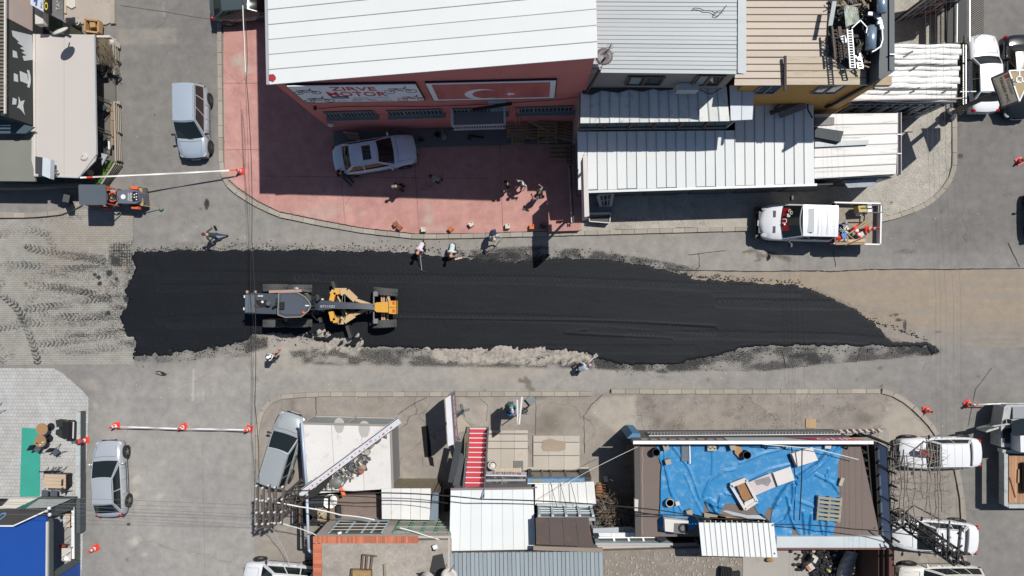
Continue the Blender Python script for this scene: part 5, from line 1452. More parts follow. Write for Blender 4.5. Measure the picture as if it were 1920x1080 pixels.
def leanto():
 ro=thing('lean_to','long narrow white sheet lean-to with stained panels above the windows strip','shed',G(1240,205,0))
 a,b,c,d=G(1088,231,6.),G(1302,226,6.),G(1362,160,6.3),G(1089,168,6.3)
 b=G(1368,227,6.05)
 STN=M('stained_white_sheet',(.62,.635,.62),rough=.6,var=.06,rnd=.08,dirt=((.26,.19,.1),.42,2.6,.75))
 shp_(ro,a,b,c,d,15,STN,seam=M('rib_blue_grey',(.35,.4,.44)),th=.05,alt=0.,jit=.012,sw=.05,sh=.03)
 # dark moss where the sheet meets the wall
 MB().ex([G(x,y,6.38)for x,y in[(1090,166),(1262,162),(1262,168),(1238,170),(1225,167),(1205,172),(1180,168),(1160,174),(1128,170),(1110,178),(1092,176)]],(0,0,.012)).bd('moss_patch',M('moss_dark',(.05,.05,.042),var=.3),ro)
 shp_(ro,G(1370,226,6.1),G(1411,224,6.1),G(1415,160,6.4),G(1368,160,6.4),2,M('blue_white_sheet',(.58,.63,.67),rough=.5),seam=SEAMG,th=.05)
 F=Fac((1,1),(2,1));F.a=G(1090,231,5.9);F.b=G(1384,228,5.9);dd=F.b-F.a;dd.z=0;F.u=dd.normalized();F.n=Vc((F.u.y,-F.u.x,0));F.a-=F.n*.15;F.b-=F.n*.15
 Lw=(F.b-F.a).length
 F.a.z=0;m=MB();F.rect(m,0,0,Lw,4.1,-.12,0);F.rect(m,0,5.8,Lw,5.9,-.12,0);m.bd('wall',GREYW,ro)
 n=6
 for i in range(n):
  m=MB();F.rect(m,Lw*i/n+.06,4.1,Lw*(i+1)/n-.06,5.8,-.06,-.03);m.bd('window',WINGL,ro)
  m=MB();F.rect(m,Lw*i/n-.05,4.1,Lw*i/n+.06,5.8,-.08,.03);m.bd('window_post',M('brown_post',(.12,.055,.035)),ro)
 e=F.a-F.n*1.9
 MB().ex([Vc((F.a.x,F.a.y,0)),Vc((e.x,e.y,0)),Vc((e.x,e.y,6.)),Vc((F.a.x,F.a.y,5.8))],F.u*-.1).bd('wall',GREYW,ro)
 # a short end wall
 q=F.a+F.u*(Lw+.02);e=q-F.n*1.9
 MB().ex([Vc((q.x,q.y,0)),Vc((e.x,e.y,0)),Vc((e.x,e.y,6.)),Vc((q.x,q.y,5.8))],F.u*-.1).bd('wall',GREYW,ro)
 t=thing('air_conditioner','white air conditioner box on the wall above the stained lean-to','air conditioner',G(1290,170,6.5))
 MB().box(G(1288,166,6.9),(.95,.32,.6)).bd('case',M('ac_white',(.55,.58,.58)),t)
 MB().lathe(G(1284,166,7.22),[(.001,0),(.02,.01)],6).bd('grille_hub',DARK,t)
 mb=MB();mb.bar(G(1275,153,7.),G(1300,155,7.),.03);mb.bar(G(1300,155,7.),G(1308,168,6.8),.03);mb.bd('bracket',ALU,t)
 m=MB();m.tube([G(x,y,6.4)for x,y in[(1308,167),(1318,170),(1325,175),(1335,176),(1345,170),(1362,160)]],.02,5);t=m.bd('pipe',CABLE);props(t,'dark pipe curving from the air conditioner over the lean-to roof','pipe')
leanto()
def white_shed():
 ro=thing('white_shed','big low shed with a clean white ribbed roof behind the pickup truck','shed',G(1300,300,0))
 a,b,c,d=G(1083,357,3.25),G(1527,345,3.25),G(1525,186,3.5),G(1080,244,3.45)
 # panel lines run away from the street
 a=G(1084,356,3.25);F0=a;n=24
 top0,top1=G(1079,246,3.45),G(1525,187,3.45)
 for i in range(n):
  t0,t1=i/n,(i+1)/n
  x0,x1=1084+443*t0,1084+443*t1
  ys0=357-12*t0-(1.2 if i%4<2 else 0);ys1=357-12*t1-(1.2 if i%4<2 else 0)
  yt=lambda x:247-(x-1080)*.008 if x<1385 else 183
  p=[G(x0+.2,ys0,3.25),G(x1-.2,ys1,3.25),G(x1-.2-1.5,yt((x0+x1)/2),3.95),G(x0+.2-1.5,yt((x0+x1)/2),3.95)]
  MB().ex(p,(0,0,-.05)).bd('roof_panel',PANW,ro)
  q0,q1=G(x0,ys0,3.27),G(x0-1.5,yt(x0+2),3.97)
  if i:MB().bar(q0,q1,.028,.03).bd('seam',SEAMG,ro)
 MB().bar(G(1096,360,3.2),G(1531,346.5,3.2),.12,.12).bd('gutter',ALU,ro)
 w=[Vc((p.x,p.y,p.z-.15))for p in(G(1088,352,3.2),G(1522,341,3.2),G(1520,190,3.9),G(1085,250,3.9))]
 walls(ro,w,0,M('shed_wall_grey',A(120,122,126),var=.15),holes=())
 F=Fac((1,1),(2,1));F.a=Vc((w[0].x,w[0].y,0));F.b=Vc((w[1].x,w[1].y,0));dd=F.b-F.a;F.u=dd.normalized();F.n=Vc((F.u.y,-F.u.x,0))
 for i in range(5):
  m=MB();F.rect(m,1.2+i*2.5,.1,3.2+i*2.5,2.5,.004,.05);m.bd('shutter',M('shutter_dark',(.08,.085,.09)),ro)
 t=thing('spoked_wheel','pale spoked wheel rim lying in the shade before the white shed','wheel',G(1490,360,.13))
 c=G(1490,360,.16);m=MB();P=[c+Vc((.2*math.cos(i*.5236),.2*math.sin(i*.5236),0))for i in range(13)];m.tube(P,.02,5);m.bd('rim',ALU,t)
 for i in range(5):MB().bar(c,c+Vc((.2*math.cos(i*1.256),.2*math.sin(i*1.256),0)),.03).bd('spoke',ALU,t)
 # beams and gutters thrown on the roof
 for(p,q,w_,mt,lb)in(((1444,212),(1501,190),.22,RUSTD,'rusty beam leaning on the white shed roof by the ochre wall'),((1461,217),(1510,198),.3,M('old_gutter',(.2,.19,.2)),'short grey gutter length lying on the white shed roof'),((1452,203),(1475,186),.1,RUSTD,'thin rusty rod beside the beam on the white shed roof')):
  t=MB().bar(G(*p,4.1),G(*q,4.2),w_,.1).bd('roof_beam',mt);props(t,lb,'beam')
 m=MB().tube([G(x,y,4.05)for x,y in[(1514,194),(1515,206),(1520,215),(1523,221)]],.04,6);t=m.bd('black_hose',CABLE);props(t,'short black hose on the right end of the white shed roof','hose')
white_shed()
t=thing('standing_sign','tall white sign box on a post seen from its narrow side near the pallets','sign',G(1092,380,.1))
m=MB();P=[G(x,y,5.7)for x,y in[(1093,292),(1101,292),(1105,405),(1096,407)]];m.ex(P,(0,0,-1.6));m.bd('sign_box',M('sign_cream',A(235,228,226)),t)
m=MB();P=[G(x,y,4.1)for x,y in[(1091.5,296),(1094,296),(1097,398),(1094,400)]];m.ex(P,(0,0,.9));m.bd('sign_face',M('sign_pink_grey',A(205,180,180)),t)
MB().cyl(G(1088,335,.1),G(1094,320,4.1),.07,n=8).bd('post',DARK,t);MB().cyl(G(1090,385,.1),G(1096,378,4.1),.07,n=8).bd('post',DARK,t)
t=thing('sign_frame','open white rimmed black sign box lying by the foot of the tall sign','sign',G(1124,405,.15))
MB().ex([G(x,y,.5)for x,y in[(1105,402),(1145,401),(1143,418),(1106,415)]],(0,0,-.35)).bd('box',BLACK,t)
m=MB();P=[G(x,y,.55)for x,y in[(1105,401),(1145,400),(1143,418),(1105,415)]]
for i in range(4):m.bar(P[i],P[(i+1)%4],.12 if i==0 else.05,.08)
m.bd('frame',OFFW,t)
t=thing('old_window','old white window frame with panes leaning under the shed eaves','window',G(1134,375,.15))
P=[G(1121,366,1.1),G(1149,361,1.1),G(1145,385,.4),G(1127,388,.4)]
m=MB();m.quad(*P);m.bd('pane',WINGL,t)
for i in range(4):MB().bar(P[i],P[(i+1)%4],.16,.08).bd('frame',OFFW,t)
for k in(.33,.66):MB().bar(P[0].lerp(P[1],k),P[3].lerp(P[2],k),.04).bd('glazing_bar',OFFW,t)
MB().bar(P[0].lerp(P[3],.5),P[1].lerp(P[2],.5),.04).bd('glazing_bar',OFFW,t)
t=MB().ex([G(x,y,.5)for x,y in[(1107,388),(1146,388),(1147,399),(1105,399)]],(0,0,-.2)).bd('rolled_tarp',M('tarp_slate',(.11,.14,.16),var=.4,sc=6));props(t,'crumpled slate blue sheet behind the open sign box','tarp')
t=thing('chain_gate','narrow low metal railing with two rails at the right edge of the red forecourt','railing',G(1071,360,.1))
for x0,x1 in((1066,1073),(1070,1077)):MB().bar(G(x0,312,.9),G(x1-1,418,.9),.05).bd('rail',ALU if x0==1066 else BLACK,t)
for y in(312,345,380,416):MB().bar(G(1069+(y-312)*.05,y,.12),G(1067+(y-312)*.05,y,.9),.05).bd('post',DARK,t)
t=MB().ex([G(x,y,.45)for x,y in[(1028,421),(1076,419),(1087,419),(1087,432),(1028,434)]],(0,0,-.36)).bd('ledge',REDM);props(t,'low pink painted ledge at the right end of the forecourt','ledge')
t=thing('basket_rack','dark wire rack standing behind the lone pallet','rack',G(1067,292,.12))
for i in range(7):MB().bar(G(1063,276+i*5,.5),G(1071,276+i*5,.5),.03).bd('wire',DARK,t)
for x in(1063,1071):MB().bar(G(x,275,.5),G(x,308,.5),.03).bd('side_rail',DARK,t)
# ---------------- ochre house with the tan roof and its scrap terrace
def ochre_house():
 ro=thing('house','ochre house with a tan sheet roof and a scrap filled terrace','building',G(1520,160,0))
 h=7.6
 a,b,c,d=G(1377,160,h),G(1627,160,h),G(1640,-160,h+.3),G(1398,-160,h+.3)
 shp_(ro,a,d,c,b,24,PANT,th=.06,seam=M('tan_seam',(.13,.1,.08)),jit=.01,sw=.03,sh=.03)
 shp_(ro,G(1474,159,h+.15),G(1475,106,h+.15),G(1630,106,h+.15),G(1627,159,h+.15),4,M('burnt_tan_sheet',A(208,194,172),rnd=.04,stretch=(.4,4,1),dirt=((.12,.08,.04),.45,2.2,.8)),th=.05,seam=MC['tan_seam'],name='overlap_sheet')
 MB().bar(G(1472,170,h+.1),G(1472,105,h+.25),.1,.12).bd('roof_flashing',M('dark_brown',(.05,.035,.035)),ro)
 w=[Vc((p.x,p.y,h-.12))for p in(G(1398,156,h),G(1655,153,h),G(1662,-150,h),G(1400,-150,h))]
 walls(ro,w,0,OCHRE,holes=(2,))
 F=Fac((1,1),(2,1));F.a=w[0].copy();F.b=w[1].copy();dd=F.b-F.a;dd.z=0;F.u=dd.normalized();F.n=Vc((F.u.y,-F.u.x,0));F.a.z=0
 FR=M('frame_grey_blue',A(140,150,165))
 for x0,x1 in((1418,1462),(1530,1580)):
  u0,z1=F.uz(x0+8,162);u1=F.uz(x1,162)[0];z0=F.uz(x0,173)[1]
  m=MB();F.rect(m,u0,z0,u1,z1+.25,.004,.04);m.bd('window',WINGL,ro)
  for q in((u0-.07,z0-.09,u1+.07,z0),(u0-.07,z0+.001,u0,z1+.25),(u1,z0+.001,u1+.07,z1+.25),((u0+u1)/2-.04,z0+.002,(u0+u1)/2+.04,z1+.25)):
   m=MB();F.rect(m,*q,.041,.08);m.bd('window_frame',FR,ro)
   # terrace at the right: parapet trough
 PAR=M('parapet_slate',A(78,86,92,1.2),rough=.6,dirt=((.04,.04,.04),.4,1.5,.6))
 zt=7.9
 MB().ex([G(x,y,zt-.1)for x,y in[(1552,100),(1558,-150),(1672,-150),(1672,135),(1650,142),(1625,158),(1625,128),(1590,128)]],(0,0,-.05)).bd('terrace_floor',M('terrace_dark',(.035,.035,.035),var=.4,sc=4),ro)
 MB().ex([G(x,y,zt+.75)for x,y in[(1656,-150),(1673,-150),(1674,136),(1648,149),(1648,118),(1652,60)]],(0,0,-.9)).bd('parapet',PAR,ro)
 MB().bar(G(1671,-150,zt+.8),G(1672,134,zt+.8),.22,.06).bd('coping',M('coping_grey',A(112,118,120)),ro)
 MB().bar(G(1671,134,zt+.8),G(1648,147,zt+.8),.14,.06).bd('coping',MC['coping_grey'],ro)
 MB().bar(G(1668,102,zt+.9),G(1678,102,zt+.9),.05).bd('bracket',ALU,ro)
 MB().box(G(1654,153,7.6),(.7,.4,.3)).bd('chimney_stub',M('sand_block',A(190,170,140),dirt=((.1,.08,.06),.4,6)),ro)
 # satellite mast across to the pole
 t=thing('drain_pipe','black pipe slanting down from the terrace corner over the ochre wall','pipe',G(1550,200,4))
 MB().cyl(G(1632,157,7.4),G(1560,197,4.4),.09,n=8).bd('pipe_run',BLACK,t);MB().cyl(G(1560,197,4.4),G(1549,200,3.6),.09,n=8).bd('pipe_foot',BLACK,t)
 # ---- scrap on the terrace
 def S(nm,lb,cat='scrap'):return thing(nm,lb,cat,G(1600,60,zt))
 t=S('ladder','aluminium ladder lying along the edge of the scrap terrace','ladder')
 for x0,x1 in((1588,1594),(1597,1603)):MB().bar(G(x0,55,zt+.9),G(x1,128,zt+.9),.05,.06).bd('rail',ALU,t)
 for i in range(15):MB().bar(G(1588.5+i*.42,58+i*4.9,zt+.9),G(1597.5+i*.42,58+i*4.9,zt+.9),.035).bd('rung',ALU,t)
 t=S('ladder','second ladder beside the first on the scrap terrace, shorter and greyer','ladder')
 for x0,x1 in((1603,1609),(1612,1618)):MB().bar(G(x0,100,zt+.6),G(x1,128,zt+.6),.05,.06).bd('rail',STEEL,t)
 for i in range(6):MB().bar(G(1603.5+i,103+i*5,zt+.6),G(1613+i,103+i*5,zt+.6),.035).bd('rung',STEEL,t)
 t=S('car_bumper','curved silver car bumper on the scrap terrace against the parapet','bumper')
 P=[G(x,y,zt+.75)for x,y in[(1627,26),(1640,27),(1649,37),(1653,55),(1654,75),(1650,88),(1640,95),(1634,98)]];m=MB()
 for i in range(7):m.bar(P[i],P[i+1],.15 if i<3 else.05,.12)
 m.bd('bumper_skin',ALU,t);MB().box(G(1648,43,zt+.9),(.15,.12,.1)).bd('bumper_bracket',PLATE,t)
 t=S('air_duct','long half round pale blue trough lying on the scrap terrace','trough')
 MB().cyl(G(1634,50,zt+.6),G(1632,94,zt+.6),.22,.22,12).bd('trough_shell',M('pale_blue_metal',(.3,.4,.52),rough=.3,metal=.5),t,smooth=True)
 t=S('metal_tube','pale blue metal tube at the top edge of the parapet','tube');MB().cyl(G(1653,-10,zt+1.),G(1653,24,zt+1.),.19,.19,12).bd('tube_shell',MC['pale_blue_metal'],t,smooth=True)
 t=S('metal_sheet','crumpled bright metal sheet with green brown stains on the scrap terrace','sheet')
 def msh(a,b):
  x=1582+26*a+4*b;y=8+42*b+6*a*(1-b)-8*a*b
  return G(x,y,zt+.5+.2*math.sin(a*5+b*3))
 MB().grid(msh,8,8).bd('sheet_skin',M('stained_bright_sheet',(.55,.6,.55),rough=.35,metal=.3,dirt=((.12,.1,.02),.6,5,.9)),t)
 t=S('grey_board','grey board leaning on the tan roof edge next to the lattice frames','board');MB().ex([G(x,y,zt+.6)for x,y in[(1561,2),(1569,2),(1561,48),(1553,48)]],(0,0,-.04)).bd('board_face',M('pale_panel',(.36,.39,.41)),t)
 for k,(x0,lb)in enumerate(((1560,'rusty lattice frame nearest the tan roof'),(1575,'rusty lattice frame next to the ladder'))):
  t=S('iron_lattice',lb,'lattice')
  for x in(x0,x0+12):MB().bar(G(x,50,zt+.4),G(x+6,112,zt+.4),.07).bd('frame_rail',RUSTD,t)
  for i in range(8):
   y=54+i*7;xo=i*.7
   MB().bar(G(x0+xo,y,zt+.4),G(x0+12+xo,y+7,zt+.4),.03).bd('lattice_bar',RUSTD,t);MB().bar(G(x0+12+xo,y,zt+.38),G(x0+xo,y+7,zt+.38),.03).bd('lattice_bar',RUSTD,t)
 t=S('folded_tarp','grey brown crumpled cloth heap beside the ladder foot','cloth');m=MB()
 m.grid(lambda a,b:G(1603+16*a+4*math.sin(b*9),74+40*b,zt+.25+.45*math.sin(math.pi*a)*math.sin(math.pi*b)+.12*math.sin(a*17+b*11)),12,12);m.bd('cloth',M('dusty_cloth',(.11,.1,.09),var=.4,sc=5),t)
 t=S('angled_rods','white angled rods joined in a zigzag lying over the scrap','rods')
 for p,q in(((1597,53),(1613,38)),((1613,38),(1626,52)),((1626,50),(1624,62))):MB().bar(G(*p,zt+.9),G(*q,zt+.9),.04).bd('rod',ALU,t)
 t=MB().box(G(1582,74,zt+.5),(.22,.34,.05),rz=.4).bd('small_plate',PLATE);props(t,'small white plate between the lattice frame and the ladder','plate')
 t=MB().box(G(1611,109,zt+.7),(.22,.18,.05),rz=.6).bd('small_plate',PLATE);props(t,'small white card lying on the ladder rungs','plate')
 m=MB()
 for i in range(240):
  x=RU(1566,1650);y=RU(-8,30)if random.random()<.6 else RU(30,125)
  if y>40 and not 1603<x<1640:continue
  a=G(x,y,zt+RU(.02,.35));v=Vc((RU(-1,1),RU(-1,1),RU(-.3,.3))).normalized()*RU(.1,.5)
  m.mat(random.choice([0,0,1,2])).bar(a,a+v,RU(.02,.09),.03)
 props(m.bd('scrap_heap',[RUSTD,DARK,M('scrap_tan',(.25,.2,.13))]),kind='stuff')
ochre_house()
# ---------------- white wrapped roof and the showroom front with aluminium frames
def wrapped_roof():
 ro=thing('market_shed','low shed under a row of white wrapped roof rolls with an aluminium shop front','shed',G(1720,140,0))
 h=3.3
 WR=M('wrapped_white',(.74,.75,.74),rough=.75,var=.1,sc=1.6,fine=.12,rnd=.1,dirt=((.18,.17,.16),.42,3.5,.7),stretch=(1,3,1),bump=.02,bsc=8)
 rows=[(83,91),(91,103),(103,112),(112,121),(125,133),(133,145),(145,157),(157,166),(170,178),(178,190)]
 for i,(y0,y1)in enumerate(rows):
  x0=1640-(60 if y0>160 else 0);x1=1800-i*.6+RU(-4,4)
  def f(a,b,y0=y0,y1=y1,x0=x0,x1=x1,i=i):
   xx=x0+(x1-x0)*a;yy=y0+(y1-y0)*b+.8*math.sin(a*13+i)
   return G(xx,yy,h-.06+.09*math.sin(math.pi*min(1,max(0,b)))**.6+.02*math.sin(a*37+b*9+i*2))
  MB().grid(f,40,5).bd('roof_roll',WR,ro,smooth=True)
 MB().ex([G(x,y,h-.08)for x,y in[(1580,192),(1640,150),(1640,83),(1796,83),(1795,192)]],(0,0,-.08)).bd('roof_deck',DARK,ro)
 for x,y in((1700,99),(1712,125),(1665,168),(1712,167),(1772,167)):MB().bar(G(x,y+3,h+.2),G(x+12,y-3,h+.25),.08,.05).bd('roof_strap',DARK,ro)
 w=[G(1603,189,h),G(1790,187,h),G(1792,88,h),G(1660,88,h)];w=[Vc((p.x,p.y,h-.16))for p in w]
 walls(ro,[w[1],w[2],w[3],w[0]],0,M('shop_side_wall',(.12,.12,.13)),holes=(3,))
 F=Fac((1,1),(2,1));F.a=Vc((w[0].x,w[0].y,0));F.b=Vc((w[1].x,w[1].y,0));dd=F.b-F.a;F.u=dd.normalized();F.n=Vc((F.u.y,-F.u.x,0));Lw=dd.length
 m=MB();F.rect(m,0,0,Lw,3.,-.05,-.02);m.bd('shop_window',WINGL,ro)
 for i in range(12):
  u=Lw*i/11-.04;m=MB();F.rect(m,u,.05,u+.08,3.,0,.06);m.bd('frame_post',ALU,ro)
  if i<11 and i%2==0:
   for(a0,b0,a1,b1)in((.15,.3,.21,2.6),(.15+Lw/11-.4,.3,.21+Lw/11-.4,2.6),(.15,2.6,.21+Lw/11-.4,2.66),(.15,.24,.21+Lw/11-.4,.3)):
    m=MB();F.rect(m,u+a0,b0,u+a1,b1,.062,.12);m.bd('sash',ALU,ro)
 for z in(.1,1.2,2.35,2.9):m=MB();F.rect(m,0,z,Lw,z+.07,.061,.1);m.bd('frame_rail',ALU,ro)
 m=MB();F.rect(m,0,0,Lw*.35,.8,.3,.35);F.rect(m,Lw*.55,0,Lw*.8,1.4,.25,.3);m.bd('leaning_frame',DARK,ro)
 MB().bar(G(1600,187,h+.1),G(1812,184,h+.1),.05).bd('front_pole',M('pink_white_pole',(.55,.45,.42)),ro);MB().bar(G(1800,172,h),G(1830,171.5,h),.04).bd('front_pole',ALU,ro)
wrapped_roof()
def strip_shed():
 ro=thing('strip_shed','small shed with streaked white horizontal roof sheets and an open gutter on its right','shed',G(1600,270,0))
 h=3.
 WS=M('streaked_sheet',(.68,.675,.66),rough=.6,var=.08,sc=1,rnd=.04,stretch=(.25,3.5,1),dirt=((.13,.1,.085),.42,1.6,.85))
 a,b,c,d=G(1527,335,h),G(1683,326,h),G(1683,212,h+.1),G(1527,214,h+.1)
 shp_(ro,a,d,c,b,6,WS,th=.05,seam=SEAMG,jit=.01,sw=.04,sh=.03)
 MB().ex([G(x,y,h+.12)for x,y in[(1528,220),(1564,220),(1564,234),(1528,236)]],(0,0,.03)).bd('grey_patch_sheet',M('grey_patch',(.22,.21,.2)),ro)
 MB().ex([G(x,y,h+.45)for x,y in[(1528,238),(1582,246),(1576,266),(1528,257)]],(0,0,-.25)).bd('slate_box',M('slate_board',(.055,.065,.075)),ro)
 MB().ex([G(x,y,h+.2)for x,y in[(1528,266),(1629,262),(1628,271),(1528,276)]],(0,0,-.06)).bd('glass_strip',M('blue_slate',(.1,.14,.16),rough=.3),ro)
 MB().ex([G(x,y,h-.02)for x,y in[(1683,211),(1690,212),(1690,326),(1684,329)]],(0,0,-.12)).bd('gutter',M('gutter_dark',(.04,.045,.055)),ro)
 for x in(1682.5,1689.5):MB().bar(G(x,211,h+.03),G(x,327,h+.03),.04).bd('gutter_lip',M('lip_pink_grey',(.42,.37,.36)),ro)
 for y in(252,288):MB().bar(G(1682,y,h+.06),G(1690,y,h+.06),.05).bd('gutter_strap',PLATE,ro)
 w=[Vc((p.x,p.y,h-.1))for p in(G(1529,334,h),G(1678,328,h),G(1678,214,h),G(1529,216,h))]
 walls(ro,w,0,M('grey_shed_wall',A(140,145,150)),holes=(3,))
 F=Fac((1,1),(2,1));F.a=Vc((w[0].x,w[0].y,0));F.b=Vc((w[1].x,w[1].y,0));dd=F.b-F.a;F.u=dd.normalized();F.n=Vc((F.u.y,-F.u.x,0))
 for i,(u0,u1,mt)in enumerate(((.3,1.5,'brown'),(1.7,2.7,'brown'),(2.9,4.2,'al'))):
  mm=M('door_brown_dark',(.05,.038,.03))if mt=='brown' else M('door_grey',A(150,155,160))
  m=MB();F.rect(m,u0,0,u1,2.4,.004,.05);m.bd('door',mm,ro)
  m=MB();F.rect(m,u0+.15,.3,u1-.15,2.1,.052,.07);m.bd('door_panel',DARK if mt=='brown' else ALU,ro)
 MB().ex([G(x,y,2.3)for x,y in[(1580,338),(1648,330),(1638,350),(1590,352)]],(0,0,-.05)).bd('awning',M('awning_grey',(.3,.33,.36),var=.3,sc=5),ro)
strip_shed()
# ---------------- top right: aluminium frames, railing, shop sign
t=thing('showroom_front','edge of a window shop front with grey and red frames at the top','shop front',G(1720,0,0))
F=Fac((1675,42),(1765,24))
F=Fac((1680,40),(1762,24));Lw=(F.b-F.a).length
m=MB();F.rect(m,-.1,0,Lw,3.4,-.1,-.04);m.bd('glass_front',WINGL,t)
m=MB();F.rect(m,-.2,3.4,Lw+.1,3.7,-1.5,.1);m.bd('canopy',M('grey_canopy',A(150,155,160)),t)
for i in range(8):
 u=Lw*i/7;m=MB();F.rect(m,u-.05,.05,u+.05,3.3,0,.08);m.bd('frame_post',M('brick_red_frame',(.3,.07,.04))if i in(3,5)else ALU,t)
for z in(.1,1.,2.,3.):m=MB();F.rect(m,0,z,Lw,z+.08,.082,.12);m.bd('frame_rail',ALU,t)
t=thing('railing','long dark ornamental railing beside the top right side street','railing',G(1790,40,.1))
for x in(1772,1818):
 for z in(.3,1.3):MB().bar(G(x,-60,z),G(x+(0 if x>1800 else 0),78,z),.05).bd('rail',STEEL if x>1800 else DARK,t)
for x in(1772,1818):
 for i in range(36):
  y=-60+i*3.9;MB().bar(G(x,y,.1),Vc((G(x,y,.1).x,G(x,y,.1).y,1.3)),.025).bd('picket',DARK,t)
m=MB();m.ex([G(x,y,1.6)for x,y in[(1778,-60),(1790,-60),(1790,80),(1776,80)]],(0,0,-.1));m.bd('planter_roof',M('roof_felt_dark',(.04,.045,.045)),t)
MB().bar(G(1795,-60,1.75),G(1794,80,1.75),.06).bd('ridge_bar',ALU,t)
m=MB();m.ex([G(x,y,1.6)for x,y in[(1797,-60),(1812,-60),(1812,60),(1797,80)]],(0,0,-.1));m.bd('planter_roof',MC['roof_felt_dark'],t)
t=thing('railing','iron railing in front of the boxy white car beside the wrapped roof','railing',G(1812,150,.1))
for x in(1806,1811):MB().bar(G(x,84,1.1 if x==1811 else.7),G(x,196,1.1 if x==1811 else.7),.05).bd('rail',STEEL,t)
for i in range(26):y=84+i*4.4;MB().bar(G(1806,y,.1),G(1813,y,1.15),.03).bd('picket',DARK,t)
m=MB()
for i in range(500):
 x=RU(1797,1810);y=RU(86,215);a=G(x,y,.12+RU(0,.5));v=Vc((RU(-1,1),RU(-1,1),RU(-.2,.8))).normalized()*.12
 m.mat(random.choice([0,1,1])).bar(a,a+v,.02,.01)
props(m.bd('undergrowth',[M('dry_twig',(.12,.1,.07)),M('dark_leaf',(.03,.035,.02))]),kind='stuff')
def shop_sign():
 ro=thing('shop_sign','big tilted shop sign box on a slanting pole above the two parked cars','sign',G(1782,214,.1))
 MB().cyl(G(1775,216,.1),G(1862,176,4.3),.12,.12,12).bd('pole',M('pole_grey',(.13,.12,.11)),ro,smooth=True)
 # the face stands upright and looks down the street; its upper edge lies further out in the picture
 b0,b1=(1858,146),(1878,201);
 P=[G(1859.5,146.5,4.3),G(1878.5,201.5,4.3),G(1911,190,5.7),G(1891.5,133,5.7)]
 U=(P[1]-P[0]);n=U.cross(P[3]-P[0]).normalized()
 if n.dot(Vc((0,0,CAMH))-P[0])<0:n=-n
 back=-n*.9
 MB().ex(P,-n*.05).bd('sign_face',M('sign_face_cream',(.8,.76,.64),var=.2,sc=1.2,rough=.4),ro)
 for i in range(4):MB().bar(P[i]+n*.01,P[(i+1)%4]+n*.01,.07,.06).bd('frame',M('frame_grey_dark',(.1,.105,.13)),ro)
 Q=[p+Vc((1.,-.15,.1))for p in P]
 fr=[(P[3],G(1930,131,5.8)),(G(1930,131,5.8),G(1933,150,5.8)),(P[2],G(1925,158,5.8)),(G(1900,153,5.8),G(1930,153,5.8)),(G(1911,134,5.8),G(1911,148,5.8)),(P[2],P[3])]
 for a,b in fr:MB().bar(a,b,.06).bd('frame',WHITE,ro)
 c=G(1911,149,5.9);m=MB()
 for sx,sy in((-.13,0),(.13,0),(0,-.13),(0,.13)):m.box(c+Vc((sx,sy,0)),(.05 if sx else.3,.3 if sx else.05,.05))
 m.bd('pole_collar',WHITE,ro)
 MB().ex([G(x,y,4.4)for x,y in[(1894,135),(1935,134),(1935,160),(1912,186)]],(0,0,-.04)).bd('sign_back',M('sign_back_tan',A(180,160,120),var=.3),ro)
 INK=M('sign_letter',(.015,.02,.025));GR=M('sign_letter_grey',(.22,.22,.21));RD=M('sign_letter_red',(.45,.1,.06))
 # text runs along the long side, reading from the upper left of the picture downwards
 def on(u,v):
  return P[3].lerp(P[2],u).lerp(P[0].lerp(P[1],u),v)+n*.03
 def tx(s,u0,u1,v0,v1,mt,sh=0):
  O=on(u0,v1);tf(s,O,on(u1,v1)-O,on(u0,v0)-O,mt,ro,th=0)
 tx('TEKBİR PVC',.07,.93,.4,.6,INK)
 m=MB();m.add([on(.07,.06),on(.19,.06),on(.19,.3),on(.07,.3)],[(0,1,2,3)]);m.bd('sign_logo',RD,ro)
 tx('Europlast',.24,.72,.1,.32,GR)
 tx('PVC KAPI PENCERE DOĞRAMA',.1,.92,.82,.92,GR)
shop_sign()
t=thing('refuse_sack','stuffed grey refuse sack with a pale printed top at the foot of the sign pole','sack',G(1783,216,.1))
MB().ell(G(1781,216,.4),(.28,.4,.36),14,10).bd('sack',M('sack_dark',(.06,.065,.08),var=.4,sc=5),t,smooth=True)
MB().ell(G(1785,209,.72),(.24,.18,.16),12,8).bd('sack_top',M('sack_pale',(.36,.33,.34),var=.4,sc=9),t,smooth=True)
# ================================================================== SOUTH SIDE
def po(a,b):
 F=Fac((1,1),(2,1));F.a=Vc((a.x,a.y,0));F.b=Vc((b.x,b.y,0));d=F.b-F.a;F.u=d.normalized();F.n=Vc((F.u.y,-F.u.x,0))
 if F.n.dot(-F.a)<0:F.n=-F.n
 F.L=d.length;return F
def ah(pts,h):return[G(x,y,h)for x,y in pts]
OLDRW=M('weathered_white_board',(.62,.61,.6),rough=.8,var=.07,rnd=.03,dirt=((.3,.28,.26),.42,1.8,.6))
BEIGE=M('beige_plaster',A(205,194,184),rough=.9,var=.08,dirt=((.3,.25,.2),.25,2,.5))
BRICKR=M('roof_tile_orange',A(214,128,96),rough=.8,var=.15,rnd=.22,sc=3)
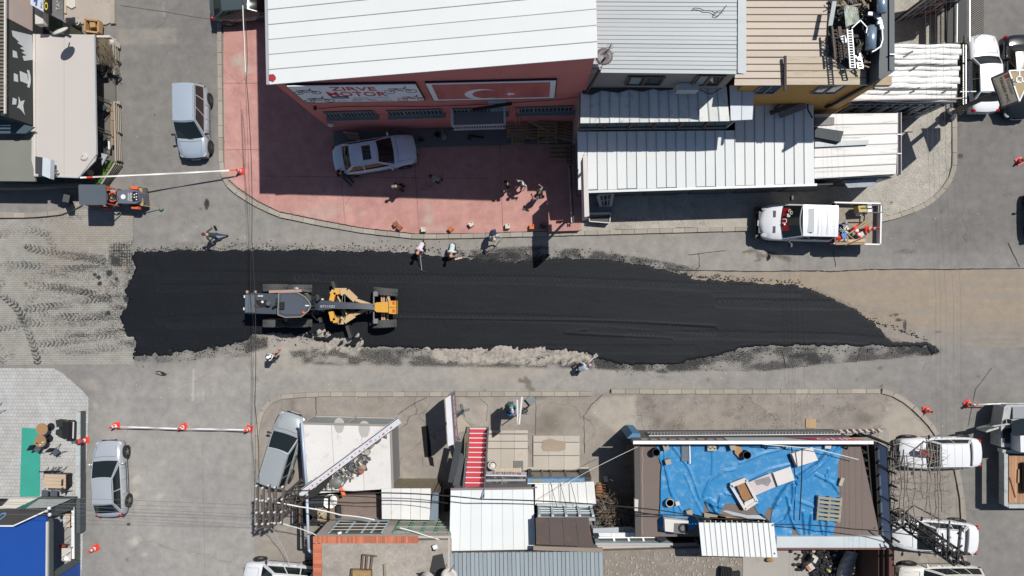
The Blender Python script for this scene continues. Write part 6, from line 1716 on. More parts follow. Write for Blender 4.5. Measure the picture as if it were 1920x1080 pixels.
# ---------------- corner shed with the long diagonal sign
def corner_shed():
 ro=thing('corner_shed','white flat topped corner shed with glazed north edge and scrap on its roof','shed',G(680,830,.1))
 h=2.35
 c=ah([(566,793),(733,797),(737,916),(576,926)],h)
 for i in range(3):
  a,b=c[0].lerp(c[1],i/3),c[0].lerp(c[1],(i+1)/3-.004);e,d=c[3].lerp(c[2],i/3),c[3].lerp(c[2],(i+1)/3-.004)
  MB().ex([a,b,d,e],(0,0,-.08)).bd('roof_board',OLDRW,ro)
 for a,b in((c[0],c[1]),(c[1],c[2])):MB().bar(a,b,.1,.14).bd('roof_edge',M('edge_grey',(.28,.26,.24)),ro)
 MB().bar(c[0]+Vc((-.05,0,.05)),c[3]+Vc((-.05,0,.05)),.12,.1).bd('roof_edge',M('edge_blue_white',(.42,.48,.56)),ro)
 w=[Vc((p.x,p.y,h-.1))for p in ins(c,.06)]
 walls(ro,w,.1,M('shed_side_wall',(.2,.2,.21)))
 F=po(w[0],w[1])
 for i in range(2):
  m=MB();F.rect(m,F.L*i/2+.08,.35,F.L*(i+1)/2-.08,h-.12,.004,.04);m.bd('window_sheet',M('blue_grey_pane',(.2,.26,.28),rough=.25,var=.2),ro)
 for i in range(3):m=MB();F.rect(m,F.L*i/2-.06,.1,F.L*i/2+.06,h-.1,.045,.09);m.bd('frame_post',BEIGE,ro)
 m=MB();F.rect(m,-.1,.1,F.L+.1,.34,.004,.08);m.bd('sill_wall',BEIGE,ro)
 for p,r,k in(((636,796),10,0),((683,803),11,1)):
  m=MB();P=[G(p[0]+r*math.cos(t)*(1-0.*k),p[1]+r*1.3*math.sin(t)+(3 if math.sin(t)>.7 else 0),h+.004)for t in np.linspace(0,2*math.pi,14,endpoint=False)]
  m.ex(P,(0,0,.003));m.bd('damp_patch',M('damp_grey',A(196,194,190)),ro)
corner_shed()
t=thing('long_sign','long white sign board with red marks standing diagonally on the shed roof','sign',G(650,860,2.4))
a,b=G(556,925,4.),G(746,784,4.)
lo_a,lo_b=G(566,930,3.3),G(747,780,3.3)
d=(b-a).normalized();s=Vc((-d.y,d.x,0))
P=[a+s*.04,b+s*.04,b-s*.3,a-s*.3]
MB().ex(P,(0,0,-.06)).bd('board_top',M('sign_grey_white',A(222,226,232)),t)
MB().ex([a+s*.02,b+s*.02,b-s*.02,a-s*.02],(0,0,-.7)).bd('board_face',M('sign_grey_white',A(222,226,232)),t)
RM=M('faded_red_print',A(205,110,112))
for i in range(22):
 k=.1+.85*i/22;q=a.lerp(b,k)-s*RU(.1,.24)
 MB().box(q+Vc((0,0,.004)),(.05+RU(0,.12),.04+RU(0,.05),.006),math.atan2(d.y,d.x)+RU(-.6,.6)).bd('red_mark',RM,t)
for k in(.1,.5,.93):q=a.lerp(b,k);MB().bar(Vc((q.x,q.y,2.36)),q,.05).bd('support',STEEL,t)
m=MB();q=G(725,822,2.4);m.bar(G(714,808,3.4),q,.04);m.bar(G(722,803,3.4),q,.04);t2=m.bd('sign_brace',STEEL,t)
# scrap on the corner shed roof
def scrap(nm,lb,cat='scrap',at=(650,850),z=2.4):return thing(nm,lb,cat,G(*at,z))
for i,(x,y,r,cl,lb)in enumerate(((708,822,.22,(.14,.14,.13),'grey pot at the upper end of the row on the shed roof'),(697,832,.19,(.26,.22,.17),'brown lidded pot second from the upper end on the shed roof'),(690.5,846,.17,(.34,.33,.28),'pale round pot in the middle of the row on the shed roof'),(680,855,.17,(.22,.14,.09),'reddish pot at the lower end of the row on the shed roof'),(689.5,838,.07,(.06,.07,.06),'tiny dark jar between two pots on the shed roof'))):
 t=thing('pot',lb,'pot',G(x,y,2.4),0,'round pots on the corner shed roof')
 m=MB();m.lathe((0,0,0),[(.001,.01),(r*.8,0),(r,.12),(r,.22),(r*.9,.22),(r*.85,.15),(.001,.15)],16);m.bd('pot_body',M('pot_%d'%i,cl,var=.4,sc=12),t,local=True)
t=scrap('truck_tyre_section','big black curved tyre section leaning under the lower end of the diagonal sign','tyre',(600,905))
P=[];m=MB()
for i in range(13):
 k=i/12;x=614-48*k-10*math.sin(k*3.1);
P=[G(x,y,2.75)for x,y in[(618,883),(617,890),(613,898),(607,907),(600,915),(592,922),(583,927),(572,930)]]
for i in range(7):m.bar(P[i],P[i+1],.34,.3)
m.bd('tread',RUBBER,t)
t=scrap('mudguard','dark metal car panel with torn white foam beside the tyre section','panel',(590,900))
MB().ex(ah([(583,916),(607,893),(610,899),(588,920)],2.85),(0,0,-.1)).bd('panel_skin',M('dull_metal',(.1,.11,.12),rough=.4,metal=.4,var=.4),t)
MB().ex(ah([(590,912),(603,898),(606,901),(598,908),(591,917)],2.9),(0,0,-.05)).bd('foam',OFFW,t)
t=MB().ex(ah([(564,921),(586,907),(590,912),(585,922),(570,928)],2.6),(0,0,-.08)).bd('tan_plastic_scrap',M('tan_panel',A(224,186,130)));props(t,'tan orange plastic panel at the foot of the diagonal sign','panel')
t=scrap('orange_pipe','short bright orange pipe lying over the lower edge of the shed roof','pipe',(642,918));MB().bar(G(637,911,2.5),G(646,930,2.45),.17,.05).bd('pipe_half',M('orange_plastic',(.72,.17,.05)),t)
t=scrap('grey_tank','grey fuel tank shape lying beside the orange pipe','tank',(632,906));MB().ell(G(630,905,2.6),(.42,.32,.2),14,8).ell(G(640,902,2.55),(.28,.18,.12),10,6).bd('tank_shell',M('tank_grey',(.16,.165,.155),rough=.5),t,smooth=True)
t=scrap('clay_pot','orange and grey broken clay pot near the white scraps on the shed roof','pot',(678,878));MB().ell(G(680,876,2.55),(.22,.2,.18),12,8).bd('pot_top',M('clay_grey',A(170,150,135)),t,smooth=True);MB().ell(G(675,884,2.5),(.22,.16,.14),12,8).bd('pot_side',M('clay_orange',A(190,105,75)),t,smooth=True)
m=MB()
for i in range(260):
 k=random.random();x=615+68*k+RU(-6,10);y=905-55*k+RU(-5,16)
 if x>688 or y>908:continue
 a=G(x,y,2.38+RU(0,.3));v=Vc((RU(-1,1),RU(-1,1),RU(-.2,.3))).normalized()*RU(.08,.4)
 m.mat(random.choice([0,0,1,1,2,3,4])).bar(a,a+v,RU(.02,.12),.04)
props(m.bd('roof_scrap',[DARK,M('slate_scrap',(.1,.11,.13)),OFFW,M('tan_scrap',(.3,.25,.17)),M('grey_scrap',(.22,.22,.21))]),kind='stuff')
t=MB().tube([G(562,788,3.),G(566,793,3.),G(575,915,3.),G(579,1030,3.),G(582,1035,3.),G(592,1035,3.)],.075,8).bd('drain_pipe',M('pipe_blue_white',(.42,.48,.58),rough=.35),smooth=True);props(t,'long pale blue pipe running down the left side of the corner shed','pipe')
# ---------------- middle yard: pit, sign on its post, steel stair
def pit():
 r=thing('cellar_pit',None,None,G(800,840,.1),kind='structure')
 MB().ex(ah([(790,800),(802,798),(807,830),(809,856),(812,858),(814,875),(805,872),(803,857),(796,857),(793,830)],.112),(0,0,.004)).bd('pit_and_shadow',M('pit_shadow_black',(.004,.004,.004),rough=1),r)  # flat black sheet: the pit opening and the shadow there painted together
 MB().ex(ah([(793,858),(803,858),(806,873),(794,873)],.114),(0,0,.06)).bd('pit_step',CONM,r)
pit()
def ad_sign():
 ro=thing('advert_sign','narrow double sided advert box with white top on a slanting post','sign',G(868,770,.1))
 T=ah([(835,747),(845,741),(851,833),(840,837)],3.75)
 MB().ex(T,(0,0,-1.75)).bd('sign_box',M('sign_top_white',A(238,240,244)),ro)
 a,b=T[1]+Vc((.012,0,0)),T[2]+Vc((.012,0,0))
 MB().ex([a,b,Vc((b.x,b.y,2.02)),Vc((a.x,a.y,2.02))],(.02,0,0)).bd('sign_face',M('sign_plum_grey',(.2,.13,.16),var=.3),ro)
 O=Vc((a.x+.04,a.y-.15,2.5));U=Vc((b.x+.04,b.y+.1,2.5))-O
 tf('MUSTAFA REBER CAMCI',O,U,Vc((0,0,.9)),M('sign_letter_pale',(.7,.66,.7)),ro,th=0)
 MB().cyl(G(868,771,.1),G(850,786,2.),.08,.08,8).bd('post',DARK,ro)
 c=G(868,770,.16)
 for k in range(4):MB().bar(c,c+Vc((.38*math.cos(k*1.5708+.2),.38*math.sin(k*1.5708+.2),0)),.12,.06).bd('foot_plate',M('slate_foot',(.13,.15,.16)),ro)
 m=MB();m.tube([G(845,795,2.2),G(862,825,.2)],.02,5);m.tube([G(866,780,.2),G(884,800,.2)],.012,5);m.bd('guy_wire',CABLE,ro)
ad_sign()
def stair():
 ro=thing('steel_stair','outdoor steel stair with red treads and white nosings rising to the white roof','stair',G(898,796,.1))
 RT=M('stair_red',A(200,62,78,1.2),rough=.6,rnd=.08);NO=M('nosing_white',(.66,.62,.62))
 n=13;STG=M('stair_grey',(.1,.105,.12))
 for i in range(n):
  y0=797+i*6.75;y1=y0+6.9;z=.3+i*.245
  g0=G(0,y0,0).y;g1=G(0,y1,0).y;xl=G(882.5,0,0).x;xr=G(914,0,0).x
  MB().ex([Vc((xl,g0,z)),Vc((xr,g0,z)),Vc((xr,g1,z)),Vc((xl,g1,z))],(0,0,-.05)).bd('tread',RT,ro)
  MB().ex([Vc((xl,g0,z-.05)),Vc((xr,g0,z-.05)),Vc((xr,g0,z-.24)),Vc((xl,g0,z-.24))],(0,-.015,0)).bd('riser',RT,ro)
  MB().box((((xl+xr)/2),g0+.01,z+.006),(xr-xl,.05,.03)).bd('nosing',NO,ro)
 xl-=.06;xr+=.06;g0=G(0,796,0).y;g1=G(0,797+13*6.8,0).y;z0,z1=.25,.3+12.5*.245
 for x in(xl,xr):MB().bar((x,g0,z0),(x,g1,z1),.09,.28).bd('stringer',STG,ro)
 for dz in(.35,.6,.85):MB().bar((xr+.03,g0,z0+dz),(xr+.03,g1,z1+dz),.035).bd('hand_rail',STG,ro)
 for k in(0,.33,.66,1):MB().bar((xr+.03,g0+(g1-g0)*k,z0+(z1-z0)*k),(xr+.03,g0+(g1-g0)*k,z0+(z1-z0)*k+.87),.04).bd('rail_post',STG,ro)
stair()
t=thing('leaning_timber','bundle of long weathered laths leaning beside the red stair','laths',G(870,830,.1))
LT=M('weathered_lath',A(170,160,138),rnd=.25)
for i in range(12):
 x0=874+RU(-4,6);x1=858+i*1.1+RU(-2,2)
 MB().bar(G(x1+3,905-i*1.5,.5+.05*i),G(x0,800+i*2.5,2.6+RU(-.4,.3)),.05,.03).bd('lath',LT if i%3 else BLACK,t)
t=thing('dark_screen','dark metal sheets propped between the timber and the white roofed house','sheets',G(855,890,.1))
for i,(p,q)in enumerate((((861,828,2.2),(846,905,2.4)),((866,850,1.8),(855,912,2.6)))):MB().bar(G(*p),G(*q),.35,.04).bd('sheet',M('oily_sheet',(.035,.04,.045),rough=.4),t)
t=MB().ex(ah([(850,776),(868,778),(884,800),(872,808),(858,812)],.14),(0,0,.06)).bd('tread_plate',M('ribbed_concrete',A(186,174,158),var=.2));props(t,'pale worn ramp plate between the advert sign and the stair','plate')
# ---------------- raised slabs in front of the two shops
SLB=M('pale_slab',A(206,198,186),rough=.9,var=.12,dirt=((.22,.18,.14),.3,1.6,.6),rnd=.06,bump=.005)
for lb,rows in(('pale concrete shop terrace right of the red stair',[((914,807),(990,808),6),((914,815),(990,816),12),((914,828),(990,828),13),((914,842),(990,842),40)]),('pale concrete shop terrace with a brown damp patch',[((1000,817),(1087,817),12),((1000,830),(1087,830),24),((1000,855),(1087,855),26)])):
 r=thing('terrace_slab',lb,'terrace',G(*rows[0][0],.1))
 for(x0,y0),(x1,y1),dy in rows:
  for j in range(3):
   xa,xb=x0+(x1-x0)*j/3,x0+(x1-x0)*(j+1)/3
   hh=.22+RU(-.006,.006)
   MB().ex(ah([(xa,y0),(xb-.35,y0),(xb-.35,y0+dy-.35),(xa,y0+dy-.35)],hh),(0,0,-.13)).bd('slab',SLB,r)
m=MB();m.ex(ah([(1018,826),(1033,822),(1045,826),(1061,828),(1060,843),(1050,846),(1020,846),(1015,840)],.245),(0,0,.004));t=m.bd('damp_patch',M('damp_brown',A(176,158,140),var=.25));props(t,kind='structure')
t=MB().ex(ah([(963,864),(981,864),(981,880),(963,880)],.25),(0,0,.02)).bd('manhole_cover',M('cover_grey',A(130,130,128)));props(t,'square grey cover lying on the terrace before the sign','cover')
t=thing('white_scooter_cover','white curved plastic shell lying at the corner of the terrace by the stair','shell',G(925,874,.3))
m=MB()
for i in range(14):
 a0,a1=i*.45,(i+1)*.45
 m.bar(G(924+8*math.cos(a0),872+8*math.sin(a0),.5),G(924+8*math.cos(a1),872+8*math.sin(a1),.5),.05,.12)
m.bd('shell_rim',OFFW,t);MB().ell(G(925,874,.34),(.22,.2,.1),12,6).bd('shell_bowl',M('shell_white',(.6,.6,.58)),t,smooth=True)
t=thing('corrugated_offcut','strip of cream corrugated sheet lying on the awning back edge','sheet',G(960,882,.3))
for i in range(14):MB().box(G(929+i*3.6,881.5+RU(-.6,.6),1.2),(.09,.2+RU(-.05,.05),.04)).bd('corrugation',M('cream_sheet',A(222,205,178)),t)
# ---------------- house with the white panel roof
def white_house():
 ro=thing('house','house with a clean white panel roof at the top of the red stair','building',G(925,960,.1))
 h=3.75
 c=ah([(845,917),(1000,915),(1004,1030),(842,1033)],h)
 shp_(ro,c[0],c[1],c[2],c[3],8,PANW,th=.06,seam=SEAMG,jit=.003,sw=.012,sh=.012)
 MB().bar(c[0],c[1],.1,.1).bd('roof_edge',M('edge_pink_grey',A(150,140,142)),ro)
 MB().bar(G(998,914,h+.05),G(1007,914,h+.05),.06).bd('gutter_end',STEEL,ro)
 MB().bar(G(832,1034,h-.4),G(1004,1032,h-.4),.25,.2).bd('fascia_beam',M('old_wood_beam',(.14,.09,.07)),ro)
 w=[Vc((p.x,p.y,h-.08))for p in ins(c,.1)]
 walls(ro,w,.1,M('house_wall_grey',A(140,132,128)))
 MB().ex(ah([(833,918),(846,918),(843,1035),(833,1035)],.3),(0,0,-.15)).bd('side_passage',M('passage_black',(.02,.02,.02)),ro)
 # awning with reversed lettering (it faces the street)
 A_=ah([(910,893),(987,893),(986,913),(907,914)],2.5)
 MB().ex(A_,(0,0,-.06)).bd('awning_top',M('awning_black',(.04,.04,.045),var=.5,sc=5,dirt=((.3,.3,.29),.5,5,.8)),ro)
 f0,f1=G(910,890,2.65),G(987,891,2.65)
 F=po(f0,f1)
 m=MB();F.rect(m,0,2.,F.L,2.7,-.05,0);m.bd('sign_board',M('sign_old_white',A(236,232,236)),ro)
 O=F.a+F.u*.45+F.n*.01+Vc((0,0,2.12));
 # seen from the street the word reads right to left of the picture
 e=F.a+F.u*(F.L-.35)+F.n*.012+Vc((0,0,2.15));s0=F.a+F.u*.3+F.n*.012+Vc((0,0,2.15))
 tf('TADİLAT',e,s0-e,Vc((0,0,.42)),M('sign_letter_maroon',(.16,.06,.07)),ro,th=0)
 m=MB();F.rect(m,F.L-.38,2.2,F.L-.3,2.6,.004,.01);m.bd('red_bar',RM,ro)
 m=MB();F.rect(m,0,1.2,F.L,2.,-.3,-.25);m.bd('shop_front_glass',WINGL,ro)
 for k in(0.,.42,1.):MB().bar(G(910+77*k,893,2.55),G(908+78*k,912,2.55),.06).bd('awning_arm',STEEL,ro)
 MB().bar(G(909,901,2.56),G(986,900,2.56),.1,.03).bd('awning_rail',ALU,ro);MB().bar(G(909,912,2.56),G(986,911,2.56),.05).bd('awning_rail',ALU,ro)
white_house()
def shop_right():
 ro=thing('shop','low shop with white ribbed roof and a faded blue sign along its front edge','shop',G(1055,900,.1))
 h=2.7
 c=ah([(988,906),(1114,903),(1118,947),(1002,948)],h)
 shp_(ro,ah([(1003,906)],h)[0],c[1],c[2],ah([(1003,948)],h)[0],7,PANW2,th=.05,seam=SEAMG,jit=.01,sw=.03,sh=.02)
 F=po(G(990,880,.1),G(1103,880,.1))
 m=MB();F.rect(m,0,.1,F.L,2.,-.12,-.06);m.bd('shop_glass',M('shop_glass_olive',(.1,.095,.07),rough=.15,var=.4,sc=2),ro)
 for k in(0,.22,.36,.6,.86):m=MB();F.rect(m,F.L*k,.1,F.L*k+.09,2.,-.05,.02);m.bd('glazing_post',M('post_brown_grey',(.17,.14,.11)),ro)
 for k in(0,.84):m=MB();F.rect(m,F.L*k,.1,F.L*k+(.2 if k==0 else.55),2.,-.04,.06);m.bd('dark_panel',DARK,ro)
 m=MB();F.rect(m,0,.1,F.L,.2,0.,.15);m.bd('threshold',BEIGE,ro)
 S=ah([(989,897.5),(1096,897),(1096,904),(989,905)],2.75)
 MB().ex(S,(0,0,-.3)).bd('sign_board',M('faded_blue_sign',(.1,.22,.38),var=.5,sc=4,fine=.3),ro)
 m=MB();m.ex(ah([(996,898.5),(1018,898.5),(1018,903),(996,903)],2.76),(0,0,.01));m.bd('sign_patch',M('faded_olive',(.25,.24,.13)),ro)
 O=G(1024,903,2.77);tf('ELEKTRIK OTO KLIMA',O+Vc((0,-0.,0)),G(1090,902.5,2.77)-O,Vc((0,.1,0)),M('faded_letter',(.32,.33,.3)),ro,th=0)
 MB().bar(G(989,906.5,2.78),G(1097,905.5,2.78),.05).bd('sign_edge',WHITE,ro)
 w=[Vc((p.x,p.y,h-.08))for p in ins(ah([(1003,908),(1114,905),(1117,946),(1004,947)],h),.1)]
 walls(ro,w,.1,M('house_wall_grey',A(140,132,128)))
 # upper storey with the barred windows and the rusty roof
 F2=po(G(1006,919,0),G(1112,919,0))
 m=MB();F2.rect(m,0,.1,F2.L-.3,4.6,-.2,-.08);m.bd('wall',M('pale_blue_wall',(.34,.38,.4)),ro)
 m=MB();F2.rect(m,.1,3.,F2.L-.4,4.2,-.078,-.04);m.bd('window',WINGL,ro)
 for i in range(5):m=MB();u=.05+i*(F2.L-.5)/4.;F2.rect(m,u,2.8,u+.12,4.5,-.03,.05);m.bd('window_post',M('frame_pale',(.5,.55,.57)),ro)
 for z in(3.25,3.6,3.95):m=MB();F2.rect(m,.1,z,F2.L-.4,z+.05,-.03,.02);m.bd('window_bar',M('frame_pale',(.5,.55,.57)),ro)
 m=MB();F2.rect(m,0,2.65,F2.L-.3,2.98,-.07,.1);m.bd('window_ledge',M('frame_pale',(.5,.55,.57)),ro)
 RO=M('rusty_roof',(.085,.065,.058),rough=.75,var=.15,rnd=.06,dirt=((.3,.095,.04),.42,1.5,.75))
 c=ah([(1004,972),(1104,971),(1112,1025),(1005,1021)],4.65)
 shp_(ro,c[0],c[1],c[2],c[3],4,RO,th=.06,jit=.01)
 walls(ro,[Vc((p.x,p.y,4.55))for p in ins(c,.12)],.1,M('house_wall_grey',A(140,132,128)),holes=(0,))
 MB().bar(G(1000,1027,4.4),G(1130,1031,4.4),.2,.12).bd('old_beam',M('old_grey_board',A(160,148,136)),ro)
shop_right()
def mid_low():
 ro=thing('small_roof','small white five panel roof with a grey blue edge board over the brown yard','roof',G(768,940,.1))
 h=2.6
 c=ah([(715,916),(822,916),(821,975),(716,973)],h)
 shp_(ro,c[0],ah([(808,916)],h)[0],ah([(806,975)],h)[0],c[3],5,PANW2,th=.05,seam=SEAMG,jit=.008,sw=.018,sh=.015)
 MB().ex(ah([(811,925),(822,925),(821,976),(805,976)],h+.03),(0,0,-.25)).bd('edge_board',M('slate_edge',(.16,.2,.24),dirt=((.05,.06,.08),.4,3)),ro)
 F=po(G(742,897,.1),G(822,897,.1))
 m=MB();F.rect(m,0,.1,F.L,2.4,-.2,0);m.bd('wall',M('rubble_wall',A(150,140,118),var=.35,sc=5,fine=.3),ro)
 m=MB();F.rect(m,0,2.4,F.L,2.5,-.2,.05);m.bd('wall_cap',M('brown_cap',(.16,.1,.06)),ro)
 w=[Vc((p.x,p.y,h-.1))for p in ins(c,.15)]
 walls(ro,w,.1,M('brown_yard_wall',(.16,.12,.1)),holes=(0,))
mid_low()
# rusty yard with barrels
t=thing('yard_floor',None,None,G(650,950,.1),kind='structure')
MB().ex(ah([(600,928),(745,928),(745,985),(600,985)],1.2),(0,0,-1.1)).bd('rusty_deck',M('rusty_deck',(.19,.145,.125),var=.3,sc=1.4,rnd=0,dirt=((.07,.075,.07),.55,1.4,.8)),t)
def barrel(name,lb,p,q,r,mt,cat='barrel'):
 t=thing(name,lb,cat,(p+q)/2);d=(q-p)
 m=MB();m.cyl(p,q,r,r,20)
 m.bd('drum',mt,t,smooth=40)
 for k in(0.,.33,.66,.97):m=MB();m.cyl(p.lerp(q,k),p.lerp(q,k+.03),r+.012,r+.012,20);m.bd('hoop',mt,t)
 return t
DB=M('drum_dark',(.045,.05,.055),rough=.45,var=.3)
barrel('oil_drum','dark drum lying on its side in the rusty yard beside the pale pipe',G(582,940,1.6),G(610,940,1.6),.28,DB)
barrel('oil_drum','round drum with a bright stained lid in the rusty yard',G(619,940,1.2),G(619,940,1.75),.36,M('lid_steel',(.22,.22,.22),rough=.4,metal=.4,var=.4,sc=4))
barrel('rubber_roller','short dark upright rubber roller lying across the rusty yard',G(634,948,1.4),G(635,970,1.4),.15,RUBBER,'roller')
t=thing('tyre','old car tyre lying flat in the lower corner of the scrap cage','tyre',G(582,968,1.3));MB().lathe(G(582,968,1.3),[(.17,0),(.3,0.),(.34,.08),(.34,.14),(.3,.2),(.17,.2),(.17,0)],20,caps=False).bd('tyre_body',RUBBER,t,smooth=40);MB().lathe(G(582,968,1.38),[(.001,0),(.17,0)],16).bd('hub',RUST,t)
t=thing('engine_box','tan engine crate full of greasy parts in the scrap cage','crate',G(606,965,1.3))
MB().ex(ah([(595,953),(618,957),(615,977),(595,976)],1.5),(0,0,-.3)).bd('crate_body',M('crate_tan',(.36,.27,.15),var=.3,sc=4),t)
for i in range(10):a=G(RU(598,614),RU(957,973),1.6);MB().bar(a,a+Vc((RU(-.3,.3),RU(-.3,.3),.05)),.05).bd('engine_part',random.choice([DARK,ALU,RUST]),t)
t=thing('scrap_cage','black square frame cage on legs holding tyres left of the pale pipe','frame',G(570,955,.1))
Q=ah([(551,935),(618,932),(616,980),(551,982)],2.)
for i in range(4):MB().bar(Q[i],Q[(i+1)%4],.07).bd('frame_bar',BLACK,t);MB().bar(Vc((Q[i].x,Q[i].y,.1)),Q[i],.06).bd('leg',BLACK,t)
MB().bar(G(562,934,2.),G(562,981,2.),.09,.06).bd('frame_bar',RUST,t)
MB().ex(ah([(556,936),(614,934),(612,978),(556,980)],1.15),(0,0,-.05)).bd('cage_floor',M('cage_floor',(.03,.03,.03)),t)
MB().tube([G(561,982,1.),G(561,1030,1.),G(567,1031,1.)],.05,6).bd('hook_leg',BLACK,t)
# ---------------- house at the bottom with the tile edged roof
def tile_house():
 ro=thing('house','house with a flat concrete roof edged by orange tiles and a glazed north wall','building',G(700,1040,.1))
 h=4.3;zt=h
 c=ah([(587,1006),(842,1006),(845,1180),(590,1180)],h)
 MB().ex(ah([(600,1018),(846,1012),(846,1180),(600,1180)],h-.12),(0,0,-.2)).bd('roof_slab',YARDM,ro)
 w=[Vc((p.x,p.y,h-.1))for p in ins(ah([(587,1004),(846,1004),(845,1180),(590,1180)],h),.06)]
 walls(ro,w,.1,BEIGE,holes=(2,))
 F=po(w[0],w[1])
 # tiles
 n=50;sh={}
 for i in range(n):
  x0=587+i*3.95
  MB().ex(ah([(x0,1006),(x0+3.7,1006),(x0+3.7,1018.5),(x0,1018.5)],h+RU(-.01,.012)),(0,0,-.05)).bd('coping_tile',BRICKR,ro)
 for i in range(20):
  y0=1020+i*4.1
  MB().ex(ah([(587,y0),(603,y0),(603,y0+3.8),(587,y0+3.8)],h+RU(-.01,.012)),(0,0,-.05)).bd('coping_tile',BRICKR,ro)
  # window with blue grey frame and the green gate beside it
 u0,z1=F.uz(619,1001);u1=F.uz(716,1001)[0];z0=F.uz(630,979)[1]
 FRB=M('frame_blue_grey',(.34,.44,.5));u0=F.uz(616,1002)[0]
 m=MB();F.rect(m,u0,z0,u1,z1,.004,.04);m.bd('window',M('window_olive',(.07,.07,.055),rough=.15,var=.4,sc=3),ro)
 for k in(0,.33,.62,.8,1):m=MB();u=u0+(u1-u0)*k;F.rect(m,u-.05,z0,u+.05,z1,.045,.09);m.bd('window_post',FRB,ro)
 for k in(0,.3,.55,.8):m=MB();z=z0+(z1-z0)*k;F.rect(m,u0,z,u1,z+(.16 if k==0 else.05),.095,.12);m.bd('window_bar',FRB if k==0 else OFFW,ro)
 MB().box(F.at(637,999,.2),(.18,.1,.08),.3).bd('white_rag',WHITE,ro)
 GG=M('gate_green',(.1,.24,.17),rough=.6)
 u0,z1=F.uz(738,1001);u1=F.uz(842,1001)[0];z0=F.uz(750,977)[1]
 for k in range(5):m=MB();u=u0+(u1-u0)*k/4;F.rect(m,u-.06,z0,u+.06,z1,.004,.08);m.bd('gate_post',GG,ro)
 for k in range(6):m=MB();z=z0+(z1-z0)*k/5;F.rect(m,u0,z-.02,u1,z+.03,.085,.11);m.bd('gate_bar',GG if k%2==0 else M('gate_pale',(.36,.4,.34)),ro)
 # things on the roof
 t=thing('hand_cart','rusty two wheeled frame cart lying on the tile edged roof','cart',G(680,1060,h))
 for p,q in(((681,1041),(679,1068)),((689,1042),(687,1068)),((699,1042),(696,1068)),((680,1040),(707,1043)),((660,1067),(697,1068)),((660,1067),(658,1085)),((697,1068),(697,1085))):
  MB().bar(G(*p,h+.3),G(*q,h+.3),.05).bd('frame_bar',RUST,t)
 MB().ex(ah([(661,1070),(695,1070),(695,1090),(661,1090)],h+.2),(0,0,-.05)).bd('cart_tray',M('cart_tray',A(180,150,100),var=.3,sc=4,dirt=((.25,.1,.04),.5,5)),t)
 t=thing('roof_stake','pale worn plank lying beside the cart on the tile edged roof','plank',G(722,1070,h));MB().bar(G(721,1058,h+.05),G(723,1095,h+.05),.1,.05).bd('plank',GWOOD,t)
 t=thing('flood_lamp','small white lamp at the right corner of the tile edged roof','lamp',G(816,1024,h));MB().box(G(816,1025,h+.1),(.22,.2,.14),.4).bd('lamp_body',WHITE,t);MB().box(G(814,1031,h+.02),(.14,.08,.1)).bd('lamp_foot',BLACK,t)
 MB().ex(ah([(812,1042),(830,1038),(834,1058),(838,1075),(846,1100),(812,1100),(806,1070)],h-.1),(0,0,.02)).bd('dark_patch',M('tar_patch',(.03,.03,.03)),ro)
 t=thing('satellite_dish','white satellite dish at the foot of the grey corrugated roof','dish',G(838,1075,4.8))
 MB().lathe(G(843,1078,5.),[(.001,.05),(.2,.08),(.4,.18),(.41,.19),(.2,.1),(.001,.07)],18).bd('dish',OFFW,t,smooth=True);MB().bar(G(844,1072,5.3),G(852,1058,5.4),.03).bd('arm',DARK,t)
 t=thing('satellite_dish','white dish with open back frame at the bottom edge beside the dark patch','dish',G(800,1082,4.4));MB().lathe(G(802,1083,4.6),[(.001,.05),(.2,.08),(.36,.18)],18).bd('dish',OFFW,t,smooth=True);MB().bar(G(785,1076,4.6),G(816,1075,4.6),.06).bd('arm',BLACK,t)
tile_house()
def corrugated():
 ro=thing('house','building at the bottom with a blue grey corrugated roof under the white one','building',G(980,1060,.1))
 h=4.2
 COR=M('old_corrugated',A(168,180,186),rough=.55,var=.08,rnd=.09,dirt=((.14,.13,.12),.32,1.8,.6),stretch=(3,.5,1))
 a,b=G(836,1037,h),G(1130,1034,h);c,d=G(1134,1180,h-.2),G(838,1180,h-.2)
 shp_(ro,a,b,c,d,38,COR,th=.05,alt=.03,jit=.006,gap=.012)
 MB().ex(ah([(838,1038),(1128,1036),(1132,1180),(840,1180)],h-.12),(0,0,-.1)).bd('roof_deck',DARK,ro)
 walls(ro,[Vc((p.x,p.y,h-.25))for p in ins([a,b,c,d],.15)],.1,M('house_wall_grey',A(140,132,128)),holes=(2,))
corrugated()
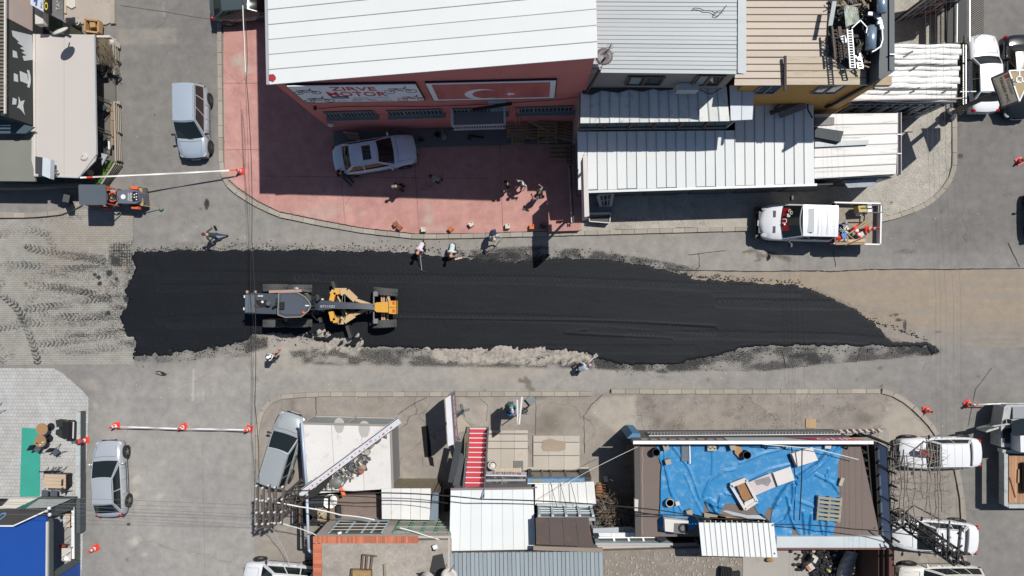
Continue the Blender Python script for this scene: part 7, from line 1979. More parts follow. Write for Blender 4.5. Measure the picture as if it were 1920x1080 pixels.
def glazed():
 ro=thing('glazed_annex','low annex wall with white framed windows between the rusty roof and the dry bush','annex',G(1170,985,.1))
 F=po(G(1108,984,.1),G(1243,984,.1))
 MB().ex(ah([(1112,991),(1185,988),(1205,1003),(1240,1008),(1242,1016),(1112,1027)],2.),(0,0,-.1)).bd('ledge_roof',M('pale_blue_sheet',A(196,206,214)),ro)
 m=MB();F.rect(m,0,.1,F.L,2.9,-.12,0);m.bd('wall',M('pale_blue_wall',(.34,.38,.4)),ro)
 F3=po(G(1120,1000,2.4),G(1238,1000,2.4))
 MB().ex(ah([(1122,999),(1200,999),(1206,1006),(1124,1006)],2.6),(0,0,-.05)).bd('skylight_top',M('milky_panel',(.62,.66,.68)),ro)
 for i in range(4):
  x0=1125+i*27.5
  MB().ex(ah([(x0,1010),(x0+22,1010),(x0+26,1022),(x0+3,1022)],2.55),(0,0,-.05)).bd('skylight_pane',M('skylight_green',(.06,.07,.06),rough=.12),ro)
  MB().bar(G(x0+23.5,999,2.6),G(x0+29,1023,2.6),.1,.05).bd('skylight_bar',WHITE,ro)
 MB().bar(G(1122,1008,2.62),G(1236,1007,2.62),.07,.05).bd('skylight_bar',WHITE,ro)
 MB().bar(G(1118,1027,2.6),G(1310,1022,2.6),.28,.12).bd('parapet',BEIGE,ro)
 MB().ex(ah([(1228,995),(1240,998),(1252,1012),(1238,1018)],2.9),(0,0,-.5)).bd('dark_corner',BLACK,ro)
glazed()
def yard_rubble():
 z=3.
 t=thing('concrete_roof','rough unfinished concrete roof with pale broken patches at the bottom','roof',G(1260,1060,.1))
 W_=ah([(1130,1033),(1392,1026),(1392,1180),(1134,1180)],z)
 CR=M('broken_concrete',A(150,142,132),rough=.95,var=.2,sc=1.5,fine=.25,fsc=18,rnd=0,dirt=((.42,.4,.37),.42,3.,.9),bump=.02,bsc=12)
 MB().ex(W_,(0,0,-.3)).bd('slab',CR,t)
 walls(t,[Vc((p.x,p.y,z-.32))for p in ins(W_,.1)],.1,M('house_wall_grey',A(140,132,128)),holes=(2,))
 m=MB()
 for i in range(260):
  x=RU(1134,1388);y=RU(1036,1085);s=RU(.02,.09)
  m.box(G(x,y,z+s*.3),(s,s*RU(.6,1.4),s*.6),RU(0,3))
 props(m.bd('rubble',M('rubble_pale',A(190,182,172),rnd=0)),kind='stuff')
 t=thing('black_crate','black plastic crate standing on the rough concrete roof','crate',G(1361,1074,z))
 for i in range(7):MB().box(G(1352+i*3,1072+i*.4,z+.25),(.05,.5,.3),-.1).bd('crate_rib',BLACK,t)
 MB().ex(ah([(1351,1063),(1371,1066),(1369,1090),(1350,1088)],z+.12),(0,0,-.1)).bd('crate_base',BLACK,t)
 t=thing('black_box','open black box next to the ribbed crate on the rough roof','box',G(1380,1076,z));MB().ex(ah([(1372,1074),(1388,1072),(1389,1095),(1371,1095)],z+.2),(0,0,-.2)).bd('box_body',BLACK,t)
 # open yard further right
 m=MB();m.ex(ah([(1393,1026),(1660,1022),(1660,1180),(1393,1180)],.13),(0,0,-.05));t=m.bd('yard_slab',M('yard_concrete',A(182,178,172),rough=.9,var=.1,rnd=0,dirt=((.2,.19,.17),.4,1.,.8)));props(t,kind='structure')
 m=MB()
 for i in range(900):
  x=random.gauss(1555,30);y=RU(1030,1100)
  if not(1480<x<1650)or(x<1520 and random.random()<.6):continue
  s=RU(.05,.16);m.mat(0 if random.random()<.93 else 1).ell(G(x,y,.15+RU(0,.35)*max(0,1-abs(x-1560)/70)),(s,s*.8,s*.7),5,3)
 props(m.bd('coal_heap',[M('coal',(.022,.023,.025),rough=.5),OFFW]),kind='stuff')
 for x,y,w,rz,mt,lb in((1524,1046,.34,-.5,OFFW,'white carton on the coal heap below the blue ledge'),(1517,1061,.36,.6,M('carton_orange',A(200,140,110)),'orange and white carton below the other carton by the coal')):
  t=thing('carton',lb,'carton',G(x,y,.3));MB().box(G(x,y,.5),(w,w,.4),rz).bd('carton_body',OFFW,t);MB().box(G(x-4,y+1,.52),(w*.45,w*.8,.42),rz).bd('carton_side',mt if mt is not OFFW else BLACK,t)
 t=thing('sheeted_bundle','white wrinkled sheet with grey stains draped over a long bundle by the coal','sheet',G(1590,1060,.2))
 m=MB();m.grid(lambda a,b:G(1586+30*a-24*b-3*math.sin(b*4),1032+6*a+60*b,.5+.8*math.sin(math.pi*a)**.7*(1-.2*b)+.03*math.sin(b*30+a*8)),10,24);m.bd('sheet',M('stained_sheet',A(222,222,220),rough=.6,dirt=((.1,.11,.12),.45,3.5,.8)),t,smooth=True)
 t=MB().ell(G(1554,1068,.4),(.16,.12,.1),8,5).bd('yellow_bag',M('yellow_bag',A(215,200,60)));props(t,'small yellow bag lying on the coal heap','bag')
 t=MB().ell(G(1443,1050,.3),(.2,.13,.1),8,5).bd('brown_bag',M('brown_bag',A(170,130,80)));props(t,'small brown bag beside the lower edge of the ribbed canopy','bag')
 m=MB();m.ex(ah([(1646,1028),(1676,1028),(1679,1180),(1646,1180)],3.4),(0,0,-.08))
 t=thing('rust_wall','dark rust brown sheet wall at the lower right corner of the tarp roof','wall',G(1660,1050,.1))
 for i in range(3):MB().ex(ah([(1647+i*10,1030),(1656.5+i*10,1030),(1657+i*10,1180),(1647+i*10,1180)],3.2+.25*i),(0,0,-2.5)).bd('sheet',M('deep_rust',(.085,.035,.025),var=.3,rnd=.3),t)
 MB().bar(G(1645,1030,.5),G(1643,1180,.5),.1,.6).bd('frame',BLACK,t)
yard_rubble()
# ================================================================== TARP ROOFED HOUSE
BROWNR=M('brown_roof_felt',A(132,118,112),rough=.9,var=.06,rnd=0,bump=.003,bsc=60)
TZ=3.3
def tarp_house():
 ro=thing('house','flat brown roofed house with a blue tarpaulin and a long sign along its north edge','building',G(1400,920,.1))
 c=ah([(1200,828),(1612,828),(1650,1006),(1200,1006)],TZ)
 MB().ex(c,(0,0,-.2)).bd('roof_slab',BROWNR,ro)
 walls(ro,[Vc((p.x,p.y,TZ-.21))for p in ins(c,.04)],.1,M('house_wall_dark',(.1,.095,.09),var=.2))
 m=MB()
 P=[G(1204+RU(-1,1.5),832+i*10,TZ+.01)for i in range(18)];m.tube(P,.015,4);m.bd('sealant_line',BEIGE,ro)
 MB().bar(G(1194,832,TZ+.05),G(1196,1004,TZ+.05),.3,.3).bd('parapet',M('parapet_grey_brown',(.075,.068,.065)),ro)
 for q in([(1595,862),(1612,838),(1628,905),(1648,1002),(1630,1002),(1608,900)],):pass
 # north sign: board standing over the edge, its top edge bright
 t=thing('roof_sign','very long roof edge shop sign with a red swoosh and white letters','sign',G(1400,826,3))
 a,b=G(1187,829,4.),G(1637,829,4.)
 F=po(a,b)
 LB=M('sign_light_grey',A(205,210,214));DK_=M('sign_grey_print',(.11,.1,.1),var=.5,sc=3)
 k=(1367-1187)/450.
 for u0,u1,mt in((0,F.L*k,DK_),(F.L*k,F.L,LB)):
  m=MB();F.rect(m,u0,3.15,u1,4.,0,.06);m.bd('sign_panel',mt,t)
 m=MB();F.rect(m,0,4.,F.L,4.05,-.09,.075);m.bd('sign_top',WHITE,t)
 m=MB();F.rect(m,0,3.15,F.L,3.98,-.12,-.005);m.bd('sign_frame',BLACK,t)
 SR=M('sign_swoosh_red',(.48,.03,.1));SO=M('sign_swoosh_orange',(.6,.22,.12))
 def fx(px):return F.L*(px-1187)/450
 for pts,mt,o in(([(1480,3.2),(1530,3.95),(1600,3.98),(1635,3.98),(1612,3.2)],SR,.062),([(1590,3.2),(1606,3.97),(1632,3.97),(1612,3.2)],SO,.066),([(1490,3.3),(1520,3.8),(1534,3.6)],M('sign_swoosh_dark',(.1,.03,.05)),.068)):
  m=MB();m.ex([F.a+F.u*fx(x)+Vc((0,0,z))+F.n*o for x,z in pts],F.n*.003);m.bd('sign_swoosh',mt,t)
 e=F.a+F.u*fx(1606)+F.n*.075+Vc((0,0,3.35));s0=F.a+F.u*fx(1538)+F.n*.075+Vc((0,0,3.35))
 tf('OHP',s0+Vc((0,0,.5)),e-s0,Vc((0,0,-.5)),M('sign_letter_white',(.8,.8,.8)),t,th=0)
 for i in range(9):
  x=1205+i*18;m=MB();F.rect(m,fx(x),3.35+.1*(i%2),fx(x+12),3.75,.062,.066);m.bd('printed_word',M('sign_print_pale',(.35,.33,.32)),t)
 for x in(1250,1350,1440,1475,1590):p=G(x,831,3.95);MB().bar(p,G(x+RU(-8,8),842,TZ),.06).bd('sign_brace',BLACK,t)
 # barred shutters on the north wall
 F2=po(G(1200,809,.1),G(1560,806,.1))
 t=thing('window_grille','long white toothed window grille on the front wall under the roof sign','grille',G(1380,808,.5))
 GR=M('grille_white',(.6,.6,.6));n=60
 for z in(1.,1.8):m=MB();F2.rect(m,.2,z,F2.L-.3,z+.05,.1,.14);m.bd('grille_rail',GR,t)
 for i in range(n):
  u=.2+(F2.L-.5)*i/n;A_=F2.a+F2.u*u+F2.n*.12
  MB().bar(A_+Vc((0,0,.9)),A_+F2.u*.13+F2.n*.1+Vc((0,0,1.95)),.05,.03).bd('grille_bar',GR,t)
 m=MB();F2.rect(m,.1,.2,F2.L,2.2,0.,.06);m.bd('shutter_back',M('shutter_shade',(.06,.06,.065)),t)
 t=thing('red_striped_grille','white and dark red slanting bars in front of the right end of the roof sign','grille',G(1610,806,.5))
 for i in range(14):MB().bar(G(1569+i*6.,806-i*.15,1.2),G(1576+i*6.,812-i*.15,1.3),.07,.04).bd('slant_bar',OFFW if i%2 else M('dark_red_bar',(.1,.02,.02)),t)
 MB().bar(G(1566,813,1.),G(1662,808,1.),.22,.2).bd('base_rail',M('rail_grey',A(160,158,155)),t)
 m=MB()
 for i in range(10):m.bar(G(1655,806+i*4.,1.8),G(1668,808+i*4.,2.),.05,.1)
 t=m.bd('corner_spikes',OFFW);props(t,'ladder of pale bars running down the corner beside the screen wall','grille')
 # side ramp of planks, blue post
 t=thing('plank_ramp','dark plank cover leaning on the left wall of the tarp roofed house','planks',G(1182,870,.1))
 for i in range(14):a0=G(1174+.1*i,838+i*4.4,1.3);MB().bar(a0,G(1190+.35*i,835+i*4.8,2.3),.13,.03).bd('plank',M('dark_plank',(.11,.08,.06),rnd=.3),t)
 t=MB().ex(ah([(1176,822),(1186,812),(1200,813),(1202,822)],2.6),(0,0,-2.3)).bd('blue_cabinet',M('blue_cabinet',(.07,.2,.36)));props(t,'blue metal cabinet top showing at the left end of the roof sign','cabinet')
tarp_house()
def tarp():
 TP=M('blue_tarp',(.024,.2,.44),rough=.45,var=.1,sc=1.2,fine=.05,rnd=0,dirt=((.22,.4,.54),.55,2.6,.6))
 out=[(1232,835),(1250,834),(1280,833),(1580,832),(1578,850),(1570,870),(1570,900),(1574,940),(1577,960),(1564,985),(1562,1003),(1500,1003),(1496,1000),(1486,985),(1484,1004),(1440,1004),(1448,955),(1440,950),(1430,972),(1420,960),(1414,948),(1400,945),(1360,944),(1352,952),(1352,962),(1336,966),(1328,955),(1318,935),(1322,970),(1300,990),(1282,998),(1250,1000),(1234,990),(1238,940),(1238,900),(1240,870),(1230,850)]
 folds=[([(1245,835),(1246,870),(1256,920),(1280,960)],1.6,.05),([(1262,838),(1290,875),(1300,900),(1312,935)],1.6,.045),([(1318,930),(1330,900),(1358,882),(1375,880)],2,.05),([(1335,838),(1336,870),(1334,890)],1.4,.035),([(1560,836),(1530,870),(1500,890),(1480,905),(1460,930),(1450,950)],3.2,.11),([(1575,834),(1545,865),(1510,893),(1478,920),(1455,945)],2,.07),([(1548,890),(1548,900),(1553,880)],2,.05),([(1530,890),(1560,905),(1574,925)],2.2,.06),([(1485,905),(1487,930),(1478,960),(1490,990)],2.2,.08),([(1475,930),(1480,955),(1470,975),(1450,985)],2.,.07),([(1325,940),(1340,945),(1352,950)],3,.09),([(1330,938),(1342,960)],3,.1),([(1350,930),(1345,955)],2.5,.09),([(1360,925),(1400,930),(1420,945)],2,.05),([(1505,960),(1508,1000)],2,.08),([(1520,965),(1517,1000)],2,.08),([(1535,965),(1542,1000)],2,.08),([(1550,970),(1548,1002)],2,.08),([(1500,940),(1540,955)],2,.05),([(1385,868),(1430,850),(1480,838)],2,.03),([(1370,905),(1376,930)],2,.04),([(1238,850),(1240,900),(1236,960)],2.5,.05),([(1248,880),(1262,940),(1270,985)],1.8,.04),([(1284,890),(1300,930),(1316,960)],1.5,.03),([(1400,900),(1440,880),(1480,870)],2.2,.03)]
 def f(px,py,X,Y):
  z=np.full(px.shape,.02)+.025*fb(X*.8,Y*.8,91,3)
  wr=stp(935,990,py)*stp(1430,1500,px)
  wr=np.maximum(wr,stp(1312,1330,px)*stp(1362,1345,px)*stp(925,945,py))
  z+=wr*.22*np.abs(fb(X*2.6,Y*1.3,92,4)-.5)+.035*np.abs(fb(X*1.6,Y*1.6,95,5)-.5)
  for pts,w,a in folds:
   d,al,sg=sgd(px,py,pts);z+=1.5*a*np.exp(-(d/w)**2)
  return dict(z=z)
 o=zs_('blue_tarpaulin',out,TZ,.038,TP,f,kind=None)
 o.data.polygons.foreach_set('use_smooth',[True]*len(o.data.polygons))
 props(o,'big creased blue tarpaulin spread over the flat brown roof','tarpaulin')
tarp()
Z4=TZ+.06
pallet('grey weathered pallet lying on the blue tarpaulin at the right',1553,953,Z4+.1,1.25,1.2,math.radians(85),6,mt=M('weathered_pallet',A(168,164,148),rnd=.15))
SH=M('white_sheet_board',A(236,232,228),rough=.6,dirt=((.35,.33,.3),.25,3,.6));SH2=M('pinkish_board',A(226,214,214),rough=.6)
def board(lb,pts,mt,z=.12,th=.06,extra=None):
 t=thing('board',lb,'board',G(*pts[0],Z4));MB().ex(ah(pts,Z4+z+th),(0,0,-th)).bd('board_face',mt,t)
 P=ah(pts,Z4+z+.012)
 MB().bar(P[0],P[3],.1,z*1.2).bd('black_edge',BLACK,t)
 return t
board('white square board lying alone at the top of the diagonal row on the tarp',[(1482,851),(1523,838),(1534,863),(1492,876)],SH)
board('clean white board in the middle of the diagonal row on the tarp',[(1447,887),(1482,875),(1490,900),(1456,912)],SH)
t=board('pinkish board with a grey blotch in the diagonal row on the tarp',[(1402,905),(1445,887),(1458,911),(1414,930)],SH2)
MB().ex(ah([(1414,901),(1432,896),(1442,893),(1446,902),(1440,912),(1430,908),(1420,910)],Z4+.19),(0,0,.004)).bd('blotch',M('blotch_grey',A(150,148,152),var=.3,sc=4),t)
t=thing('car_bonnet_lining','broken white frame with brown fibre lining below the boards on the tarp','frame',G(1395,925,Z4))
MB().ex(ah([(1380,908),(1394,902),(1402,914),(1414,930),(1398,940),(1392,936)],Z4+.14),(0,0,-.08)).bd('fibre_lining',M('brown_fibre',A(170,124,84),var=.3,sc=4,fine=.3,rnd=0),t)
P=ah([(1370,910),(1398,899),(1419,940),(1397,955)],Z4+.2)
for i in range(4):MB().bar(P[i],P[(i+1)%4],.22 if i==0 else.13,.1).bd('frame_side',SH,t)
MB().ex(ah([(1396,942),(1412,934),(1418,942),(1397,955)],Z4+.2),(0,0,-.06)).bd('frame_corner',SH,t)
def can(lb,px,py,r,h,mt,z=Z4,tm=None):
 t=thing('paint_bucket',lb,'bucket',G(px,py,z));MB().lathe((0,0,0),[(.001,0),(r*.88,0),(r,h),(r*.86,h),(r*.8,h*.9),(.001,h*.9)],16).bd('bucket_body',mt,t,local=True,smooth=40)
 if tm:MB().lathe((0,0,h*.9),[(.001,.012),(r*.8,.012)],14).bd('content',tm,t,local=True)
can('pink lidded bucket at the upper left corner of the tarpaulin',1228,845,.2,.4,M('bucket_black',(.03,.03,.035)),Z4,M('lid_pink',A(215,150,165)))
can('black bucket with grey cement near the centre top of the tarpaulin',1396,850,.21,.42,MC['bucket_black'],Z4,M('cement',A(176,166,160)))
can('cream bucket holding dirty water at the lower left of the tarpaulin',1254,940,.21,.3,M('bucket_cream',A(205,200,180)),Z4,M('dirty_water',(.08,.09,.05),rough=.1))
for x,y,lb in((1248,838,'tan stone block holding the tarpaulin under the sign left end'),(1252,865,'stone block holding the folded strip of tarpaulin'),(1373,838,'grey block under the sign near a tan cloth'),(1292,960,'small grey block on the lower left tarpaulin'),(1270,943,'small white cube next to the cream bucket')):
 t=MB().box(G(x,y,Z4+.15),(.28,.26,.28)if x!=1270 else(.2,.2,.2),.3).bd('weight_block',OFFW if x==1270 else M('block_tan',A(176,168,152)));props(t,lb,'block')
t=MB().ex(ah([(1375,834),(1388,838),(1392,845),(1387,860),(1378,850)],Z4+.1),(0,0,.02)).bd('tan_cloth',M('tan_cloth',A(190,150,105)));props(t,'tan cloth triangle between a block and a bucket on the tarp','cloth')
t=thing('wire_mesh','grey wire mesh lying over the tarpaulin under the sign','mesh',G(1286,848,Z4))
for i in range(9):MB().bar(G(1279+i*1.8,833,Z4+.1),G(1279+i*1.8,864,Z4+.1),.02).bd('mesh_wire',STEEL,t)
for i in range(14):MB().bar(G(1278,834+i*2.3,Z4+.11),G(1294,834+i*2.3,Z4+.11),.018).bd('mesh_wire',STEEL,t)
t=MB().bar(G(1293,833,Z4+.15),G(1294,869,Z4+.15),.05).bd('white_rod',WHITE);props(t,'white rod beside the wire mesh on the tarpaulin','rod')
t=thing('slotted_brick','white slotted brick with holes under the sign on the tarpaulin','brick',G(1334,838,Z4));MB().box(G(1334,840,Z4+.1),(.45,.26,.2)).bd('brick_body',M('slot_brick',A(190,185,170)),t)
for i in range(4):MB().box(G(1328+i*4,838+(i%2)*3,Z4+.21),(.08,.05,.02)).bd('slot',BLACK,t)
t=MB().ex(ah([(1546,833),(1558,833),(1556,841),(1545,840)],Z4+.1),(0,0,.1)).bd('white_sack',OFFW);props(t,'white scrap piece at the upper right of the tarpaulin','scrap')
t=thing('outdoor_unit','white air conditioner outdoor unit with a black fan lying by the left ribbed canopy edge','air conditioner',G(1270,988,TZ))
MB().ex(ah([(1246,973),(1291,977),(1290,1002),(1247,996)],Z4+.55),(0,0,-.5)).bd('case',M('unit_white',A(238,236,228)),t)
MB().ex(ah([(1264,981),(1291,981),(1290,1001),(1263,1000)],Z4+.56),(0,0,.004)).bd('panel',M('unit_grey',A(128,126,128)),t)
m=MB();m.lathe(G(1281,990,Z4+.57),[(.15,0),(.24,0),(.24,.04),(.15,.04),(.15,0)],18,caps=False);m.bd('fan_ring',BLACK,t)
def canopy():
 ro=thing('ribbed_canopy','small white ribbed canopy standing over scrap at the south edge of the tarp roof','canopy',G(1384,1010,TZ))
 h=5.
 c=ah([(1310,980),(1451,981),(1458,1045),(1316,1042)],h)
 shp_(ro,c[0],c[1],c[2],c[3],14,PANW,th=.04,seam=M('rib_pale_grey',(.42,.4,.38)),jit=.004,sw=.03,sh=.03)
 MB().ex(ah([(1312,981),(1450,982),(1456,1043),(1317,1040)],h-.06),(0,0,-.06)).bd('canopy_frame',DARK,ro)
 for x,y in((1316,985),(1448,985),(1452,1038),(1320,1036)):p=G(x,y,h);MB().bar(p,Vc((p.x,p.y,3.)),.08).bd('post',DARK,ro)
 sh=thing('scrap_shelf','rack of planks and sheets above the white ribbed canopy edge','rack',G(1380,970,TZ))
 for i,(p,q,w_,mt)in enumerate((((1318,966),(1360,974),.28,GWOOD),((1330,972),(1436,977),.16,RUST),((1320,976),(1430,980),.1,BLACK),((1345,968),(1400,975),.12,WOOD),((1400,974),(1435,975),.14,OFFW),((1318,962),(1318,980),.12,BLACK))):
  MB().bar(G(*p,4.3),G(*q,4.3),w_,.06).bd('shelf_board',mt,sh)
 MB().ex(ah([(1354,958),(1362,957),(1400,966),(1424,966),(1436,974),(1400,971),(1375,966)],4.5),(0,0,-.05)).bd('pale_blue_sheet',M('blue_white_metal',A(190,204,214)),sh)
 for i in range(24):x=1322+i*5;MB().bar(G(x,978+RU(-2,0),4.4),G(x+RU(-2,3),984,4.2),.05).bd('rack_slat',BLACK if i%2 else OFFW,sh)
canopy()
t=thing('roof_ledge','pale blue painted ledge along the south edge of the tarp roof','ledge',G(1560,1015,3))
m=MB();m.ex(ah([(1456,1006),(1652,1006),(1671,1027),(1456,1027)],3.5),(0,0,-.25));m.bd('ledge_top',M('pale_blue_ledge',A(214,224,228),rnd=0,dirt=((.25,.3,.33),.35,2,.6)),t);MB().bar(G(1456,1028.5,3.46),G(1672,1028.5,3.46),.05,.12).bd('ledge_rim',M('ledge_rim_red',(.22,.1,.09)),t)
t=thing('old_plank','short pale plank lying beside the right edge of the tarpaulin','plank',G(1578,900,TZ));MB().bar(G(1575,910,Z4+.1),G(1580,896,Z4+.15),.17,.08).bd('plank',M('pale_plank',A(205,196,176)),t)
# screen wall along the east side
def screen():
 ro=thing('screen_wall','long framed grey blue screen with black bars on the right side of the tarp house','screen',G(1650,920,3))
 A0,A1=G(1645,829,3.3),G(1653,1003,3.3);B0,B1=G(1664.5,840,3.75),G(1673,1018,3.75)
 PM=M('screen_panel',(.42,.48,.58),rough=.4,rnd=.03)
 ks=[0,.245,.57,.8,1]
 for i in range(4):
  a,b=A0.lerp(A1,ks[i]+.004),A0.lerp(A1,ks[i+1]-.004);c,d=B0.lerp(B1,ks[i+1]-.004),B0.lerp(B1,ks[i]+.004)
  n=(b-a).cross(d-a).normalized();MB().ex([a,b,c,d],n*(.04 if n.x>0 else-.04)).bd('screen_panel',PM,ro)
 for k in(0,.235,.255,.57,.8,1):MB().bar(A0.lerp(A1,k)-Vc((.02,0,0)),B0.lerp(B1,k)-Vc((.02,0,0)),.05).bd('frame_bar',BLACK,ro)
 for p,q in((A0,A1),(B0,B1)):MB().bar(p-Vc((.02,0,0)),q-Vc((.02,0,0)),.06).bd('frame_bar',BLACK,ro)
 m=MB();m.ex([G(1630,829,2.4),G(1641,829,3.3),G(1651,1003,3.3),G(1637,990,2.4)],(-0.,0,-.04));m.ex([A0+Vc((-.15,0,0)),A1+Vc((-.15,0,0)),Vc((A1.x-.15,A1.y,.1)),Vc((A0.x-.15,A0.y,.1))],(.1,0,0));m.bd('shade_strip',M('shade_black',(.006,.006,.007)),ro)  # near-black strip and wall: shade below the screen painted as colour
 for k in range(8):a=A0.lerp(A1,k/7);MB().bar(Vc((a.x+.1,a.y,.1)),Vc((a.x+.35,a.y,4.3)),.08).bd('post',BLACK,ro)
 m=MB()
 t=thing('lattice_girder','narrow black and white lattice between the brown roof and the screen wall','girder',G(1618,890,2.6))
 for x in(1612,1626):MB().bar(G(x,832,3.2),G(x+14,1000,3.2),.06).bd('chord',BLACK,t)
 for i in range(22):y=834+i*7.5;x=1612+i*.65;MB().bar(G(x,y,3.2),G(x+14,y+(7.5 if i%2 else 0),3.2),.04).bd('lacing',BLACK,t)
screen()
# ================================================================== PYLONS, WIRES, BARE PLANTS
PYL=M('pylon_steel',(.115,.098,.088),rough=.75,metal=.3,var=.25,rnd=.1)
def pylon(label,base,topp,H0,w0,w1,seed,arms,mt):
 rng=random.Random(seed)
 ro=thing('lattice_pylon',label,'pylon',G(base[0],base[1],.1))
 B=G(base[0],base[1],.1);T=G(topp[0],topp[1],H0)
 dv=(T-B)
 def lv(k):c=B+dv*k;w=w0+(w1-w0)*k;return[c+Vc((sx*w/2,sy*w/2,0))for sx,sy in((-1,-1),(1,-1),(1,1),(-1,1))]
 n=15
 for j in range(4):MB().bar(lv(0)[j],lv(1)[j],.085).bd('leg',mt,ro)
 for i in range(n):
  a,b=lv(i/n),lv((i+1)/n)
  for j in range(4):
   p,q=(a[j],b[(j+1)%4])if i%2 else(a[(j+1)%4],b[j])
   MB().bar(p,q,.045).bd('brace',mt,ro)
 for k,dx,dy,L,ox in arms:
  c=B+dv*k+Vc((ox,0,0))
  asy=dy>.9;p,q=c-Vc((dx,dy,0))*(.15 if asy else L),c+Vc((dx,dy,0))*(2*L if asy else L)
  MB().bar(p,q,.1,.08).bd('cross_arm',mt,ro)
  for s in(-1,-.4,.3,1):
   e=c+Vc((dx,dy,0))*L*(s+1 if asy else s)
   MB().lathe(e+Vc((0,0,.05)),[(.02,0),(.045,.05),(.03,.1),(.05,.14),(.02,.18)],8).bd('insulator',M('insulator_white',(.6,.58,.55),rough=.3),ro)
 return T
T1=pylon('rusty lattice power pylon with white insulators leaning past the corner shed',(598,893),(492,982),8.3,.75,.45,3,[(.99,0,1,.85,-.25),(.985,0,1,.8,0),(.98,0,1,.85,.25),(.97,0,1,.8,.5),(.96,.05,1,.8,.75)],PYL)
m=MB()
for i in range(18):a=T1+Vc((RU(-.25,.75),RU(0,1.3),RU(-.8,.1)));m.bar(a,a+Vc((RU(-.15,.15),RU(-.5,.5),0)),.045)
props(m.bd('pylon_fittings',PYL),kind='stuff')
T2=pylon('dark lattice pylon leaning over the bonnet of the white sedan',(1676,962),(1800,1050),6.6,.55,.5,9,[(.97,.1,1,.75,0),(.95,0,1,.75,-.35),(.9,1,.05,.8,0)],M('pylon_dark',(.035,.032,.032),rough=.7))
m=MB()
for i in range(16):a=T2+Vc((RU(-1.,.2),RU(-.3,1.5),RU(-.8,.1)));m.bar(a,a+Vc((RU(-.4,.4),RU(-.5,.5),0)),.05)
props(m.bd('pylon_fittings',MC['pylon_dark']),kind='stuff')
def wire(lb,pts,r=.018,mt=CABLE,group=None,sag=.25):
 P=[G(*p)for p in pts];Q=[]
 for i in range(len(P)-1):
  for k in range(8):t=k/8;q=P[i].lerp(P[i+1],t);q.z-=sag*4*t*(1-t);Q.append(q)
 Q.append(P[-1]);o=MB().tube(Q,r,4).bd('overhead_wire',mt);props(o,lb,'cable',group)
wire('twisted black cable crossing the whole picture from the top down to the rusty pylon',[(455,0,7.6),(462,150,7.5),(472,450,7.4),(478,760,7.6),(484,960,8.)],.016)
wire('black cable close beside the twisted one near the rusty pylon',[(452,0,7.),(470,560,6.8),(474,700,7.),(476,960,7.6)],.007)
wire('white wrapped upper stretch of the long cable over the forecourt edge',[(455,10,7.7),(460,136,7.6)],.024,CABLEW,sag=0)
for i,(y0,y1)in enumerate(((930,928),(941,936),(944,948),(952,955),(964,957))):
 wire('thin wire running left from the rusty pylon, %s of five over the silver compact car'%('topmost','second','middle','fourth','lowest')[i],[(-20,y0,7.4),(486,y1+20-i,8.1)],.007,M('wire_grey',(.16,.16,.16)),'wires running left from the rusty pylon',.1)
wire('upper black cable from the pylon across the white roofs to the dry bush',[(500,922,7.6),(700,924,6.6),(900,936,6.),(1190,952,5.2),(1330,974,5.)],.03)
wire('lower black cable from the pylon over the small five panel roof',[(540,931,7.),(720,934,6.2),(840,944,5.6)],.02)
wire('black cable over the tarpaulin leading to the dark pylon',[(1190,965,5.),(1330,972,4.8),(1450,984,5.),(1600,992,5.5),(1760,1012,6.2)],.025)
wire('white frayed cable from the pylon to the blue grey window',[(478,938,8.),(560,950,6.8),(640,966,5.4),(702,975,4.2)],.035,CABLEW,sag=.1)
wire('white cable from the pylon to the tile edged roof corner',[(508,980,7.6),(540,985,6.5),(592,1003,4.4)],.03,CABLEW,sag=.1)
wire('thin white cable from the pylon down to the white car',[(500,985,7.4),(520,1010,5.),(543,1062,1.8)],.018,CABLEW,sag=.2)
wire('white cable past the green gate to the white roofed house',[(750,990,4.4),(800,1005,4.3),(845,1020,4.)],.03,CABLEW,sag=.05)
wire('thin pale wire from the roof sign over the terrace slabs',[(1195,838,4.),(1100,885,3.5),(1015,935,3.2)],.012,CABLEW,sag=.05)
wire('long pale wire over the tarpaulin to the lattice girder',[(1430,833,4.2),(1530,842,4.),(1610,862,3.8)],.02,CABLEW,sag=.05)
wire('black cable hanging from the sign down across the white boards',[(1504,832,4.),(1503,900,3.7),(1499,975,3.7)],.03,sag=0)
for i,x in enumerate((1735,1744,1754,1768,1782)):wire('hair thin wire along the right side street, %s of five'%('leftmost','second','middle','fourth','rightmost')[i],[(x,-20,8.5),(x+20,560,8.2),(x+34,1100,8.3)],.0045,MC['wire_grey'],'hair thin wires along the right side street',.2)
for i,x in enumerate((1040,1058,1078)):wire('guy wire from the faded blue sign over the ribbed shop roof, %s'%('left','middle','right')[i],[(x-8,905,2.9),(x+4,950,3.4)],.014,CABLE,'guy wires over the ribbed shop roof',0)
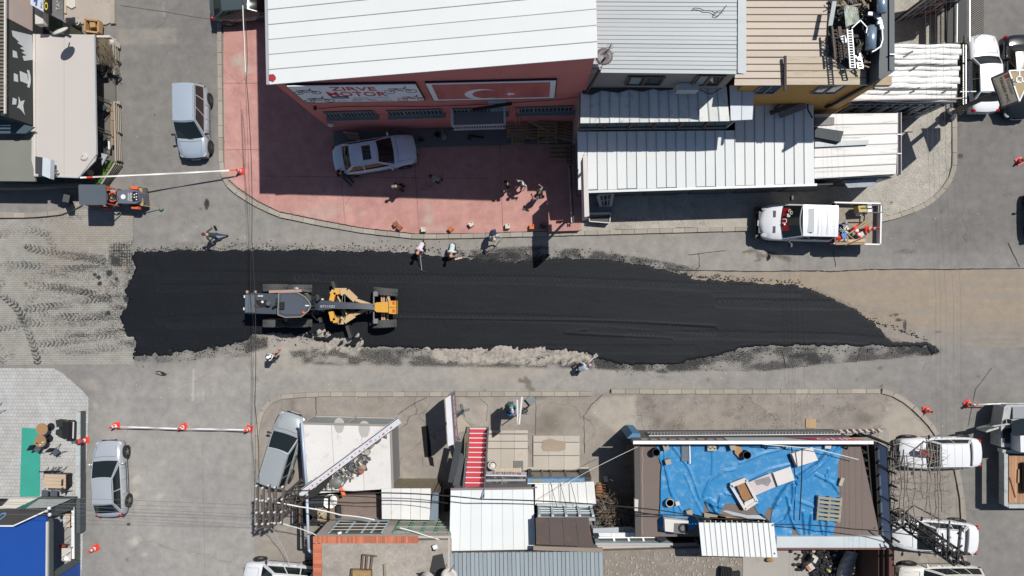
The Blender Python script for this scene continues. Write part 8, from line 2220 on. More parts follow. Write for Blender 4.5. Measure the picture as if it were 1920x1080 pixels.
def branches(name,label,cat,roots,bark,seed,spread,n1,zt,grow):
 rng=random.Random(seed);ro=thing(name,label,cat,G(*roots[0],.1));m=MB();tw=MB()
 for(bx,by)in roots:
  base=G(bx,by,.1)
  m.cyl(base,base+Vc((rng.uniform(-.2,.2),rng.uniform(-.2,.2),zt*.5)),.07,.05,6)
  for i in range(n1):
   a=rng.uniform(0,6.28);p=base+Vc((0,0,zt*rng.uniform(.15,.5)));L=rng.uniform(.5,1)*spread
   d=Vc((math.cos(a),math.sin(a),rng.uniform(.3,1.2)*grow)).normalized();r=.03
   for k in range(6):
    q=p+d*L/6;m.cyl(p,q,r,r*.8,4)
    for s in range(3):
     e=Vc((rng.uniform(-1,1),rng.uniform(-1,1),rng.uniform(-.1,.7))).normalized()*rng.uniform(.2,.5);tw.cyl(q,q+e,.014,.006,3)
     e2=(e+Vc((rng.uniform(-.3,.3),rng.uniform(-.3,.3),.05)))*.6;tw.cyl(q+e,q+e+e2,.009,.005,3)
    p=q;r*=.8;d=(d+Vc((rng.uniform(-.5,.5),rng.uniform(-.5,.5),rng.uniform(-.15,.2)))).normalized()
 m.bd('limbs',bark,ro);o=tw.bd('twigs',bark,ro);o['kind']='stuff'
 return ro
BK=M('dry_bark',(.23,.19,.15),rough=.9,var=.3,rnd=0)
branches('dry_bush','leafless tangled bush between the shop and the tarp roofed house','bush',[(1150,925),(1160,945),(1142,950),(1165,965),(1150,960)],BK,5,1.1,9,2.4,.9)
t=thing('clay_heap','orange pile of clay with rusty bars at the upper left of the dry bush','heap',G(1128,920,.1));MB().ell(G(1127,920,.2),(.35,.5,.25),12,7).bd('heap',M('clay_earth',A(205,150,110),var=.3),t,smooth=True)
for i in range(5):MB().bar(G(1118,908+i*5,.8),G(1138,909+i*5,.8),.03).bd('bar',RUST,t)
t=MB().box(G(1136,898,.3),(.22,.26,.3),.2).bd('white_can',OFFW);props(t,'small white can standing above the orange clay pile','can')
t=thing('foam_board','narrow pale board standing between the dry bush and the brown roof','board',G(1193,950,3));MB().ex(ah([(1190,936),(1197,937),(1196,960),(1190,959)],3.6),(0,0,-.3)).bd('board_face',OFFW,t)
t=thing('black_bags','heap of crumpled black bags below the white ribbed shop roof corner','bags',G(1120,955,.1))
for i in range(5):MB().ell(G(1112+i*4,953+(i%3)*4,.5),(.22,.2,.3),8,6).bd('bag',M('bin_bag',(.02,.02,.022),rough=.35),t,smooth=True)
MB().ex(ah([(1112,960),(1165,975),(1180,988),(1115,990)],.3),(0,0,-.1)).bd('olive_sheet',M('olive_sheet',(.1,.095,.08),var=.3),t)
# bare vine: long straight stems over the pavement and the white sedan
def vine():
 ro=thing('bare_vine','bare vine trained on poles with long parallel stems over the white sedan','vine',G(1675,900,.1));rng=random.Random(11)
 VB=M('vine_bark',(.2,.18,.155),rough=.9,var=.3,rnd=.15);z=2.6;tw=MB()
 xs=[1668,1677,1688,1694,1702,1714,1728,1737,1745,1753,1763,1758]
 for i,x in enumerate(xs):
  y0=828+rng.uniform(-4,44)-(8 if i in(5,7)else 0);y1=rng.choice([985,960,990,975,935]);
  P=[G(x+rng.uniform(-3,3)+(0 if k else rng.uniform(-3,3)),y0+(y1-y0)*k/6,z+rng.uniform(-.08,.12))for k in range(7)]
  MB().tube(P,.028,5).bd('stem',VB,ro)
  for k in range(16):
   a=P[rng.randrange(7)].lerp(P[rng.randrange(1,7)],rng.random());e=a
   d=Vc((rng.choice([-1,1]),rng.uniform(-.6,.6),rng.uniform(-.1,.2)))
   for s in range(3):q=e+d.normalized()*rng.uniform(.1,.28);tw.cyl(e,q,.011,.008,3);e=q;d+=Vc((rng.uniform(-.5,.5),rng.uniform(-.8,.8),0))
 o=tw.bd('twigs',VB,ro);o['kind']='stuff'
 for pts in([(1667,838),(1690,830),(1720,842),(1766,846)],[(1667,880),(1700,868),(1730,872),(1770,862)],[(1668,900),(1710,905),(1768,908)],[(1668,922),(1700,915),(1740,925),(1770,918)],[(1670,948),(1720,936),(1765,934)],[(1668,960),(1714,947),(1740,960),(1766,968)]):
  MB().tube([G(x,y,z+.05)for x,y in pts],.022,5).bd('cross_branch',VB,ro)
 for x,y in((1668,832),(1668,965),(1764,840),(1764,975)):p=G(x,y,z);MB().bar(p,Vc((p.x,p.y,.1)),.06).bd('pole',VB,ro)
vine()
t=thing('red_cloth','dark red cloth lying over the windscreen edge of the white sedan','cloth',G(1735,848,1.1));MB().ex(ah([(1721,848),(1727,841),(1740,846),(1751,857),(1737,856),(1722,853)],1.42),(0,0,.03)).bd('cloth',M('dark_red_cloth',(.12,.012,.012),var=.3),t)
for i in range(6):p=G(1667+(i%2)*3,830+i*5,1.)
m=MB()
for i in range(160):
 r=random.random()*6.28;a=G(1180+6*math.cos(r)*random.random(),805+5*math.sin(r)*random.random(),.11);m.bar(a,a+Vc((RU(-.08,.08),RU(-.08,.08),RU(.05,.2))),.018,.006)
t=m.bd('weed_tuft',M('weed_green',(.06,.13,.025),rnd=0));props(t,'small green weed tuft by the left end of the tarp house sign','weed')
t=MB().ex(ah([(1511,785),(1530,785),(1530,803),(1511,802)],.16),(0,0,-.03)).bd('plywood_square',M('plywood',A(196,166,132)));props(t,'small plywood square lying on the gritty ground above the roof sign','board')
# ================================================================== CAFE, TOP LEFT
GRW=M('awning_fabric',A(214,208,203),rough=.75,var=.03,fine=.03,rnd=0,dirt=((.45,.42,.38),.25,.8,.5))
def cafe():
 ro=thing('cafe_canopy','big plain cream canopy over the cafe seating with a small round chimney hole','canopy',G(130,200,0))
 h=2.35
 MB().ex(ah([(61,64),(120,64),(120,332),(66,330),(59,300)],h),(0,0,-.08)).bd('canopy_fabric',GRW,ro)
 MB().ex(ah([(120.4,64),(177,65),(178,120),(181,290),(178,302),(148,333),(120.4,332)],h),(0,0,-.08)).bd('canopy_fabric',GRW,ro)
 for p,q in(((177,65),(181,290)),((181,290),(148,333)),((148,333),(66,330))):MB().bar(G(*p,h+.01),G(*q,h+.01),.06,.12).bd('canopy_edge',M('edge_pale',A(200,205,210)),ro)
 MB().bar(G(64,64,h+.04),G(66,330,h+.04),.12,.06).bd('canopy_edge',OFFW,ro)
 m=MB();m.lathe(G(158,294,h+.01),[(.12,0),(.22,.03),(.16,.1),(.12,.1)],16);m.bd('chimney_collar',OFFW,ro);MB().cyl(G(158,294,h),G(158,294,h+.06),.125,n=14).bd('chimney_hole',BLACK,ro)
 for x,y in((170,70),(172,180),(172,240),(172,292),(146,328)):p=G(x,y,h-.05);MB().bar(p,Vc((p.x,p.y,.1)),.07).bd('post',DARK,ro)
 # platform under the canopy with dark floor
 MB().ex(ah([(100,62),(214,68),(217,200),(222,305),(195,345),(60,350)],.12),(0,0,-.1)).bd('deck',M('cafe_floor',A(120,118,114),var=.2),ro)
 # building with dark printed facade
 b=thing('cafe_building','cafe building with a dark printed facade of white emblems above the canopy','building',G(30,150,0))
 F=po(G(62,60,2.4),G(62,235,2.4));Lw=F.L
 m=MB();F.rect(m,-4.5,0,Lw,2.45,-.2,0);F.rect(m,0,2.45,Lw,4.4,-.2,0.);m.bd('wall',M('facade_black',(.03,.034,.035),rnd=0),b)
 m=MB();F.rect(m,-4.5,2.45,-.02,4.4,-.2,.01);m.bd('wall',M('facade_pink_beige',A(216,198,190)),b)
 WE=M('emblem_white',(.55,.58,.6),rnd=0)
 def shp(pts,mt=WE,nm='emblem',z=.006):
  P=[F.at(x,y,z)for x,y in pts];MB().ex(P,F.n*.01).bd(nm,mt,b)
 shp([(22,57),(60,66),(62,112),(45,114),(42,105),(50,104),(40,98),(47,96),(37,90),(44,88),(32,80),(36,79),(24,68)],nm='white_field')
 shp([(24,94),(31,97),(33,109),(24,107)]);shp([(26,137),(33,140),(34,154),(26,152)]);shp([(37,133),(51,139),(53,158),(38,152)])
 shp([(24,183),(31,186),(30,196),(23,196)]);shp([(35,181),(38,190),(46,188),(43,197),(45,210),(47,216),(41,208),(36,203),(32,202),(35,195)])
 for i in range(8):a=F.at(53+2.5*math.sin(i*.42),134+i*4,.01);MB().box(a,(.05,.12,.12)).bd('emblem_dot',WE,b)
 O=F.at(16,184,.01);tf('COFFEE',O,F.at(16,112,.01)-O,Vc((0,0,.35)),M('letter_grey',(.12,.13,.13)),b,th=0)
 MB().ex([F.a+F.u*u+F.n*o+Vc((0,0,4.45))for u,o in((-4.5,.05),(Lw*.9,.05),(Lw*.9,-6),(-4.5,-6))],(0,0,-.1)).bd('roof',M('ribbed_dark_roof',(.12,.11,.095)),b)
 for i in range(34):y=-18+i*6.8;MB().bar(G(-30,y,4.5),G(8,y,4.5),.07,.06).bd('roof_rib',M('rib_brown_grey',A(140,130,118)),b)
 MB().bar(G(10,-30,4.52),G(9.5,213,4.52),.08).bd('roof_lip',OFFW,b)
 MB().ex(ah([(-40,224),(2,224),(64,238),(48,250),(-40,250)],2.9),(0,0,-.1)).bd('slate_awning',M('slate_blue_cloth',(.05,.085,.11),rnd=0),b)
 MB().ex(ah([(-40,262),(44,262),(50,248),(63,240),(66,300),(66,340),(-40,339)],2.3),(0,0,-.1)).bd('lower_awning',M('grey_green_awning',A(140,142,132),rnd=0),b)
 t=thing('cafe_sign','small white box sign with a dark side standing over the canopy corner','sign',G(82,315,h));
 MB().ex(ah([(80,294),(95,299),(94,335),(79,329)],3.1),(0,0,-.3)).bd('sign_face',M('sign_pale_blue',A(222,232,240)),t);MB().ex(ah([(66,293),(79.5,295),(79,329),(66,325)],2.95),(0,0,-.3)).bd('sign_back',DARK,t)
 for p,q in(((96,316),(109,321)),((97,330),(108,321))):MB().bar(G(*p,2.9),G(*q,2.6),.05).bd('bracket',STEEL,t)
 t=thing('satellite_dish','white oval dish hanging at the top edge of the cream canopy','dish',G(112,62,3.6));m=MB();rt=Matrix.Rotation(.35,3,'Z')@Matrix.Rotation(-.9,3,'X');m.ell(G(113,58,3.9),(.42,.4,.1),18,6,rot=rt);m.bd('dish',OFFW,t,smooth=True);MB().bar(G(113,60,3.8),G(122,54,3.3),.05).bd('arm',DARK,t)
 # sign above the neighbouring shop
 t=thing('shop_sign','blue and white and yellow lettered shop sign box cut off by the top edge','sign',G(80,20,3))
 F2=po(G(64,-60,3.3),G(64,18,3.3))
 a=ah([(57,-60),(81,-60),(81,22),(57,8)],3.9);MB().ex(a,(0,0,-.1)).bd('sign_white',M('sign_cold_white',A(214,222,236)),t)
 a=ah([(82,-60),(92,-60),(92,28),(82,22)],3.85);MB().ex(a,(0,0,-.1)).bd('sign_black',BLACK,t)
 O=G(90,19,3.9);tf('OTO',O,G(90,-24,3.9)-O,G(83.5,19,3.9)-O,M('letter_yellow',(.75,.55,.02)),t,th=.01)
 O=G(79.5,15,3.95);tf('İÇ A',O,G(79.5,-8,3.95)-O,G(75.5,15,3.95)-O,BLACK,t,th=.01)
 m=MB();m.ex(ah([(64,-6),(71,-6),(69,11),(66,10),(67,2),(63,4)],3.92),(0,0,.006));m.bd('sign_logo',M('logo_navy',(.04,.06,.25)),t)
 MB().ex(ah([(93,-60),(118,-60),(118,37),(93,24)],3.4),(0,0,-.1)).bd('sign_grey',M('sign_dull_grey',A(120,120,120),var=.3,sc=2),t)
 O=G(113,20,3.43);tf('TAMIR BAKIM',O,G(113,-50,3.43)-O,G(105,20,3.43)-O,M('letter_dull_white',(.38,.38,.37)),t,th=.01)
 MB().ex(ah([(65,8),(81,20),(81,44),(66,45)],3.3),(0,0,-.4)).bd('white_drum',OFFW,t);MB().ex(ah([(82,24),(118,40),(118,64),(95,62),(82,48)],2.6),(0,0,-2.4)).bd('olive_glass',M('olive_glass',(.06,.075,.05),rough=.15,var=.4,sc=2),t)
 MB().bar(G(93,25,3.42),G(124,40,3.42),.1).bd('sign_edge',STEEL,t)
cafe()
MB().ex(ah([(118,-60),(207,-60),(207,42),(198,46),(140,44),(118,60)],.1),(0,0,-.08)).bd('shop_pavement',M('shop_pavement',A(190,180,170),var=.1,rnd=0,dirt=((.15,.13,.11),.35,1.5,.6)),kind='structure')
for pts,mt,lb in(([(124,-20),(141,-20),(141,12),(134,16),(124,10)],OFFW,'broken pale slab lying at the top edge beside the olive glass'),([(118,-10),(124,-10),(124,25),(118,24)],M('tan_slab',A(216,200,176)),'narrow tan slab beside the broken pale one')):
 t=MB().ex(ah(pts,.2),(0,0,-.09)).bd('stone_slab',mt);props(t,lb,'slab')
t=thing('cardboard_box','open cardboard boxes nested beside a silver can near the cafe','box',G(175,50,.1));CB=M('cardboard',A(200,160,112))
for a,b,z in(((163,38),(188,41),.5),((188,41),(187,62),.5),((163,38),(162,60),.5),((162,60),(187,63),.45),((172,48),(182,47),.4)):MB().bar(G(*a,z),G(*b,z),.1 if z>.4 else.35,.35).bd('box_side',CB,t)
MB().ex(ah([(164,40),(188,42),(186,62),(163,60)],.15),(0,0,.02)).bd('box_base',M('cardboard_dark',(.12,.07,.04)),t)
t=thing('metal_can','silver and cream can standing left of the cardboard boxes','can',G(143,42,.1));MB().cyl(G(145,46,.1),G(141,40,.7),.22,.22,14).bd('can_body',M('can_cream',A(205,200,170)),t,smooth=40);MB().cyl(G(139,38,.72),G(139,38,.85),.17,.17,12).bd('can_lid',ALU,t)
t=MB().bar(G(128,60,.3),G(152,60,.3),.12,.3).bd('dark_beam',BLACK);props(t,'short dark beam lying above the top edge of the cream canopy','beam')
# fence and seats right of the canopy
DKW=M('deck_fence_wood',A(184,176,162),rough=.85,rnd=.15)
def lath_fence(lb,p0,p1,q0,q1,n,y=None):
 t=thing('slat_fence',lb,'fence',G(*p0,.1))
 for i in range(n):
  k=i/max(1,n-1);a=Vc(G(*p0,.85)).lerp(G(*q0,.15),k);b=Vc(G(*p1,.85)).lerp(G(*q1,.15),k)
  MB().bar(a,b,.09,.03).bd('fence_slat',DKW,t)
 for k in(.02,.5,.98):a=G(*p0,.85).lerp(G(*p1,.85),k);MB().bar(Vc((a.x-.05,a.y,.1)),a-Vc((.05,0,0)),.07).bd('post',DARK,t)
lath_fence('upper stretch of the pale slat fence beside the cafe seating',(212,80),(214,140),(222,80),(221,140),4)
lath_fence('long lower stretch of the pale slat fence beside the cafe seating',(214,190),(217,302),(224,190),(227,302),4)
lath_fence('slanting end of the slat fence above the road roller',(216,305),(190,345),(229,309),(201,348),5)
m=MB()
for x,y,w,d in((192,66,20,4),(207,74,4,10)):m.ex(ah([(x-w/2-1,y),(x+w/2+4,y),(x+w/2+4,y+d),(x-w/2-1,y+d)],.8),(0,0,-.6))
t=m.bd('white_frame_corner',OFFW);props(t,'white angle frame at the upper corner of the slat fence','frame')
t=thing('dry_fringe','dry climbing stems hanging at the upper right corner of the canopy','plant',G(190,95,1));m=MB()
for i in range(160):x=RU(178,206);a=G(x,RU(70,88),RU(1.2,2.1));m.tube([a,a+Vc((RU(-.2,.2),RU(-.5,-.1),-.1)),a+Vc((RU(-.3,.3),RU(-1.1,-.5),-.5))],.01,3)
o=m.bd('stems',M('dry_stem',(.3,.25,.17),rnd=0),t);o['kind']='stuff'
def cafe_set(i,x,y,lb):
 t=thing('cafe_chair',lb,'chair',G(x,y,.12))
 MB().box((0,0,.45),(.42,.42,.05)).bd('seat',DARK,t,local=True);MB().bar((-.2,0,.8),(.2,0,.8),.04,.35).bd('backrest',BLACK,t,local=True)
 for sx in(-.18,.18):
  for sy in(-.18,.18):MB().bar((sx,sy,0),(sx,sy,.45),.03).bd('leg',BLACK,t,local=True)
 t.rotation_euler=(0,0,i*1.3)
for i,(x,y,lb)in enumerate(((203,143,'grey cafe chair standing in the gap between the two fence stretches'),(211,134,'black cafe chair tipped beside the grey one in the fence gap'),(201,208,'dark cafe chair in the middle of the shaded seating strip'),(202,262,'dark cafe chair near the lower bench cushion'),(200,288,'blue grey cafe chair next to the white tube'))):cafe_set(i,x,y,lb)
for y0,y1,lb in((90,110,'brown bench cushion at the upper end of the fence'),(110,136,'worn brown bench under the upper fence stretch'),(192,208,'tan bench cushion at the top of the lower fence stretch'),(209,225,'second tan bench cushion on the lower fence stretch'),(226,256,'long greenish bench seat along the lower fence'),(258,272,'tan bench cushion at the lower end of the fence')):
 t=MB().ex(ah([(207,y0),(211.5,y0),(212,y1),(208,y1)],.6),(0,0,-.15)).bd('bench_cushion',M('cushion_tan',A(170,145,115),rnd=.25));props(t,lb,'cushion')
for(p,q,lb)in(((181,180),(206,190),'upper rusty rod from the canopy to the fence'),((181,238),(207,248),'lower rusty rod from the canopy to the fence')):t=MB().bar(G(*p,2.3),G(*q,1.),.035).bd('support_rod',RUST);props(t,lb,'rod')
t=MB().bar(G(204.5,265,.7),G(205,280,.7),.08).bd('white_tube',WHITE);props(t,'white tube lying near the lower cafe chairs','tube')
t=thing('planter','planting bed with fresh green leaves behind the slanting fence','planter',G(198,318,.1));MB().ex(ah([(206,300),(212,306),(192,343),(180,343)],.4),(0,0,-.3)).bd('soil',M('soil',(.05,.04,.03)),t);m=MB()
for i in range(900):
 k=random.random();x=207-24*k+RU(-5,5);y=304+38*k+RU(-3,3);a=G(x,y,.4+RU(0,.35));r=RU(.04,.09);an=RU(0,6.28);u=Vc((math.cos(an),math.sin(an),RU(-.4,.4)))*r;v=Vc((-math.sin(an),math.cos(an),RU(-.4,.4)))*r*.5
 m.quad(a-u,a-v,a+u,a+v)
o=m.bd('leaves',M('fresh_leaf',(.085,.17,.03),var=.4,sc=6,rnd=0),t);o['kind']='stuff'
t=MB().cyl(G(170,324,.1),G(170,324,.8),.17,n=12).bd('wood_stump',M('stump_wood',A(200,175,135)));props(t,'round pale stump showing under the canopy corner','stump')
t=MB().ex(ah([(190,287),(202,290),(191,310)],1.4),(0,0,-.05)).bd('grey_parasol_cloth',M('parasol_grey',A(176,186,190)));props(t,'small grey triangular cloth above the green planting bed','cloth')
m=MB();P=[G(x,y,.02)for x,y in[(-60,343),(190,343),(190,350),(150,352),(110,360),(60,362),(-60,362)]]
t=thing('low_wall','shaded low wall along the south edge of the cafe above the roller','wall',G(60,350,0));MB().ex(ah([(-60,345),(62,346),(150,343),(150,348),(62,352),(-60,354)],1.),(0,0,-1)).bd('wall',M('low_wall_grey',A(120,118,115)),t)
t=MB().ex(ah([(66,335),(130,340),(150,347),(100,349),(68,344)],.9),(0,0,-.3)).bd('green_tarp_roll',M('green_grey_cloth',(.04,.075,.06),var=.3));props(t,'dark green cloth strip under the lower edge of the canopy','cloth')
m=MB();p=G(119,362,2.2);MB
t=thing('street_bollard','dark square bollard standing on the kerb left of the roller','bollard',G(126,378,.05));MB().bar(G(124,372,.1),G(124,372,1.5),.42,.3).bd('bollard',DARK,t)
# ================================================================== TERRACE, BOTTOM LEFT
def terrace():
 t=thing('terrace_wall','long low wall with a pale stone top beside the silver compact car','wall',G(152,860,0))
 for i in range(8):y0=773+i*20.2;MB().ex(ah([(142,y0),(150,y0),(150-.3,y0+19.8),(142,y0+19.8)],.62),(0,0,-.08)).bd('coping_stone',M('coping_marble',A(200,208,208),var=.15,sc=3,fine=.2),t)
 MB().ex(ah([(143,773),(150.5,773),(150,1000),(143,1000)],.53),(0,0,-.5)).bd('wall',M('wall_slate',(.07,.085,.095),rnd=0),t)
 t=MB().ex(ah([(41,802),(76,804),(74,931),(37,931)],.06),(0,0,-.02)).bd('green_carpet',M('green_carpet',(.035,.3,.235),rough=.95,rnd=0,dirt=((.1,.36,.3),.25,2,.5)));props(t,'turquoise green carpet strip lying on the pale terrace','carpet')
 for x,y,lb in((96,800,'upper round brown table on the terrace'),(93,822,'lower round brown table with cups on the terrace')):
  t=thing('round_table',lb,'table',G(x,y,.04));MB().cyl((0,0,.72),(0,0,.76),.34,n=24).bd('tabletop',M('table_brown',A(176,138,100),var=.12),t,local=True);MB().cyl((0,0,.02),(0,0,.72),.04,n=8).bd('leg',BLACK,t,local=True);MB().cyl((0,0,0),(0,0,.03),.22,n=16).bd('foot',BLACK,t,local=True)
  if y>810:
   for dx,dy in((-.15,-.1),(.05,-.2),(.2,-.05)):MB().cyl((dx,dy,.76),(dx,dy,.84),.035,n=8).bd('cup',WHITE if dx>0 else DARK,t,local=True)
 t=thing('black_sofa','black bench and frame pushed between the round tables and the low wall','bench',G(128,806,.04))
 MB().ex(ah([(117,790),(136,791),(134,824),(118,822)],.8),(0,0,-.5)).bd('seat',BLACK,t)
 MB().ex(ah([(104,788),(117,789),(117,800),(106,801)],.6),(0,0,-.4)).ex(ah([(105,806),(117,806),(117,821),(104,815)],.6),(0,0,-.4)).bd('cushion',M('cushion_dark',(.02,.025,.022)),t)
 for a,b in(((130,788),(141,789)),((141,789),(140,824)),((128,826),(140,824)),((130,788),(128,826))):MB().bar(G(*a,.9),G(*b,.9),.05).bd('frame_bar',BLACK,t)
 MB().bar(G(138,791,.88),G(137,822,.88),.07,.03).bd('frame_slat',OFFW,t)
 def chair(lb,x,y,rz,lean=0):
  t=thing('terrace_chair',lb,'chair',G(x,y,.04),rz);MB().box((0,0,.46),(.34,.36,.05)).bd('seat',M('chair_slate',(.07,.08,.1)),t,local=True);MB().box((-.2,0,.72),(.06,.34,.34),ry=-.25).bd('backrest',BLACK,t,local=True)
  for sx in(-1,1):
   for sy in(-1,1):MB().bar((sx*.13,sy*.14,.44),(sx*.28,sy*.24,0),.025).bd('leg',BLACK,t,local=True)
 chair('slate chair touching the carpet edge below the lower round table',81,838,-.6);chair('slate chair alone in the middle of the terrace',114,844,-.9);chair('chair at the far left edge of the picture above the carpet',0,767,.5)
 t=thing('dining_table','rectangular pale wood table surrounded by dark chairs on the terrace','table',G(104,902,.04))
 for i in range(4):MB().ex(ah([(83+0.,889+i*6.6),(123,890+i*6.6),(123,896.2+i*6.6),(83,895.2+i*6.6)],.78),(0,0,-.04)).bd('table_board',M('oak_pale',A(216,192,166),rnd=.04),t)
 MB().ex(ah([(84,890),(123,891),(123,915),(84,914)],.73),(0,0,-.5)).bd('table_frame',BLACK,t)
 for i,(x,y,rz,lb)in enumerate(((93,887,1.57,'first'),(103,886,1.57,'middle'),(113,886,1.57,'last'))):
  chair('dark chair on the upper side of the rectangular table, %s from the left'%lb,x+6,y-2,-rz)
 chair('dark chair at the lower left side of the rectangular table',95,921,1.57);chair('dark chair at the lower right side of the rectangular table',112,921,1.57);chair('dark chair at the right end of the rectangular table, upper',128,897,3.1);chair('dark chair at the right end of the rectangular table, lower',128,912,3.1)
terrace()
def blue_building():
 ro=thing('blue_building','blue topped building with a slanting dark sign and an open sunken dining corner','building',G(80,1010,0))
 BL=M('deep_blue_cladding',(.012,.065,.3),rough=.45,var=.06,rnd=.03);SL=M('slate_frame',(.07,.085,.088),rough=.5,rnd=.03)
 hh=2.7
 MB().ex(ah([(-60,985),(0,985),(40,975),(80,968),(86,972),(89,980),(88,1120),(-60,1120)],hh),(0,0,-.15)).bd('roof',BL,ro)
 MB().bar(G(89,978,hh+.02),G(88,1100,hh+.02),.1,.1).bd('roof_lip',OFFW,ro)
 MB().ex(ah([(89.5,974),(93,980),(93,1120),(89.5,1120)],hh-.02),(0,0,-.3)).bd('slate_side',SL,ro)
 MB().ex(ah([(-60,956),(60,954),(88,957),(25,985),(-60,985)],3.1),(0,0,-.12)).bd('sign_face',M('sign_olive_black',(.055,.055,.05),rough=.35),ro)
 for p,q in(((88,957),(25,986)),((25,986),(-60,986))):MB().bar(G(*p,3.14),G(*q,3.14),.06).bd('sign_edge',WHITE,ro)
 m=MB();m.tube([G(x,y,3.13)for x,y in[(-4,970),(0,966),(4,963),(11,962),(8,968),(0,974)]],.025,4);m.bd('sign_script',M('script_blue',(.15,.3,.6)),ro)
 for q in((92,953),(93,965)):MB().ell(G(*q,3.),(.1,.1,.08),8,6).bd('spot_lamp',WHITE,ro)
 MB().ex(ah([(-60,936),(68,935),(28,954),(-60,954)],1.),(0,0,-.03)).bd('pale_roof',M('pale_awning',A(224,220,208)),ro)
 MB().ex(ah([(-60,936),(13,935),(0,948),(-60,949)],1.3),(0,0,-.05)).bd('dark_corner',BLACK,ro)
 MB().ex(ah([(68,935),(74,935),(50,952),(30,953)],1.02),(0,0,-.03)).bd('green_pane',M('green_pane',(.03,.14,.11),rough=.15),ro)
 MB().ex(ah([(72,935),(135,935),(95,952),(48,953)],1.02),(0,0,-.03)).bd('glass_pane',M('pale_glass',(.28,.31,.3),rough=.15,var=.3),ro)
 MB().ex(ah([(70,933.5),(138,933.5),(138,935.5),(70,935.5)],1.1),(0,0,-.3)).bd('glass_rail',SL,ro)
 E=Fac((151.5,934),(151.5,1120))
 for pts,mt,nm in(([(94,957),(151.5,932),(151.5,951),(96,968)],SL,'pillar'),([(139,1049),(151.5,1053),(100,1086),(93,1090),(93,1077)],SL,'pillar'),([(151.5,1054),(151.5,1160),(93,1160),(93,1091)],BL,'blue_wall'),([(140,951),(151.3,951.5),(151.3,1052.5),(140,1048)],SL,'sill_wall')):
  m=MB();E.box(m,pts,-.12,0);m.bd(nm,mt,ro)
 m=MB();E.box(m,[(139,951),(140,951),(140,1048),(139,1048)],-.14,.02);m.bd('sill_lip',WHITE,ro)
 m=MB();m.ex([E.at(140,950,-.03),E.at(140,1048,-.03),E.at(140,1048,-.22),E.at(140,950,-.22)],(0,0,.03));m.bd('sill_top',WHITE,ro)
 for k in range(3):MB().bar(G(96,1000+k*30,2.2),G(132,975+k*30,.8),.02).bd('tension_rod',BLACK,ro)
 MB().ex(ah([(92,948),(149,948),(149,1120),(92,1120)],.08),(0,0,-.04)).bd('dining_floor',M('dining_floor',A(170,168,162),rnd=0),ro)
 for x,y,w,d,mt,lb in((125,976,12,25,'oak','pale wood table with papers inside the sunken dining corner'),(124,1040,17,24,'white','white table with a plate inside the sunken dining corner')):
  t=thing('dining_table',lb,'table',G(x,y,.1));P=ah([(x-w/2,y-d/2),(x+w/2,y-d/2),(x+w/2,y+d/2),(x-w/2,y+d/2)],.78)
  MB().ex(P,(0,0,-.04)).bd('tabletop',MC['oak_pale']if mt=='oak' else OFFW,t)
  for q in P:MB().bar(Vc((q.x,q.y,.1)),q-Vc((0,0,.04)),.04).bd('leg',BLACK,t)
  if mt=='white':MB().cyl(G(x+1,y+6,.79),G(x+1,y+6,.81),.13,n=14).bd('plate',WHITE,t)
  else:MB().ex(ah([(x-7,y-6),(x-1,y-8),(x+1,y+9),(x-6,y+8)],.8),(0,0,.02)).bd('papers',M('paper_blue',A(205,215,228)),t)
 t=thing('red_chair_cloth','dark red cloth on a chair above the white indoor table','cloth',G(116,1024,.1));MB().ell(G(117,1024,.5),(.22,.14,.2),10,6).bd('cloth',M('cloth_red_brown',(.25,.04,.03),var=.4,sc=7),t)
blue_building()
# ================================================================== CONES, TAPES, PICKUP LOAD
CR_=M('cone_red',(.75,.055,.03),rough=.5,rnd=.05);CW_=M('cone_white',(.75,.74,.74),rough=.4)
def cone_parts(ro,rot=None):
 R=rot or Matrix.Identity(3)
 def tr(m):m.v=[tuple(R@Vc(p))for p in m.v];return m
 tr(MB().box((0,0,.02),(.38,.38,.04))).bd('base',CR_,ro,local=True)
 prof=[(.15,.04),(.125,.18),(.105,.3),(.085,.42),(.067,.54),(.035,.72)]
 for i in range(5):tr(MB().lathe((0,0,0),[prof[i],prof[i+1]],14)).bd('cone_band' if i%2 else 'cone_body',CW_ if i%2 else CR_,ro,local=True,smooth=40)
C0=None
for x,y,h,rz,lb in((452,322,.12,.2,'traffic cone on the red forecourt corner holding the upper tape'),(219,798,.02,.1,'traffic cone at the left end of the tape across the lower side street'),(345,800,.02,.4,'traffic cone in the middle of the tape across the lower side street'),(468,804,.02,-.2,'traffic cone at the right end of the tape across the lower side street'),(161,825,.02,.1,'traffic cone leaning against the low terrace wall'),(180,1027,.02,.5,'traffic cone alone near the sunken dining corner'),(1736,769,.02,0.,'traffic cone by the rounded pavement corner on the right'),(1814,757,.02,.6,'traffic cone holding the tape beside the flatbed lorry'),(1911,302,.02,.5,'traffic cone at the upper right edge of the picture')):
 loc=G(x,y,h)
 if C0 is None:C0=thing('traffic_cone',lb,'cone',loc,rz,'red and white cones closing the side streets');cone_parts(C0)
 else:copy_thing(C0,loc,rz,lb)
t=thing('barrier_plate','small dark and red barrier plate leaning on the cone by the terrace wall','plate',G(146,828,.6));MB().box(G(146,828,.95),(.22,.26,.1),.2).bd('plate',DARK,t);MB().box(G(149,827,.97),(.1,.24,.12),.2).bd('plate_stripe',CR_,t)
TW=M('tape_white',(.72,.72,.7),rough=.5)
